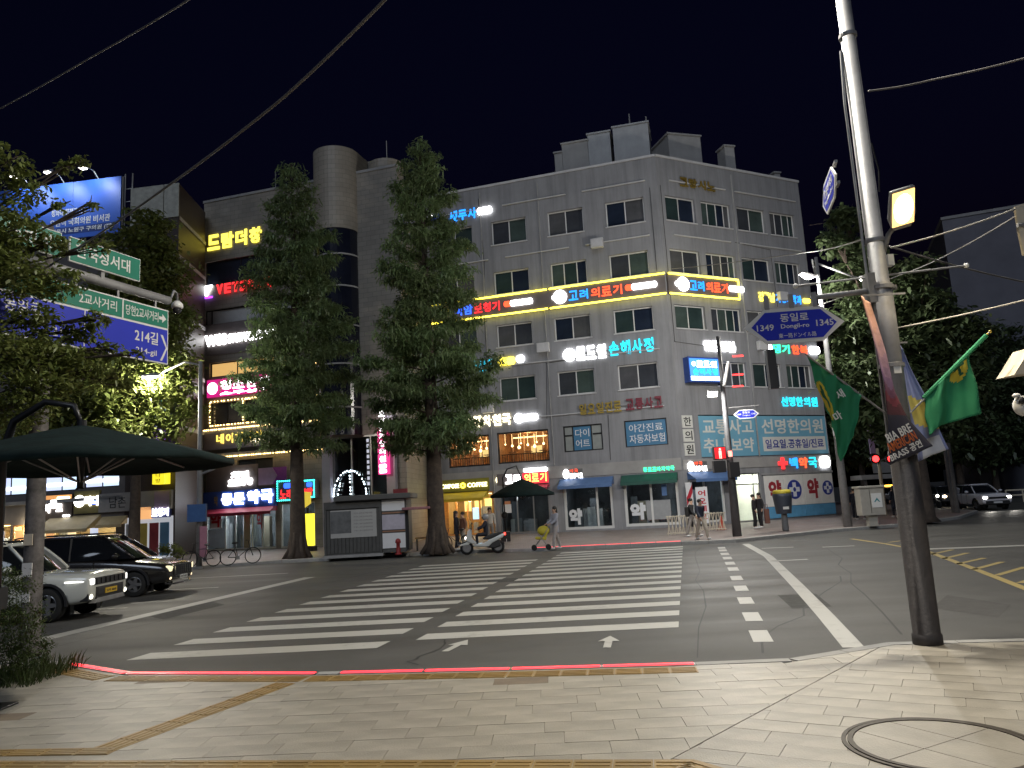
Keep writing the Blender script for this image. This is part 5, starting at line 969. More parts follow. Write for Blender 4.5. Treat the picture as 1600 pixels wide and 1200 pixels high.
lettering(dsn, '214길', 2.72, 3.28, zb_+.35, zb_+.6, WHITEP, -.03, .004, .012); lettering(dsn, '214-gil', 2.75, 3.25, zb_+.1, zb_+.24, WHITEP, -.03, .004, .008); MB().prism_xz([(3.34, zb_+.58), (3.48, zb_+.33), (3.34, zb_+.06), (3.39, zb_+.06), (3.52, zb_+.33), (3.4, zb_+.58)], -.031, -.0265).build('chevron', WHITEP, dsn)
lettering(dsn, '2교사거리', 1.5, 2.3, zt_-.3, zt_-.1, WHITEP, -.03, .004, .01); lettering(dsn, '213길', 1.0, 1.55, zb_+.12, zb_+.34, WHITEP, -.03, .004, .012); lettering(dsn, '동일로', .15, .8, zb_+.4, zb_+.65, WHITEP, -.03, .004, .012)
gsn = thing('direction_sign', 'narrow green direction sign standing above the gantry arm', 'road sign', gp+gd*.35+Vector((.1, -.04, 0)), grz); MB().box(0, 1.55, -.02, .02, zarm+.16, zarm+.62).build('plate', WHITEP, gsn, bevel=.01); bx('green_field', SIGNGREEN, gsn, .02, 1.53, -.026, -.021, zarm+.18, zarm+.6); lettering(gsn, '한국성서대', .12, 1.3, zarm+.27, zarm+.52, WHITEP, -.03, .004, .015); bx('bracket', GALV, gsn, .7, .78, .02, .06, zarm, zarm+.5)
gs2 = thing('direction_sign', 'green direction sign above the gantry arm at the left picture edge', 'road sign', gp+gd*-1.3+Vector((.1, -.04, 0)), grz); MB().box(0, 1.5, -.02, .02, zarm+.16, zarm+.62).build('plate', WHITEP, gs2, bevel=.01); bx('green_field', SIGNGREEN, gs2, .02, 1.48, -.026, -.021, zarm+.18, zarm+.6); lettering(gs2, '노원역', .5, 1.3, zarm+.27, zarm+.52, WHITEP, -.03, .004, .015); bx('bracket', GALV, gs2, .7, .78, .02, .06, zarm, zarm+.5)

# ---- big shade parasol by the crossing
def parasol(label, base, apex, Rr, zr, drop, m, arm=None, ribs=8, rotz=.2, group=None):
    e = thing('parasol', label, 'parasol', base, 0, group); ax, ay, az = apex; mb = MB(); NR = 6
    for k in range(ribs*4):
        pass
    ring = []
    for j in range(NR+1):
        t = j/NR; row = []
        for k in range(ribs*4):
            a = 2*math.pi*k/(ribs*4)+rotz; sag = .06*abs(math.sin(a*ribs/2-rotz*ribs/2))*t
            rr = Rr*t*(1-sag*.6); row.append((ax+rr*math.cos(a), ay+rr*math.sin(a), az-(az-zr)*t**1.15 - sag*.35))
        ring.append(row)
    n = ribs*4
    for row in ring: mb.v += row
    for j in range(NR):
        for k in range(n): mb.f.append((j*n+k, (j+1)*n+k, (j+1)*n+(k+1) % n, j*n+(k+1) % n)); mb.m.append(0)
    b0 = len(mb.v); mb.v += [(x, y, z-drop) for x, y, z in ring[-1]]
    for k in range(n): mb.f.append((NR*n+k, b0+k, b0+(k+1) % n, NR*n+(k+1) % n)); mb.m.append(0)
    o = mb.build('canopy', m, e, smooth=True); s = o.modifiers.new('thickness', 'SOLIDIFY'); s.thickness = .006
    for k in range(ribs):
        a = 2*math.pi*k/ribs+rotz; q = (ax+Rr*.97*math.cos(a), ay+Rr*.97*math.sin(a), zr-.02); MB().tube([(ax, ay, az-.08), ((ax+q[0])/2, (ay+q[1])/2, (az+zr)/2-.05), q], .012, 5).build('rib', GALV, e)
        MB().tube([(ax, ay, zr-.25), ((ax+q[0])/2, (ay+q[1])/2, (az+zr)/2-.06)], .01, 5).build('strut', GALV, e)
    MB().lathe([(.05, az+.06), (.06, az-.1), (.035, zr-.3), (.05, zr-.32)], (ax, ay, 0), 12).build('hub', BLK, e)
    return e
PG = mat('parasol_green', (.008, .018, .018), .95, 0, .35, 5, .3, 14, 0, .2)
ap = at(128, 664, 9.2); bs = Vector((ap.x-.95, 9.2, ZS))
e = parasol('large dark green parasol beside the gantry post at the left', bs, (ap.x-bs.x, 0, ap.z-ZS), 1.74, at(128, 722, 9.2).z-ZS, .07, PG, rotz=.45)
MB().tube([(0, 0, 0), (0, 0, 2.9), (.12, 0, 3.3), (.5, 0, 3.52), (.85, 0, 3.45), (.95, 0, ap.z-ZS-.02)], [.055, .055, .045, .04, .035, .03], 10).build('mast', BLK, e, smooth=True); MB().box(-.2, .2, -.2, .2, 0, .025).build('foot', BLK, e, bevel=.005); bx('crank_box', BLK, e, -.08, .08, -.1, .1, 1.1, 1.35)
c = at(815, 748, 41); e = parasol('dark green parasol outside the coffee shop', Vector((c.x-1.0, 41, ZF)), (1.0, 0, c.z-ZF), 1.75, at(815, 772, 41).z-ZF, .12, PG, rotz=.3)
MB().tube([(0, 0, 0), (0, 0, 3.3), (.25, 0, 3.75), (.75, 0, 3.9), (1.0, 0, c.z-ZF)], .04, 8).build('mast', BLK, e, smooth=True); MB().box(-.25, .25, -.25, .25, 0, .5).build('foot', BLK, e, bevel=.02); MB().ball((0, 0, 1.35), .18).build('crank_housing', BLK, e)

# ---- street lamps and signals across the road
p = G(311, 885, ZF); e = thing('street_lamp', 'tall grey street lamp post by the left pharmacy with blue box', 'street lamp', (p.x, p.y, ZF)); o_ = e.location.copy(); q = at(236, 588, p.y+.9)-o_; post(e, q.z+.4, .13, .08); MB().tube([(0, 0, q.z+.2), (q.x*.3, .2, q.z+.45), (q.x+.4, q.y, q.z+.1)], .045, 8).build('lamp_arm', GALV, e, smooth=True); lh = lamphead(e, q+Vector((.4, 0, 0)), (-1, -.1), .8, .3, LENSC); lamp('street_light', lh, (.4, 0, -.35), 1500, (1, .93, .78), .14)
bx('blue_box', mat('box_blue', (.05, .12, .3), .5), e, -.42, .38, -.28, -.12, 1.9, 2.65); MB().tube([(0, 0, 3.95), (.55, -.1, 4.1), (.7, -.1, 4.15)], .05, 6).build('bracket', GALV, e); bx('poster_wrap', mat('pink_notice', (.45, .2, .26), .6), e, .1, .4, -.2, -.15, .4, 1.7)
p = G(1152, 838, ZF); e = thing('traffic_signal', 'dark signal pole with red walking signal and bright lamp at the crossing', 'traffic signal', (p.x, p.y, ZF)); o_ = e.location.copy(); YS = p.y; T = lambda x, y, dy=0: at(x, y, YS+dy)-o_
MB().tube([(0, 0, 0), (0, 0, 3.2), (0, 0, 5.8), (0, 0, 8.9)], [.2, .15, .11, .08], 14).build('pole', mat('dark_grey_paint', (.09, .09, .095), .5, .2, .2, 4), e, smooth=True)
q = T(1114, 616, -.5); MB().tube([(0, 0, q.z+.15), (q.x*.5, -.2, q.z+.2), (q.x+.05, -.35, q.z+.1)], .035, 8).build('lamp_arm', GALV, e); hd = MB().box(-.22, .22, -.14, .14, 0, .12).build('lamp_head', GALV, e, bevel=.02, loc=q, rot=(R(-50), 0, 0)); MB().box(-.18, .18, -.11, .11, -.03, -.002).build('lens', emis((1, .97, .85), 45, 'flood_white'), hd); lamp('street_light', hd, (-.55, 0, -.45), 1150, (1, .97, .9), .2)
MB().tube([T(1131, 604, -.2), T(1138, 565, -.2)], .07, 8).build('loudspeaker', WHITEP, e)
SIGR = emis((1, .03, .03), 6, 'signal_red')
sg = MB().box(T(1136, 0).x, T(1149, 0).x, -.25, .05, T(1140, 612).z, T(1140, 551).z).build('signal_head', BLK, e, bevel=.02)
for yy in (557, 586, 604): c = T(1148, yy, -.1); MB().box(c.x-.12, c.x+.35, -.2, -.17, c.z-.03, c.z+.03).build('red_edge_light', SIGR, e)
for k, (yt, yb) in enumerate(((697, 719), (719, 739))):
    a = T(1116, yb, -.35); b = T(1133, yt, -.35); hdp = MB().box(a.x, b.x, -.42, -.12, a.z+.01, b.z-.01).build('walk_signal', BLK, e, bevel=.015)
    if k == 0:
        cx = (a.x+b.x)/2; cz = (a.z+b.z)/2; MB().box(a.x+.03, b.x-.03, -.426, -.421, a.z+.05, b.z-.05).build('red_glow_panel', emis((1, .02, .03), .6), e); MB().ball((cx, -.44, cz+.16), .05, .015, .055).box(cx-.06, cx+.06, -.445, -.43, cz-.08, cz+.1).box(cx-.055, cx-.01, -.444, -.431, cz-.24, cz-.079).box(cx+.01, cx+.055, -.444, -.431, cz-.24, cz-.079).build('red_figure', emis((1, .12, .1), 9), e)
bx('control_box', BLK, e, -.12, .3, -.35, -.1, 2.55, 3.2); MB().tube([(0, -.1, 3.3), (-.35, -.2, 3.4)], .03, 6).build('bracket', GALV, e); bx('countdown_light', emis((1, .25, .2), 3), e, -.12, .05, -.3, -.26, 3.45, 3.7)
c = at(1166, 647, YS); MB().tube([(0, 0, c.z-ZF+.32), (c.x-p.x+.6, 0, c.z-ZF+.36)], .025, 6).build('board_arm', GALV, e); nameboard('small blue road name board on the signal pole', (c.x, YS, c.z), 1.12, .4, R(-4), [('동일로', -.15, .15, .05, .32, .015), ('Dongil-ro', -.15, .15, -.25, -.05, .01), ('1349', -.36, -.2, -.1, .1, .01), ('1345', .2, .36, -.1, .1, .01)])
p = G(1325, 823, ZF); e = thing('street_lamp', 'tall street lamp post at the corner beside the pharmacy panels', 'street lamp', (p.x, p.y, ZF)); o_ = e.location.copy(); YS = p.y; post(e, 13.2, .2, .08)
MB().tube([(0, 0, 12.9), (-.2, 0, 13.1), (T(1272, 433).x, -.2, T(1272, 433).z+.05)], .05, 8).build('lamp_arm', GALV, e, smooth=True); q = T(1272, 434, -.2); lh = lamphead(e, q, (-1, -.3), .8, .3, LENSC, R(15)); MB().ball((.42, 0, -.06), .3, .16, .12, 12, 8).build('lens_bowl', LENSC, lh, smooth=True); lamp('street_light', lh, (.4, 0, -.4), 2600, (1, .95, .86), .3)
MB().tube([(0, 0, 12.9), (T(1340, 436).x, -.1, T(1340, 436).z)], .05, 8).build('lamp_arm', GALV, e, smooth=True); lh = lamphead(e, T(1340, 436), (1, -.3), .7, .26, LENSC); MB().ball((.35, 0, -.05), .26, .14, .1, 12, 8).build('lens_bowl', LENSC, lh, smooth=True); bx('white_fixture', WHITEP, e, -.25, .05, -.3, -.15, 4.3, 4.9); MB().ball((-.1, -.25, 4.2), .12).build('camera_globe', WHITEP, e)
p = G(1228, 830, ZF); e = thing('litter_bin', 'dark grey post mounted bin with bright yellow top', 'bin', (p.x, p.y, ZF)); MB().lathe([(.13, 0), (.15, .1), (.13, .85), (.13, .95)], n=18).build('post', mat('mid_grey_paint', (.16, .17, .18), .5), e, smooth=True); MB().lathe([(.33, .8), (.34, .82), (.43, 1.55), (.44, 1.7), (.4, 1.72)], n=24).build('body', mat('slate_plastic', (.045, .055, .075), .45, 0, .1), e, smooth=True); MB().lathe([(.4, 1.68), (.42, 1.78), (.39, 1.86), (.3, 1.9)], n=24).build('cap', mat('bin_yellow', (.55, .45, .04), .5), e, smooth=True); bx('label', WHITEP, e, -.14, .12, -.385, -.36, 1.0, 1.12)
p = G(1364, 822, ZF); e = thing('control_cabinet', 'beige roadside control cabinet on a narrow leg', 'cabinet', (p.x, p.y, ZF)); BEI = mat('beige_metal', (.36, .34, .3), .5, 0, .1); bx('leg', BEI, e, -.2, .2, -.15, .2, 0, .5); bx('case', BEI, e, -.55, .55, -.3, .3, .5, 1.75, .02); bx('lid', BEI, e, -.62, .62, -.36, .36, 1.751, 1.85, .02); q = bx('notice_plate', WHITEP, e, -.05, .42, -.32, -.301, .85, 1.5); MB().prism_xz([(.05, 1.1), (.19, 1.3), (.33, 1.1), (.27, 1.1), (.19, 1.2), (.11, 1.1)], -.326, -.3205).build('notice_mark', mat('teal_print', (.05, .25, .28), .5), e); bx('door_seam', DFRAME, e, -.12, -.1, -.306, -.301, .6, 1.7)
p = at(1400, 800, 52); e = thing('bus_shelter', 'dim grey shelter roof behind the lamp post', 'shelter', (at(1382, 800, 52).x, 52, ZF)); o_ = e.location.copy(); T = lambda x, y, dy=0: at(x, y, 52+dy)-o_
bx('roof', CONC, e, T(1338, 750).x, T(1432, 742).x, -.8, .9, T(1380, 748).z, T(1380, 741).z); bx('upper_panel', GALV, e, T(1362, 740).x, T(1430, 740).x, -.3, -.25, T(1380, 740).z+.05, T(1380, 722).z)
for x in (1352, 1420): bx('column', GALV, e, T(x, 750).x-.06, T(x, 750).x+.06, -.1, .1, 0, T(1380, 748).z)
p = at(1383, 800, 48); e = thing('signal_post', 'slim beige signal post with two round red lights', 'traffic signal', (p.x, 48, ZF)); o_ = e.location.copy(); T = lambda x, y, dy=0: at(x, y, 48+dy)-o_; hz = T(1383, 700).z
post(e, hz, .12, .09, CREAM); bx('lilac_plate', mat('lilac_plate', (.42, .3, .5), .5), e, -.45, -.13, -.05, .05, T(0, 738).z+.6, hz-.3)
for x in (1367, 1391): c = T(x, 717, -.15); MB().lathe([(.3, -.1), (.3, .1)], c, 18, 'y').build('signal_lamp', BLK, e); MB().lathe([(.2, -.13), (.2, -.101)], c, 18, 'y').build('red_lens', SIGR, e); MB().tube([(0, 0, c.z), (c.x, 0, c.z)], .04, 5).build('bracket', GALV, e)

# ---- kiosk and pavement clutter
p = G(497, 877, ZF); Yk = p.y; e = thing('kiosk', 'dark slatted street kiosk with large notices on its side', 'kiosk', (p.x, Yk+1.5, ZF), R(0)); KD = mat('kiosk_dark', (.08, .08, .078), .6, .1, .2, 3); pw = at(584, 870, Yk).x-p.x; ph = at(497, 786, Yk).z-ZF; w2 = at(628, 870, Yk).x-p.x
MB().box(0, pw, .04, 2.0, .12, ph).build('body', KD, e); nb = 14
for k in range(nb): bx('slat', KD, e, pw*k/nb+.015, pw*(k+1)/nb-.015, .0, .039, .2, ph-.35)
bx('corner_post', KD, e, -.1, .0, -.03, .1, .1, ph); bx('corner_post', KD, e, pw, pw+.1, -.03, .1, .1, ph); bx('top_rail', KD, e, -.1, pw+.1, -.04, .06, ph-.3, ph+.02); bx('roof', mat('kiosk_roof', (.09, .09, .088), .6), e, .4, w2+.25, -.3, 2.3, ph+.03, ph+.26, .03); bx('plinth', CONC, e, -.15, pw+.15, -.1, 2.05, 0, .12)
a = pw*.08; b = pw*.95; q = bx('notice_sheet', mat('pale_notice', (.42, .42, .41), .6, 0, .05), e, a, b, -.03, -.005, .85, 2.05); bx('photo_print', mat('grey_photo', (.13, .135, .14), .6, 0, .4, 3), e, a+.01, a+(b-a)*.45, -.036, -.031, 1.05, 2.0)
for k in range(6): lettering(e, '가나다라마', a+(b-a)*.5, a+(b-a)*.92, 1.85-k*.15, 1.92-k*.15, mat('print_grey', (.15, .15, .15), .6), -.034, .004, .0)
for k, (z0, z1, m_) in enumerate(((.3, .95, WHT), (1.0, 1.06, mat('dull_orange', (.3, .16, .1), .7)), (1.1, 1.75, mat('lilac_white', (.5, .47, .55), .6)), (1.8, 1.86, MATS['dull_orange']), (1.92, 2.4, WHT))): bx('side_notice', m_, e, pw+.12, w2-.05, .02+.002*k, .05, z0, z1)
bx('side_panel', KD, e, pw+.1, w2, .06, 1.9, .12, ph); bx('counter_flap', mat('dusty_pink_canvas', (.3, .14, .16), .8), e, w2-.1, w2+1.1, -.5, .6, ph-.5, ph-.38, .03); bx('window_frame', BLK, e, w2, w2+.12, -.02, .1, .2, ph-.4)
p = G(604, 866, ZF); e = thing('fan_unit', 'boxed outdoor unit with round black grille beside the kiosk', 'fan unit', (p.x-.3, p.y+1.6, ZF)); bx('case', GALV, e, -.6, .75, 0, .5, .0, 2.1, .02); MB().lathe([(.55, -.06), (.55, -.002)], (.08, 0, .62), 28, 'y').build('grille', BLK, e); ringmb(.3, .34, -.07, -.061).build('grille_ring', GALV, e, loc=(.08, 0, .62)); bx('blue_label', mat('blue_print', (.12, .25, .55), .5), e, -.45, -.05, -.01, -.003, 1.25, 1.6); bx('upper_notice', WHT, e, -.5, .4, -.01, -.003, 1.7, 2.05)
p = G(622, 867, ZF); e = thing('fire_hydrant', 'small red fire hydrant at the kerb near the kiosk', 'hydrant', (p.x, p.y+.15, ZF)); MB().lathe([(.16, 0), (.16, .05), (.1, .08), (.1, .5), (.14, .52), (.12, .65), (.04, .72)], n=16).build('body', mat('hydrant_red', (.3, .03, .03), .5, 0, .1), e, smooth=True); MB().tube([(-.2, 0, .42), (.2, 0, .42)], .055, 10).build('outlet', MATS['hydrant_red'], e)
p = G(663, 862, ZF); e = thing('bench', 'small timber bench beside the big trunk', 'bench', (p.x, p.y+.9, ZF)); bx('seat', mat('bench_timber', (.35, .25, .12), .6, 0, .2, 5), e, -.5, .4, -.2, .25, .55, .62, .01)
for x in (-.45, .32): bx('leg', BLK, e, x, x+.05, -.15, .2, 0, .55)
for k, (x, y, c_, lab) in enumerate(((1078, 838, (.5, .45, .36), 'cream folding barrier standing left of the walkers'), (1120, 832, (.5, .45, .36), 'cream folding barrier beside the signal pole base'))):
    p = G(x, y, ZF); e = thing('folding_barrier', lab, 'barrier', (p.x, p.y+1.2, ZF), R(-10), 'folding barriers'); n = 9
    for j in range(n): MB().tube([(-.75+j*.17, 0, .05), (-.75+j*.17+.12, 0, .95)], .022, 5).build('slat', mat('cream_slat', c_, .6), e); 
    for j in range(n): MB().tube([(-.75+j*.17+.12, .03, .05), (-.75+j*.17, .03, .95)], .022, 5).build('slat', MATS['cream_slat'], e)
    for zz in (.12, .9): MB().tube([(-.8, .015, zz), (.8, .015, zz)], .025, 5).build('rail', MATS['cream_slat'], e)
p = G(1131, 828, ZF); e = thing('traffic_cone', 'small red cone standing by the folding barrier', 'cone', (p.x, p.y+.4, ZF)); MB().lathe([(.24, 0), (.24, .04), (.16, .05), (.05, .7), (.03, .72)], n=14).build('cone', mat('cone_red', (.45, .06, .03), .6), e)
p = G(1142, 826, ZF); e = thing('roll_up_banner', 'narrow red and white standing banner at the lobby entrance', 'banner', (p.x-.2, p.y+5.0, ZF)); bx('sheet', WHT, e, -.35, .35, -.02, .0, .15, 2.3); bx('foot', BLK, e, -.4, .4, -.2, .2, 0, .06); bx('pole', BLK, e, -.02, .02, .005, .03, .06, 2.3)
for k, ch in enumerate('요세오어'): lettering(e, ch, -.22, .22, .4+k*.45, .75+k*.45, mat('red_print', (.5, .03, .05), .5), -.026, .01, .03, 'letter')
p = G(1074, 822, ZF); e = thing('roll_up_banner', 'red and white diagonal striped banner by the corner shop', 'banner', (FR.P(.15, -.25, 0).x, FR.P(.15, -.25, 0).y, ZF), FR.rot); bx('sheet', WHT, e, -.25, .25, -.02, .0, .5, 2.6); MB().prism_xz([(-.24, 1.2), (.24, 2.0), (.24, 2.5), (-.24, 1.7)], -.026, -.021).build('red_stripe', mat('red_print', (.5, .03, .05), .5), e); bx('foot', BLK, e, -.25, .25, -.15, .15, 0, .5)
# far guard rail, far lamps
a, b = at(1572, 772, 62), at(1680, 772, 60); e = thing('guard_rail', 'pale guard rail along the far road at the right edge', 'railing', (a.x, a.y, 0)); 
for zz in (.55, .95): MB().tube([(0, 0, zz), (b.x-a.x, b.y-a.y, zz)], .06, 6).build('rail', CREAM, e)
for k in range(5): MB().tube([((b.x-a.x)*k/4, (b.y-a.y)*k/4, 0), ((b.x-a.x)*k/4, (b.y-a.y)*k/4, 1.0)], .06, 6).build('post', CREAM, e)
for k, (x, y, Y, c_, s_, lab) in enumerate(((1488, 718, 90, (1, .9, .7), .35, 'far street lamp left of the white car'), (1546, 722, 110, (1, .95, .8), .5, 'far bright street lamp above the white car'), (1583, 724, 120, (.9, .95, 1), .3, 'far street lamp near the bus'), (1427, 534, 46, (1, .92, .7), .3, 'upper of two lamps glowing through the right tree'), (1435, 552, 45, (1, .92, .7), .38, 'lower of two lamps glowing through the right tree'))):
    p = at(x, y, Y); e = thing('street_lamp', lab, 'street lamp', (p.x+1.0, Y, 0), 0, 'far street lamps'); MB().tube([(0, 0, 0), (0, 0, p.z), (-.5, 0, p.z+.25), (-1.0, 0, p.z+.12)], [.12, .08, .06, .05], 8).build('pole', GALV, e, smooth=True); MB().prism_xz([(-1.0-s_*.8, .06), (-1.0+s_, .06), (-1.0+s_*.7, .2), (-1.0-s_*.6, .2)], -.2, .2).build('lamp_head', GALV, e, loc=(0, 0, p.z)); MB().ball((-1.0, -.05, p.z), s_*.8, .2, .14, 10, 6).build('lens', emis(c_, 10, 'far_lens_%d' % k), e)
# ================================================================== TREES AND PLANTS
BARK = mat('bark', (.06, .045, .035), .9, 0, .4, 5, .9, 9)
def leafmesh(name, V, Fq, Ft, shade, m, parent, kind=None):
    me = bpy.data.meshes.new(name); nv = len(V); nq = len(Fq); ntr = len(Ft); me.vertices.add(nv); me.vertices.foreach_set('co', V.astype(np.float32).ravel())
    loops = np.concatenate([Fq.ravel(), Ft.ravel()]).astype(np.int32); me.loops.add(len(loops)); me.loops.foreach_set('vertex_index', loops); me.polygons.add(nq+ntr)
    st = np.concatenate([np.arange(nq)*4, nq*4+np.arange(ntr)*3]).astype(np.int32); me.polygons.foreach_set('loop_start', st)
    at_ = me.attributes.new('shade', 'FLOAT', 'FACE'); at_.data.foreach_set('value', shade.astype(np.float32)); me.update(calc_edges=True); me.validate(); me.materials.append(m)
    return link(name, me, None, parent)
def fronds(P, D, L, Wd, droop, rng):
    """feathery drooping sprays: quad + tip triangle; P base points, D unit directions"""
    n = len(P); side = np.cross(D, np.array([0, 0, 1.0]))+rng.normal(0, .35, (n, 3)); side /= np.linalg.norm(side, axis=1)[:, None]+1e-9
    L = L[:, None]; w = Wd[:, None]; p1 = P+D*L*.55; p1[:, 2] -= (droop*L[:, 0]*.18); p2 = P+D*L; p2[:, 2] -= droop*L[:, 0]*.6
    V = np.stack([P-side*w*.35, P+side*w*.35, p1+side*w*.5, p1-side*w*.5, p2], 1).reshape(-1, 3); i = np.arange(n)*5
    return V, np.stack([i, i+1, i+2, i+3], 1), np.stack([i+3, i+2, i+4], 1)
def conifer(label, base, H, clear, Rm, n, seed, m, trunk_r=.42, group=None, lean=0.0):
    e = thing('conifer_tree', label, 'tree', base, 0, group); rng = np.random.default_rng(seed)
    tr = MB().tube([(0, 0, -.05), (0, 0, .25), (0, 0, .9), (lean*.3, 0, H*.4), (lean, 0, H*.97)], [trunk_r*1.5, trunk_r*1.15, trunk_r*.95, trunk_r*.6, .03], 14)
    for k in range(7):
        a = 2*math.pi*k/7+rng.uniform(-.3, .3); tr.tube([(trunk_r*1.75*math.cos(a), trunk_r*1.75*math.sin(a), -.05), (trunk_r*1.05*math.cos(a), trunk_r*1.05*math.sin(a), .35), (trunk_r*.75*math.cos(a), trunk_r*.75*math.sin(a), 1.2)], [.1, .12, .07], 6)
    tr.build('trunk', BARK, e, smooth=True)
    lb = MB(); Ps, Ds, Ls, Ws, Sh = [], [], [], [], []; nl = 88
    wts = []; limbs = []
    for k in range(nl):
        t = ((k+rng.uniform(0, 1))/nl)**1.05; prof = (1-t)**.46*(.7+.3*min(1, t/.22)); Ln = max(.3, Rm*prof*rng.uniform(.7, 1.08)); a = k*2.399+rng.uniform(-.5, .5); rise = .22+.5*t+rng.uniform(-.08, .12)
        d = np.array([math.cos(a), math.sin(a), rise]); d /= np.linalg.norm(d); b0 = np.array([lean*t, 0, clear+(H-clear)*t-Ln*.3*d[2]]); limbs.append((b0, d, Ln, a, t)); wts.append(Ln**1.7)
    tot = sum(wts)
    for (b0, d, Ln, a, t), wt in zip(limbs, wts):
        bend = lambda s_: b0+d*Ln*s_+np.array([0, 0, -.16*Ln*s_*s_]); lb.tube([b0, bend(.5), bend(1)], [.018+.04*(1-t)*Ln/Rm, .02, .006], 5); lat = np.array([-math.sin(a), math.cos(a), 0]); ntw = max(5, int(Ln*4.5)); cnt = max(6, int(n*wt/tot/ntw)); clump = rng.uniform(.2, .8)
        for j in range(ntw):                      # side twigs with their own drooping sprays
            s0 = .18+.82*(j+rng.uniform(0, 1))/ntw; sd_ = 1 if j % 2 else -1; p0 = bend(s0); tl_ = Ln*(.42-.26*s0)*rng.uniform(.6, 1.25)+.12; td = d*.55+lat*sd_*.85+rng.normal(0, .18, 3); td /= np.linalg.norm(td); lb.tube([p0, p0+td*tl_+np.array([0, 0, -.1*tl_])], [.009, .003], 3)
            ss = rng.uniform(.05, 1.1, cnt); q_ = p0+np.outer(ss*tl_, td); q_[:, 2] -= .12*ss*ss*tl_; q_ += rng.normal(0, .1+.05*tl_, (cnt, 3))*np.array([1, 1, .8]); dd = td*.5+rng.normal(0, .75, (cnt, 3)); dd[:, 2] -= .25; dd /= np.linalg.norm(dd, axis=1)[:, None]
            Ps.append(q_); Ds.append(dd); Ls.append(rng.uniform(.12, .3, cnt)); Ws.append(rng.uniform(.04, .085, cnt)); Sh.append(np.clip(clump+rng.normal(0, .12)+rng.normal(0, .18, cnt), 0, 1))
    lb.build('limbs', BARK, e); P = np.concatenate(Ps); V, q, t3 = fronds(P, np.concatenate(Ds), np.concatenate(Ls), np.concatenate(Ws), .6, rng); s = np.concatenate(Sh)
    leafmesh('crown', V, q, t3, np.concatenate([s, s]), m, e); return e
def leaves(centres, radii, per, size, rng, flat=.5, aspect=.55):
    Ps, Sh = [], []
    for c, r_, k in zip(centres, radii, per):
        v = rng.normal(0, 1, (k, 3)); v /= np.linalg.norm(v, axis=1)[:, None]; v *= (rng.uniform(0, 1, k)**.45)[:, None]*np.array([r_, r_, r_*.72])
        sub = rng.normal(0, 1, (max(3, k//40), 3)); sub /= np.linalg.norm(sub, axis=1)[:, None]; sub *= (rng.uniform(.3, 1, len(sub))**.5)[:, None]*np.array([r_, r_, r_*.75])
        j = rng.integers(0, len(sub), k); cl = rng.uniform(.1, .9, len(sub)); p = np.where((rng.uniform(0, 1, k) < .78)[:, None], sub[j]+rng.normal(0, .2*r_, (k, 3))*np.array([1, 1, .6]), v)
        Ps.append(np.array(c)+p); Sh.append(np.clip(cl[j]+rng.normal(0, .18, k), 0, 1))
    P = np.concatenate(Ps); s = np.concatenate(Sh); n = len(P); D = rng.normal(0, 1, (n, 3)); D[:, 2] = D[:, 2]*flat-.25; D /= np.linalg.norm(D, axis=1)[:, None]
    return (*fronds(P, D, rng.uniform(.7, 1.35, n)*size, rng.uniform(.7, 1.3, n)*size*aspect, .4, rng), np.concatenate([s, s]))
def leafy(name, label, cat, base, blobs, dens, size, m, seed, trunk=None, group=None, aspect=.55):
    """tree with its leaf masses at the given points (x, y, z, radius), joined to the trunk by limbs"""
    e = thing(name, label, cat, base, 0, group); rng = np.random.default_rng(seed); b = Vector(base)
    C_ = [np.array(tuple(Vector(p[:3])-b)) for p in blobs]; rad = [p[3] for p in blobs]; per = [max(20, int(dens*r_*r_*r_**.3)) for r_ in rad]
    if trunk:
        r0, zt = trunk; MB().tube([(0, 0, -.05), (0, 0, .2), (.03, .02, zt*.5), (.0, .05, zt)], [r0*1.5, r0*1.1, r0*.9, r0*.7], 12).build('trunk', BARK, e, smooth=True); lb = MB()
        for c, r_ in zip(C_, rad):
            z0 = min(zt*rng.uniform(.75, 1.0), max(c[2]-.3, .3)); mid = np.array([c[0]*.45, c[1]*.45, (z0+c[2])/2+.25*abs(c[2]-z0)*.3]); lb.tube([(0, 0.03, z0), mid, c], [r0*.3, r0*.14, .012], 6)
            for k in range(4): v = rng.normal(0, .55*r_, 3); lb.tube([mid*.3+c*.7, c+v*.5, c+v], [r0*.12, .012, .005], 4)
        lb.build('limbs', BARK, e)
    V, q, t3, s = leaves(C_, rad, per, size, rng, aspect=aspect); leafmesh('crown' if trunk else 'foliage', V, q, t3, s, m, e); return e
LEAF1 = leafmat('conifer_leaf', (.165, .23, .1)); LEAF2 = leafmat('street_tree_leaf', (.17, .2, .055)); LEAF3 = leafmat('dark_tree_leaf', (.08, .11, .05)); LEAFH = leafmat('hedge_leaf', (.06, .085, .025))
def tree_from_px(label, xt, yt, xb, yb, wpx, seed, n, cl_px, **k):
    b = G(xb, yb, ZF); Y = b.y; H = at(xt, yt, Y).z-ZF; cl = at(xb, cl_px, Y).z-ZF; return conifer(label, (b.x, Y, ZF), H, cl, wpx/1200*Y/2, n, seed, LEAF1, lean=at(xt, yt, Y).x-b.x, **k)
tree_from_px('tall feathery conifer in front of the tiled building', 456, 258, 466, 872, 228, 3, 56000, 700, trunk_r=.38, group='tall conifers along the far kerb'); tree_from_px('tall feathery conifer left of the coffee shop', 655, 222, 684, 863, 252, 5, 64000, 705, trunk_r=.42, group='tall conifers along the far kerb')
def blobs_px(lst): return [(*at(x, y, Y), r_/1200*Y) for x, y, r_, Y in lst]
b = G(208, 885, ZF); Y0 = b.y
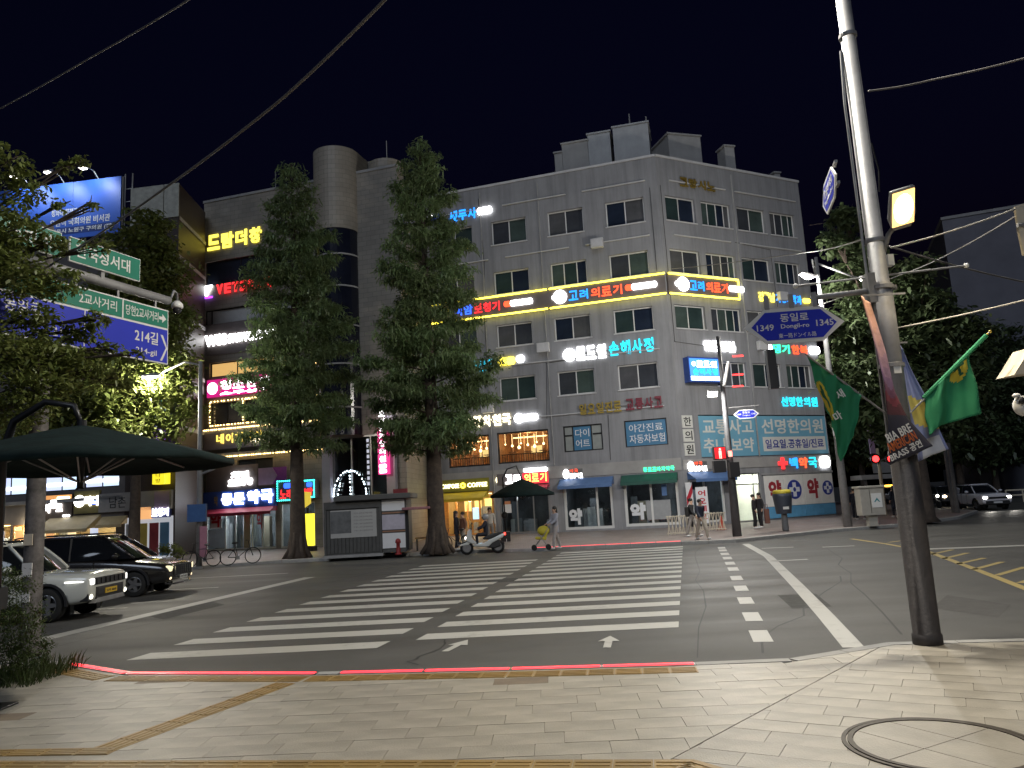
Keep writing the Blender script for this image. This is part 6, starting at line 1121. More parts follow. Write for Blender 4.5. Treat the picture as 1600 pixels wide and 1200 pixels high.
leafy('street_tree', 'leafy tree behind the parasol lit yellow green from inside', 'tree', (b.x, Y0, ZF), blobs_px([(225, 385, 50, Y0), (250, 430, 55, Y0+.5), (205, 455, 60, Y0-.6), (265, 505, 48, Y0), (215, 530, 65, Y0+.7), (170, 480, 55, Y0), (262, 570, 45, Y0-.5), (200, 600, 70, Y0-.3), (150, 620, 60, Y0+.4), (265, 640, 45, Y0+.6), (215, 670, 60, Y0), (120, 560, 55, Y0), (100, 650, 60, Y0+.5), (160, 690, 45, Y0), (285, 600, 28, Y0), (235, 345, 30, Y0), (60, 680, 50, Y0)]), 760, .24, LEAF2, 11, (.26, 6.5))
leafy('street_tree', 'near leafy tree whose branches cover the direction signs', 'tree', (-10.6, 11.0, ZS), blobs_px([(8, 250, 38, 11.4), (30, 300, 34, 11.6), (20, 355, 45, 11.2), (75, 385, 30, 11.5), (20, 430, 55, 11.3), (90, 440, 36, 11.7), (110, 262, 20, 12), (128, 250, 14, 12), (95, 320, 16, 11.8), (140, 325, 15, 12.0), (55, 500, 36, 11.6), (25, 560, 60, 11.2), (90, 560, 40, 11.6), (125, 520, 30, 12.0), (150, 500, 22, 11.8), (172, 545, 24, 12.1), (135, 585, 40, 11.8), (60, 610, 45, 11.3), (185, 590, 26, 12.2), (20, 640, 45, 11.2), (150, 385, 20, 12.0), (60, 545, 34, 12.0), (205, 555, 14, 12), (-40, 400, 70, 11.2), (-40, 540, 70, 11.2)]), 6600, .078, LEAF2, 12, (.11, 5.2))
b = G(1442, 814, ZF); Y0 = b.y
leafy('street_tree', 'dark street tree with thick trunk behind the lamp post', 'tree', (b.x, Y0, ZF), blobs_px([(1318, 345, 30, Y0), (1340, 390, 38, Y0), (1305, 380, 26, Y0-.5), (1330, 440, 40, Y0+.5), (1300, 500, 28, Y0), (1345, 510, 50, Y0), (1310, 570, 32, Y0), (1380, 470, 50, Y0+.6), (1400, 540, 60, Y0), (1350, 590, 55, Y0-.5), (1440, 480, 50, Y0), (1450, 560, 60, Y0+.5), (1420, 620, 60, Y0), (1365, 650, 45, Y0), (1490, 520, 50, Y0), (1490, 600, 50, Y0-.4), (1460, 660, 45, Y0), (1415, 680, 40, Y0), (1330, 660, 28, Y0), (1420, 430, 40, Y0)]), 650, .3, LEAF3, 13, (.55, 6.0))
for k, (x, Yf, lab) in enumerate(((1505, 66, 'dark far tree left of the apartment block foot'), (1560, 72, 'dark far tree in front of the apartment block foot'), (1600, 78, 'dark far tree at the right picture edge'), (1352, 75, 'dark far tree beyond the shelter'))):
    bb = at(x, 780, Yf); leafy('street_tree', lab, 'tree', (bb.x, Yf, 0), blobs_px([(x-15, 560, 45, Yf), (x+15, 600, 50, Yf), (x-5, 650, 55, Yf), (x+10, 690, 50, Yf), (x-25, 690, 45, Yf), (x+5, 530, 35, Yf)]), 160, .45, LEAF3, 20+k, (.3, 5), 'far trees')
# hedge at the lower left corner
e = leafy('hedge', 'dark clipped hedge with grassy edge at the lower left', 'hedge', (-7.6, 11.2, ZS), [(*at(x, y, Y), r_) for x, y, Y, r_ in ((10, 930, 11.2, .4), (20, 985, 10.9, .42), (0, 1020, 10.6, .35), (45, 1000, 11.0, .3), (15, 900, 11.5, .28), (60, 1020, 11.0, .22), (-30, 960, 11, .5), (40, 960, 11.3, .28), (30, 1030, 10.6, .24))], 9000, .05, LEAFH, 30, None, None, .35)
rng = np.random.default_rng(4); n = 900; gx = [at(x, 1040, 10.9) for x in (-20, 90)]; P = np.stack([rng.uniform(gx[0].x, gx[1].x, n)+7.6, rng.uniform(-.9, .35, n), np.zeros(n)], 1); D = np.stack([rng.normal(.15, .3, n), rng.normal(-.1, .3, n), np.ones(n)], 1); D /= np.linalg.norm(D, axis=1)[:, None]
V, q, t3 = fronds(P, D, rng.uniform(.15, .42, n), np.full(n, .016), .5, rng); s = rng.uniform(0, 1, n); leafmesh('grass_blades', V, q, t3, np.concatenate([s, s]), LEAFH, e)['kind'] = 'stuff'
bp = G(268, 878, ZF); leafy('shrub', 'small yellow green shrub on the far kerb beside the dark van', 'shrub', (bp.x, bp.y+.5, ZF), [(bp.x-.3, bp.y+.5, ZF+.65, .5), (bp.x+.3, bp.y+.4, ZF+.4, .4), (bp.x-.7, bp.y+.7, ZF+.5, .45)], 1500, .12, LEAF2, 33)

# ================================================================== VEHICLES
TYRE = mat('tyre_rubber', (.012, .012, .012), .85, 0, .2, 20); RIM = mat('alloy_rim', (.3, .3, .31), .35, .8, .1); CARGLASS = mat('car_glass', (.008, .009, .011), .05, 0, .1, 1, 0, 1, 0, .7); TRIMB = mat('black_trim', (.018, .018, .02), .5, 0, .1); CHROME = mat('chrome', (.6, .6, .6), .15, 1, .05)
HLAMP = emis((1, .96, .85), 14, 'headlamp'); DRL = emis((1, 1, .95), 2, 'running_light')
def carpaint(name, col, rough=.25): return mat(name, col, rough, 0, .03, 1, 0, 1, 1.0)
def wheel(par, x, y, r_, s):
    w = MB().lathe([(r_*.62, -.11), (r_*.94, -.115), (r_, -.08), (r_, .08), (r_*.94, .115), (r_*.62, .11)], (0, 0, 0), 28, 'y', cap=False).build('wheel', TYRE, par, smooth=True, loc=(x, y, r_))
    m_ = MB().lathe([(r_*.62, -.09), (r_*.56, -.1), (r_*.53, -.02), (.05, -.015), (.0501, -.08), (.02, -.085), (.001, -.085)], (0, 0, 0), 24, 'y', cap=False)
    for k in range(5): a = 2*math.pi*k/5; m_.prism_xz([(.07*math.cos(a+1.2), .05*math.sin(a+1.2)), (.07*math.cos(a-1.2), .07*math.sin(a-1.2)), (r_*.6*math.cos(a-.16), r_*.6*math.sin(a-.16)), (r_*.6*math.cos(a+.16), r_*.6*math.sin(a+.16))], -.1, -.065)
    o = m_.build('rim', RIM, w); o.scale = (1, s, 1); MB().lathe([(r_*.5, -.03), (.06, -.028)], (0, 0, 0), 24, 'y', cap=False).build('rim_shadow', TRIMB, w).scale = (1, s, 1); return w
def car(label, loc, rotz, st, gh, paint_m, wheels=(1.38, -1.38), r_=.36, track=.8, group=None, rear=False, name='car', cat='car'):
    """st: stations (x, z_bottom, z_shoulder, half_width, half_width_top); gh: glasshouse (x_rear, x_front, x_roof_rear, x_roof_front, hw_base, hw_roof, z_base, z_roof)"""
    e = thing(name, label, cat, loc, rotz, group); mb = MB(); ns = None
    for (x, zb, zs, hw, ht) in st:
        half = [(0, zb), (hw*.88, zb), (hw*.97, zb+.08), (hw, zb+.25), (hw, zb+(zs-zb)*.6), (hw*.985, zs-.09), (ht, zs), (ht*.55, zs+.025), (0, zs+.035)]
        ring = [(x, y, z) for y, z in half] + [(x, -y, z) for y, z in reversed(half[1:-1])]; ns = len(ring); mb.v += ring
    for i in range(len(st)-1):
        for k in range(ns): mb.f.append((i*ns+k, i*ns+(k+1) % ns, (i+1)*ns+(k+1) % ns, (i+1)*ns+k)); mb.m.append(0)
    mb.f.append(tuple(range(ns-1, -1, -1))); mb.f.append(tuple((len(st)-1)*ns+k for k in range(ns))); mb.m += [0, 0]
    body = outward(mb.build('body', paint_m, e, smooth=True)); sb = body.modifiers.new('smooth', 'SUBSURF'); sb.levels = 2; sb.render_levels = 2
    cut = MB()
    for wx in wheels:
        for s in (-1, 1): cut.lathe([(r_+.06, -.32), (r_+.06, .32)], (wx, s*(track+.1), r_), 28, 'y')
    cm = cut.mesh('cutter'); co_ = bpy.data.objects.new('cutter', cm); COL.objects.link(co_); co_.parent = e; outward(co_)
    bo = body.modifiers.new('arches', 'BOOLEAN'); bo.operation = 'DIFFERENCE'; bo.object = co_; bo.solver = 'EXACT'; cutters.append((body, co_))
    for wx in wheels:
        for s in (-1, 1):
            wheel(e, wx, s*track, r_, 1 if s < 0 else -1); ar = MB()
            for k in range(14):
                a, b = math.pi*(k/14*1.06-.03), math.pi*((k+1)/14*1.06-.03); P_ = lambda rr, t: (wx+rr*math.cos(t), r_+rr*math.sin(t)); y0, y1 = sorted((s*(st[3][3]-.06), s*(st[3][3]+.012)))
                ar.prism_xz([P_(r_+.05, a), P_(r_+.105, a), P_(r_+.105, b), P_(r_+.05, b)], y0, y1)
            ar.build('wheel_arch', TRIMB, e); MB().box(wx-r_-.02, wx+r_+.02, min(s*.5, s*.66), max(s*.5, s*.66), .12, r_*2+.05).build('wheel_well', TRIMB, e)
    xr, xf, rr, rf, hb, hr_, z0, z1 = gh; g = MB(); L = []
    for t in (0, .35, .7, 1.0):
        bow = .03*math.sin(math.pi*t); x0 = xr+(rr-xr)*t**1.3-bow; x1 = xf+(rf-xf)*t+bow; hw = hb+(hr_-hb)*t**1.2+bow*.6; z = z0+(z1-z0)*t; c = .16
        L.append([(x0, -hw+c, z), (x0+c*.7, -hw, z), (x1-c*1.6, -hw, z), (x1-c*.3, -hw+c*1.1, z), (x1, 0, z), (x1-c*.3, hw-c*1.1, z), (x1-c*1.6, hw, z), (x0+c*.7, hw, z), (x0, hw-c, z)])
    n = 9
    for row in L: g.v += row
    for i in range(3):
        for k in range(n): g.f.append((i*n+k, i*n+(k+1) % n, (i+1)*n+(k+1) % n, (i+1)*n+k)); g.m.append(0)
    g.f.append(tuple(3*n+k for k in range(n))); g.m.append(0); g.build('windows', CARGLASS, e, smooth=True)
    top = L[3]; rf_ = MB(); rf_.v += [(x, y*1.01, z-.005) for x, y, z in top]+[(x*.985+.0, y*.9, z+.05) for x, y, z in top]+[((rr+rf)/2, 0, z1+.07)]
    for k in range(n): rf_.f.append((k, (k+1) % n, n+(k+1) % n, n+k)); rf_.f.append((n+k, n+(k+1) % n, 2*n)); rf_.m += [0, 0]
    rf_.build('roof', paint_m, e, smooth=True)
    for s in (-1, 1):
        for (a, wd) in ((3, .04), (1, .05)): pts_ = [Vector(L[t][a if s < 0 else (5 if a == 3 else 7)])+Vector((0, s*.008, 0)) for t in range(4)]; MB().tube(pts_, wd, 6).build('pillar', paint_m, e, smooth=True)
        xm = (xr+xf)/2+.1; MB().tube([(xm, s*(hb+.004), z0), (xm-.03, s*(hr_+.01), z1)], .035, 5).build('door_pillar', TRIMB, e)
        MB().tube([(rr+.2, s*hr_*.93, z1+.06), (rr+.35, s*hr_*.93, z1+.1), (rf-.2, s*hr_*.93, z1+.1), (rf-.05, s*hr_*.93, z1+.05)], .02, 6).build('roof_rail', TRIMB, e)
        mr = MB().ball((xf-.45, s*(hb+.17), z0+.1), .1, .12, .085, 10, 8).build('mirror', paint_m, e, smooth=True); MB().tube([(xf-.5, s*(hb-.02), z0+.03), (xf-.46, s*(hb+.12), z0+.06)], .03, 6).build('mirror_stalk', TRIMB, e)
        for dx in (xm+.25, xm-.75): MB().box(dx, dx+.2, s*(st[3][3])-.012, s*(st[3][3])+.014, z0-.17, z0-.14).build('door_handle', paint_m, e)
        for dx in (xm+.62+.1, xm-.02, xm-1.0): MB().box(dx, dx+.012, min(s*(st[3][3]-.03), s*(st[3][3]+.003)), max(s*(st[3][3]-.03), s*(st[3][3]+.003)), .42, z0-.03).build('door_seam', TRIMB, e)
        MB().box(wheels[1]+r_+.1, wheels[0]-r_-.1, s*(st[3][3]-.02)-.03, s*(st[3][3]-.02)+.03, .24, .4).build('sill_trim', TRIMB, e)
    return e
cutters = []
WP = carpaint('pearl_white_paint', (.62, .63, .58)); BP = carpaint('black_brown_paint', (.018, .016, .015)); WP2 = carpaint('lilac_white_paint', (.62, .6, .64)); DP = carpaint('dark_far_paint', (.05, .05, .055))
YPL = mat('plate_yellow', (.65, .42, .03), .5); WPL = mat('plate_white', (.65, .66, .66), .5)
SUV = [(-2.36, .55, .95, .74, .68), (-2.28, .4, 1.05, .88, .8), (-1.5, .3, 1.12, .945, .86), (0, .3, 1.12, .945, .87), (.85, .3, 1.1, .945, .86), (1.5, .3, 1.06, .94, .84), (2.05, .34, 1.05, .92, .82), (2.29, .4, 1.02, .89, .8), (2.35, .46, .96, .86, .76)]
suv = car('white boxy car with yellow plate waiting at the stop line', (-12.15, 18.65, 0), R(1), SUV, (-2.25, 1.0, -2.1, .32, .87, .72, 1.12, 1.74), WP, (1.38, -1.35), .385, .81)
def front(e, x, w, z0, z1, m, n, vertical=True, nm='grille'):
    g = bx(nm, TRIMB, e, x-.06, x, -w, w, z0, z1)
    for k in range(n):
        if vertical: y = -w+2*w*(k+.5)/n; bx('grille_bar', m, g, x, x+.025, y-w*.55/n, y+w*.55/n, z0+.02, z1-.02)
        else: z = z0+(z1-z0)*(k+.5)/n; bx('grille_bar', m, g, x, x+.02, -w+.02, w-.02, z-.012, z+.012)
front(suv, 2.365, .7, .77, .93, TRIMB, 7); bx('lower_grille', TRIMB, suv, 2.3, 2.36, -.62, .62, .44, .72); bx('black_bumper', TRIMB, suv, 2.2, 2.37, -.6, .6, .5, .72, .03); MB().prism_yz([(-.7, .36), (.7, .36), (.6, .47), (-.6, .47)], 2.2, 2.38).build('skid_plate', GALV, suv, bevel=.02)
for s in (-1, 1):
    MB().box(2.27, 2.355, min(s*.62, s*.84), max(s*.62, s*.84), .78, .92).build('headlight', emis((1, .98, .92), 1.4, 'headlight_face'), suv, bevel=.02); MB().tube([(2.26, s*.85, .86), (2.05, s*.925, .87), (1.8, s*.945, .87)], .02, 6).build('running_light', DRL, suv); bx('fog_pocket', TRIMB, suv, 2.1, 2.3, min(s*.72, s*.87), max(s*.72, s*.87), .42, .66, .02); MB().ball((2.31, s*.78, .52), .05, .05, .06).build('fog_light', emis((1, .95, .8), 2), suv)
q = bx('number_plate', YPL, suv, 2.365, 2.385, -.27, .27, .54, .66, .005); me, _ = _tmesh('52버 4868', .01, .5); link('plate_text', me, TRIMB, q, (2.387, -.22, .565), (.44, .003, .07), (0, 0, R(90)))
MB().tube([(.95, -.97, 1.02), (1.35, -.975, 1.03)], .012, 5).build('badge_strip', CHROME, suv)
VAN = [(-2.55, .5, 1.0, .8, .74), (-2.48, .35, 1.1, .92, .84), (-1.6, .26, 1.16, .99, .9), (0, .26, 1.14, .99, .9), (1.0, .26, 1.08, .99, .88), (1.7, .28, 1.0, .97, .85), (2.25, .32, .93, .94, .8), (2.5, .38, .87, .88, .74), (2.57, .44, .8, .82, .68)]
van = car('glossy black van with white plate waiting beyond the white car', (-12.85, 23.75, 0), R(1), VAN, (-2.4, 1.5, -2.3, .5, .92, .76, 1.1, 1.76), BP, (1.55, -1.5), .36, .84)
front(van, 2.575, .62, .55, .82, CHROME, 9); bx('grille_frame', CHROME, van, 2.52, 2.585, -.66, .66, .82, .85); bx('grille_frame', CHROME, van, 2.52, 2.585, -.55, .55, .5, .53); MB().tube([(2.4, -.86, .34), (2.56, -.6, .3), (2.59, 0, .3), (2.56, .6, .3), (2.4, .86, .34)], .025, 6).build('bumper_chrome', CHROME, van)
for s in (-1, 1):
    MB().prism_yz([(s*.6, .64), (s*.84, .67), (s*.86, .84), (s*.62, .8)], 2.42, 2.55).build('headlight', emis((1, .88, .55), 1.1, 'warm_headlight'), van, bevel=.02); MB().ball((2.5, s*.74, .48), .05, .06, .05).build('fog_light', emis((1, .75, .45), 2), van)
q = bx('number_plate', WPL, van, 2.59, 2.61, -.26, .26, .42, .53, .005); me, _ = _tmesh('123가 4567', .01, .5); link('plate_text', me, TRIMB, q, (2.612, -.22, .44), (.44, .003, .07), (0, 0, R(90)))
p = at(1540, 790, 51); wc = car('white car with bright headlights approaching at the far right', (p.x, 51.5, 0), R(-97), SUV, (-2.2, 1.05, -2.0, .25, .87, .7, 1.1, 1.62), WP2, (1.38, -1.35), .35, .81, 'cars approaching on the side road')
front(wc, 2.36, .6, .72, .84, TRIMB, 3, False); bx('lower_grille', TRIMB, wc, 2.3, 2.37, -.7, .7, .42, .6); bx('number_plate', WPL, wc, 2.371, 2.385, -.26, .26, .45, .55)
for s in (-1, 1): MB().box(2.25, 2.36, min(s*.55, s*.84), max(s*.55, s*.84), .74, .86).build('headlight', HLAMP, wc, bevel=.02); lamp('headlight_beam', wc, (2.45, s*.68, .78), 90, (1, .95, .85), .06, 60, (R(84), 0, R(-90)))
p = at(1474, 782, 62); dc = car('dark car with warm headlights behind the white car', (p.x, 62, 0), R(-100), SUV, (-2.1, 1.05, -1.85, .1, .85, .64, 1.1, 1.55), DP, (1.38, -1.35), .35, .81, 'cars approaching on the side road'); front(dc, 2.36, .6, .6, .84, CHROME, 4, False)
for s in (-1, 1): MB().ball((2.36, s*.66, .8), .08, .16, .1).build('headlight', emis((1, .8, .5), 16), dc)
p = at(1392, 792, 78); tx = car('far car with orange tail lights beyond the cabinet', (p.x, 78, 0), R(66), SUV, (-2.1, 1.05, -1.85, .1, .85, .64, 1.1, 1.55), DP, (1.38, -1.35), .35, .81)
for s in (-1, 1): MB().ball((-2.34, s*.7, .9), .08, .2, .1).build('tail_light', emis((1, .25, .05), 10), tx)
bx('roof_sign', emis((1, .5, .05), 6), tx, -.9, -.4, -.35, .35, 1.68, 1.85)
p = at(1572, 772, 92); bs = thing('bus', 'far bus with red lit destination panel behind the white car', 'bus', (p.x, 92, 0), R(4)); bx('body', mat('bus_dark', (.08, .09, .1), .4), bs, -1.6, 1.6, 0, 9, .35, 3.3, .12); bx('windscreen', CARGLASS, bs, -1.4, 1.4, -.03, -.005, 1.2, 2.6); bx('route_display', emis((1, .03, .06), 4), bs, -1.3, 1.3, -.04, -.006, 2.75, 3.15); bx('bumper', TRIMB, bs, -1.55, 1.55, -.1, -.005, .35, .7)
for s in (-1, 1): MB().ball((s*1.15, -.05, .85), .18, .06, .12).build('headlight', emis((1, .9, .7), 8), bs); MB().lathe([(.48, -.15), (.48, .15)], (s*1.35, 1.8, .48), 20, 'x').build('wheel', TYRE, bs)
p = at(1459, 784, 58); mt = thing('motorcycle', 'far motorcycle headlight between trunk and dark car', 'motorcycle', (p.x, 58, 0), R(-90))
for x in (-.65, .65): MB().lathe([(.24, -.06), (.3, -.05), (.3, .05), (.24, .06)], (x, 0, .3), 20, 'y').build('wheel', TYRE, mt)
MB().tube([(-.65, 0, .32), (-.2, 0, .6), (.35, 0, .75), (.65, 0, .32)], .08, 8).build('frame', TRIMB, mt, smooth=True); MB().ball((.0, 0, .78), .45, .16, .14).build('body', DP, mt, smooth=True); MB().ball((.62, 0, .92), .1).build('headlight', HLAMP, mt); MB().tube([(.4, -.35, 1.05), (.5, 0, 1.0), (.4, .35, 1.05)], .02, 6).build('handlebar', TRIMB, mt)

# ================================================================== SCOOTER AND BICYCLES
a = G(733, 867); b = G(776, 864.5); rz = math.atan2(a.y-b.y, a.x-b.x); mid = (a+b)/2; SCW = carpaint('scooter_white', (.6, .62, .6))
sc = thing('scooter', 'white motor scooter waiting at the far kerb with red tail light', 'scooter', (mid.x, mid.y, 0), rz)
for x in (-.66, .68): w = MB().lathe([(.19, -.06), (.27, -.055), (.29, -.02), (.29, .02), (.27, .055), (.19, .06)], (0, 0, 0), 24, 'y', cap=False).build('wheel', TYRE, sc, smooth=True, loc=(x, 0, .29)); MB().lathe([(.19, -.03), (.17, -.05), (.05, -.05), (.05, .05), (.17, .05), (.19, .03)], (0, 0, 0), 18, 'y').build('rim', RIM, w)
def fair(poly, w0, name, m): o = MB().prism_xz(poly, -w0, w0).build(name, m, sc, bevel=.05, seg=3); return o
fair([(.28, .42), (.52, .5), (.72, .62), (.62, 1.0), (.5, 1.12), (.42, 1.08), (.44, .7), (.22, .5)], .19, 'front_shield', SCW); fair([(.5, .6), (.98, .44), (.98, .38), (.6, .42), (.5, .5)], .08, 'front_fender', SCW)
fair([(.3, .34), (.3, .45), (-.05, .48), (-.3, .6), (-.9, .85), (-1.0, .82), (-.88, .66), (-.42, .45), (-.25, .3)], .2, 'body_panel', SCW); fair([(-.02, .68), (-.2, .78), (-.75, .92), (-.95, .9), (-.9, .82), (-.3, .62), (-.05, .6)], .16, 'seat', TRIMB); fair([(-.15, .28), (-.35, .55), (-.75, .6), (-.8, .3), (-.5, .22)], .13, 'engine', TRIMB)
MB().tube([(.44, -.35, 1.08), (.5, -.12, 1.12), (.5, .12, 1.12), (.44, .35, 1.08)], .018, 8).build('handlebar', TRIMB, sc); fair([(.52, 1.05), (.62, 1.1), (.42, 1.38), (.4, 1.36)], .15, 'windscreen', glass('scooter_screen')); MB().tube([(.6, 0, .7), (.68, 0, .29)], .045, 8).build('fork', GALV, sc); MB().tube([(-.35, -.17, .3), (-.75, -.2, .36), (-.95, -.2, .42)], .055, 8).build('exhaust', TRIMB, sc)
bx('tail_light', emis((1, .03, .02), 8), sc, -1.02, -.96, -.1, .1, .76, .86); bx('headlight', emis((1, .97, .9), 5), sc, .68, .74, -.1, .1, .66, .76); bx('rear_plate', WPL, sc, -1.06, -1.04, -.1, .1, .45, .58)
for s in (-1, 1): MB().tube([(.45, s*.3, 1.1), (.42, s*.36, 1.28)], .01, 5).ball((.42, s*.37, 1.32), .03, .06, .045).build('mirror', TRIMB, sc)
def bicycle(label, loc, rotz, group='bicycles on the far pavement'):
    e = thing('bicycle', label, 'bicycle', loc, rotz, group); BK = mat('bike_frame', (.02, .02, .022), .35)
    for x in (-.52, .52):
        w = MB(); n = 24
        w.tube([(.33*math.cos(2*math.pi*k/n), 0, .33*math.sin(2*math.pi*k/n)) for k in range(n+1)], .02, 6, False); wo = w.build('wheel', TYRE, e, smooth=True, loc=(x, 0, .35)); sp = MB()
        for k in range(14): a = 2*math.pi*k/14; sp.tube([(0, 0, 0), (.32*math.cos(a), 0, .32*math.sin(a))], .003, 3)
        sp.build('spokes', RIM, wo)
    MB().tube([(-.52, 0, .35), (-.12, 0, .3), (.38, 0, .72), (-.2, 0, .75), (-.12, 0, .3)], .018, 6).tube([(-.52, 0, .35), (-.2, 0, .75)], .012, 6).build('frame', BK, e); MB().tube([(.52, 0, .35), (.38, 0, .72), (.33, 0, .98)], .018, 6).build('fork', BK, e); MB().tube([(.3, -.28, 1.0), (.36, -.1, 1.0), (.36, .1, 1.0), (.3, .28, 1.0)], .013, 6).build('handlebar', BK, e); MB().tube([(-.2, 0, .75), (-.22, 0, .88)], .014, 6).build('seat_post', BK, e); MB().ball((-.24, 0, .92), .14, .08, .04).build('saddle', TRIMB, e, smooth=True); bx('chainring', RIM, e, -.2, -.04, -.03, -.02, .22, .38)
    return e
p = G(368, 884, ZF); bicycle('black bicycle parked before the pink awning', (p.x, p.y+.6, ZF), R(35)); p = G(308, 888, ZF); bicycle('bicycle half hidden behind the left lamp post', (p.x-.1, p.y+.7, ZF), R(175)); p = G(702, 864, ZF); bicycle('bicycle leaning behind the big trunk near the coffee shop', (p.x+.2, p.y+1.4, ZF), R(170))

# ================================================================== PEOPLE
SKIN = mat('skin', (.42, .26, .18), .55, 0, .06); HAIR = mat('black_hair', (.012, .01, .01), .5, 0, .2, 20)
def skinmesh(name, joints, edges, m, parent, root, lv=2):
    names = list(joints); me = bpy.data.meshes.new(name); me.from_pydata([joints[k][:3] for k in names], [(names.index(a), names.index(b)) for a, b in edges], []); me.materials.append(m)
    o = link(name, me, None, parent); sk = o.modifiers.new('skin', 'SKIN'); sk.use_smooth_shade = True; sk.branch_smoothing = .3
    bm = bmesh.new(); bm.from_mesh(me); ly = bm.verts.layers.skin.verify(); bm.verts.ensure_lookup_table()
    for i, k in enumerate(names): r_ = joints[k][3]; bm.verts[i][ly].radius = r_ if isinstance(r_, tuple) else (r_, r_); bm.verts[i][ly].use_root = (k == root)
    bm.to_mesh(me); bm.free(); ss = o.modifiers.new('sub', 'SUBSURF'); ss.levels = lv; ss.render_levels = lv; return o
def person(label, loc, rotz, h=1.7, pose='stand', top=(.05, .05, .06), leg=(.03, .03, .035), long_hair=False, coat=0.0, shoe=(.5, .5, .5), helmet=None, group='people on the far pavement', seed=0):
    e = thing('person', label, 'person', loc, rotz, group); e.scale = (h/1.72,)*3; rd = random.Random(seed)
    J = {'pelvis': (0, 0, .93, (.14, .1)), 'waist': (0, 0, 1.08, (.125, .09)), 'chest': (0, -.01, 1.3, (.15, .105)), 'nb': (0, 0, 1.45, .07), 'neck': (0, -.01, 1.5, .052), 'head': (0, -.025, 1.58, (.075, .088)), 'crown': (0, -.02, 1.67, (.07, .08)), 'nose': (0, -.115, 1.585, .013)}
    sw_ = {'stand': .03, 'walk': .2, 'push': .16, 'sit': 0}[pose]
    for s, n in ((1, 'l'), (-1, 'r')):
        J['sh'+n] = (s*.165, 0, 1.41, .06); f = sw_*s
        if pose == 'sit': J['el'+n] = (s*.24, -.14, 1.2, .045); J['wr'+n] = (s*.3, -.38, 1.12, .03); J['ha'+n] = (s*.31, -.45, 1.11, .032)
        elif pose == 'push': J['el'+n] = (s*.21, -.08, 1.16, .044); J['wr'+n] = (s*.17, -.32, 1.03, .03); J['ha'+n] = (s*.16, -.39, 1.02, .032)
        else: J['el'+n] = (s*.22, .03+f*.5, 1.15, .044); J['wr'+n] = (s*.225, -.05+f*1.0, .93, .03); J['ha'+n] = (s*.225, -.075+f*1.05, .87, .032)
        hx, hy, hz, _ = J['ha'+n]; d = Vector((0, -.3, -1)).normalized() if pose in ('stand', 'walk') else Vector((0, -.6, -.8)).normalized()
        for k, (o_, ln) in enumerate(((-.026, .075), (-.009, .085), (.009, .08), (.026, .065))): J['f%d%s' % (k, n)] = (hx+d.x*ln, hy+d.y*ln+o_, hz+d.z*ln, .0085)
        J['th'+n] = (hx-s*.02, hy-.05, hz-.03, .01); J['hip'+n] = (s*.09, 0, .88, .085)
        if pose == 'sit': J['kn'+n] = (s*.14, -.42, .86, .062); J['an'+n] = (s*.13, -.4, .45, .04); J['to'+n] = (s*.13, -.53, .41, .034)
        else: J['kn'+n] = (s*.095, -.02-f*.75, .48, .058); J['an'+n] = (s*.1, .03-f*1.3, .085, .038); J['to'+n] = (s*.105, -.12-f*1.3, .035, .034)
    E_ = [('pelvis', 'waist'), ('waist', 'chest'), ('chest', 'nb'), ('nb', 'neck'), ('neck', 'head'), ('head', 'crown'), ('head', 'nose')]; ET = [('pelvis', 'waist'), ('waist', 'chest'), ('chest', 'nb')]; EL = [('waist', 'pelvis')]
    for n in 'lr':
        E_ += [('nb', 'sh'+n), ('sh'+n, 'el'+n), ('el'+n, 'wr'+n), ('wr'+n, 'ha'+n), ('pelvis', 'hip'+n), ('hip'+n, 'kn'+n), ('kn'+n, 'an'+n), ('an'+n, 'to'+n), ('ha'+n, 'th'+n)]+[('ha'+n, 'f%d%s' % (k, n)) for k in range(4)]
        ET += [('nb', 'sh'+n), ('sh'+n, 'el'+n), ('el'+n, 'wr'+n)]; EL += [('pelvis', 'hip'+n), ('hip'+n, 'kn'+n), ('kn'+n, 'an'+n)]
    body = skinmesh('body', J, E_, SKIN, e, 'pelvis'); gr = lambda r_, a: tuple(x+a for x in r_) if isinstance(r_, tuple) else r_+a
    tm = mat('cloth_%d_%d_%d' % tuple(int(c*255) for c in top), top, .85, 0, .15, 6); lm = mat('cloth_%d_%d_%d' % tuple(int(c*255) for c in leg), leg, .85, 0, .15, 6)
    JT = {k: (*J[k][:3], gr(J[k][3], .026)) for k in {x for ed in ET for x in ed}}; JT['pelvis'] = (0, 0, .9, (.168, .13)); JT['nb'] = (0, 0, 1.435, .085)
    if coat: JT['hem'] = (0, 0, .93-coat, (.19, .15)); ET = ET+[('pelvis', 'hem')]
    JT = {k: JT[k] for k in sorted(JT)}; skinmesh('jacket', JT, ET, tm, e, 'pelvis'); JL = {k: (*J[k][:3], gr(J[k][3], .018)) for k in sorted({x for ed in EL for x in ed})}; skinmesh('trousers', JL, EL, lm, e, 'pelvis')
    sm = mat('shoe_%d' % int(shoe[0]*100), shoe, .6)
    for n in 'lr': ax, ay, az, _ = J['an'+n]; tx_, ty, tz, _ = J['to'+n]; MB().ball((tx_, (ay+ty)/2, tz+.012), .05, .14, .048, 10, 8).build('shoe', sm, e, smooth=True)
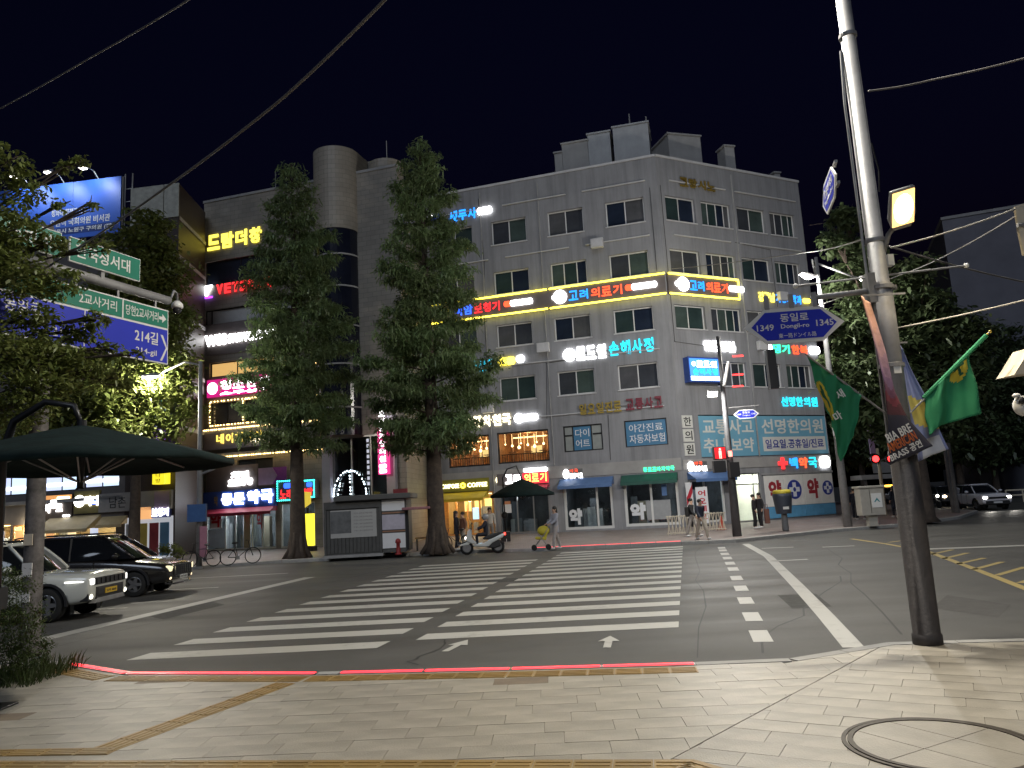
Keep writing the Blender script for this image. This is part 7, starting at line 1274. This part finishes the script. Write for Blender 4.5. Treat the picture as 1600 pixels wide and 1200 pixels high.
    if helmet: MB().ball((0, -.01, 1.62), .135, .15, .15, 16, 12).build('helmet', mat('helmet_grey', helmet, .3), e, smooth=True); MB().ball((0, -.1, 1.6), .1, .07, .07, 12, 8).build('visor', CARGLASS, e, smooth=True)
    else:
        hm = MB().ball((0, .012, 1.655), .098, .108, .095, 14, 10)
        if long_hair: hm.ball((0, .06, 1.5), .1, .06, .2, 12, 8)
        hm.build('hair', HAIR, e, smooth=True)
        MB().ball((.03, -.1, 1.605), .011).ball((-.03, -.1, 1.605), .011).build('eyes', TRIMB, e); MB().ball((0, -.098, 1.535), .024, .012, .008).build('mouth', mat('lips', (.35, .12, .1), .5), e); MB().ball((.085, 0, 1.585), .014, .022, .034).ball((-.085, 0, 1.585), .014, .022, .034).build('ears', SKIN, e)
    return e
def bag(e_label, loc, rotz, col, w=.3, h=.42, strap=True):
    e = thing('bag', e_label, 'bag', loc, rotz); m_ = mat('bag_%d' % int(col[0]*255), col, .7); MB().box(-w/2, w/2, -.08, .08, 0, h).build('body', m_, e, bevel=.04, seg=3)
    if strap: MB().tube([(-w*.3, 0, h), (-w*.25, 0, h+.22), (w*.25, 0, h+.22), (w*.3, 0, h)], .015, 6).build('strap', m_, e)
gp_ = lambda x, y, z=ZF: (G(x, y, z).x, G(x, y, z).y, z)
person('walker in navy jacket and beige trousers at the crossing', gp_(1098, 843), R(25), 1.68, 'walk', (.02, .025, .045), (.38, .34, .28), seed=1); person('walker in black puffy jacket left of the beige trousers', (gp_(1086, 839)[0], gp_(1086, 839)[1]+.3, ZF), R(60), 1.72, 'walk', (.012, .012, .014), (.3, .28, .26), seed=2)
x, y, z = gp_(1086, 839); bag('black backpack worn by the walker in black', (x-.2, y+.2, 1.05), R(60), (.012, .012, .012), .34, .45, False)
person('short haired person in black suit facing right near the lobby', gp_(1181, 826), R(70), 1.72, 'stand', (.012, .012, .013), (.012, .012, .014), seed=3); x, y, z = gp_(1190, 825); person('long haired person in black beside the lobby', (x, y, z), R(-70), 1.78, 'stand', (.014, .013, .013), (.014, .014, .014), True, .25, seed=4); bag('brown bag hanging beside the long haired person', (x+.32, y-.05, .35), 0, (.12, .05, .035), .26, .75)
x, y, z = gp_(870, 858); person('person in pale loose clothes pushing a stroller', (x, y, z), R(-65), 1.72, 'push', (.3, .31, .36), (.34, .31, .3), True, .3, seed=5)
st = thing('stroller', 'yellow hooded stroller at the far kerb', 'stroller', (x-.62, y-.1, ZF), R(0)); SY = mat('stroller_yellow', (.5, .42, .04), .7)
for dx in (-.3, .28):
    for dy in (-.22, .22): MB().lathe([(.09, -.02), (.11, -.015), (.11, .015), (.09, .02)], (dx, dy, .11), 14, 'y').build('wheel', TYRE, st)
MB().tube([(-.3, -.22, .11), (.1, -.22, .6), (.42, -.22, 1.02), (.42, .22, 1.02), (.1, .22, .6), (-.3, .22, .11)], .014, 6).tube([(.28, -.22, .11), (-.1, -.22, .65)], .012, 6).tube([(.28, .22, .11), (-.1, .22, .65)], .012, 6).build('frame', GALV, st); MB().prism_xz([(-.25, .45), (.2, .4), (.3, .75), (.22, .8), (.12, .52), (-.22, .55)], -.19, .19).build('seat', SY, st, bevel=.03); MB().ball((.12, 0, .78), .26, .22, .2, 14, 8).build('hood', SY, st, smooth=True)
x, y, z = gp_(713, 861); person('dark coated customer outside the coffee shop', (x, y+.6, z), R(100), 1.74, 'stand', (.025, .025, .032), (.02, .02, .025), True, .25, seed=6); x, y, z = gp_(723, 861); person('customer in brown jacket outside the coffee shop', (x, y+.7, z), R(-60), 1.68, 'stand', (.16, .07, .04), (.4, .36, .28), seed=7)
x, y, z = gp_(760, 857); person('customer in pale shirt behind the scooter rider', (x+.1, y+3.2, z), R(10), 1.8, 'stand', (.45, .42, .38), (.2, .18, .16), seed=8)
x, y, z = gp_(1338, 812); person('person in dark suit beyond the corner lamp post', (x, y, z), R(150), 1.75, 'stand', (.015, .017, .03), (.015, .015, .025), seed=9); x, y, z = gp_(1349, 812); person('person in grey top beyond the corner lamp post', (x, y+.3, z), R(200), 1.68, 'walk', (.09, .085, .08), (.04, .04, .045), seed=10); x, y, z = gp_(1400, 808); person('person in long navy coat behind the lamp post', (x, y, z), R(190), 1.74, 'stand', (.012, .016, .035), (.012, .014, .025), True, .5, seed=11)
rd_ = person('scooter rider in navy jacket with grey helmet', (0, 0, 0), 0, 1.7, 'sit', (.012, .016, .03), (.012, .013, .02), helmet=(.3, .31, .32), group=None); mrot = Matrix.Rotation(rz, 4, 'Z'); rd_.location = Vector((mid.x, mid.y, 0))+(mrot @ Vector((-.18, 0, -.03))); rd_.rotation_euler = (0, 0, rz+R(90))

# wheel arches are cut once, then the cutters are removed
dg = bpy.context.evaluated_depsgraph_get()
for body, c_ in cutters:
    me = bpy.data.meshes.new_from_object(body.evaluated_get(dg)); body.modifiers.clear(); body.data = me
for body, c_ in cutters: bpy.data.objects.remove(c_)
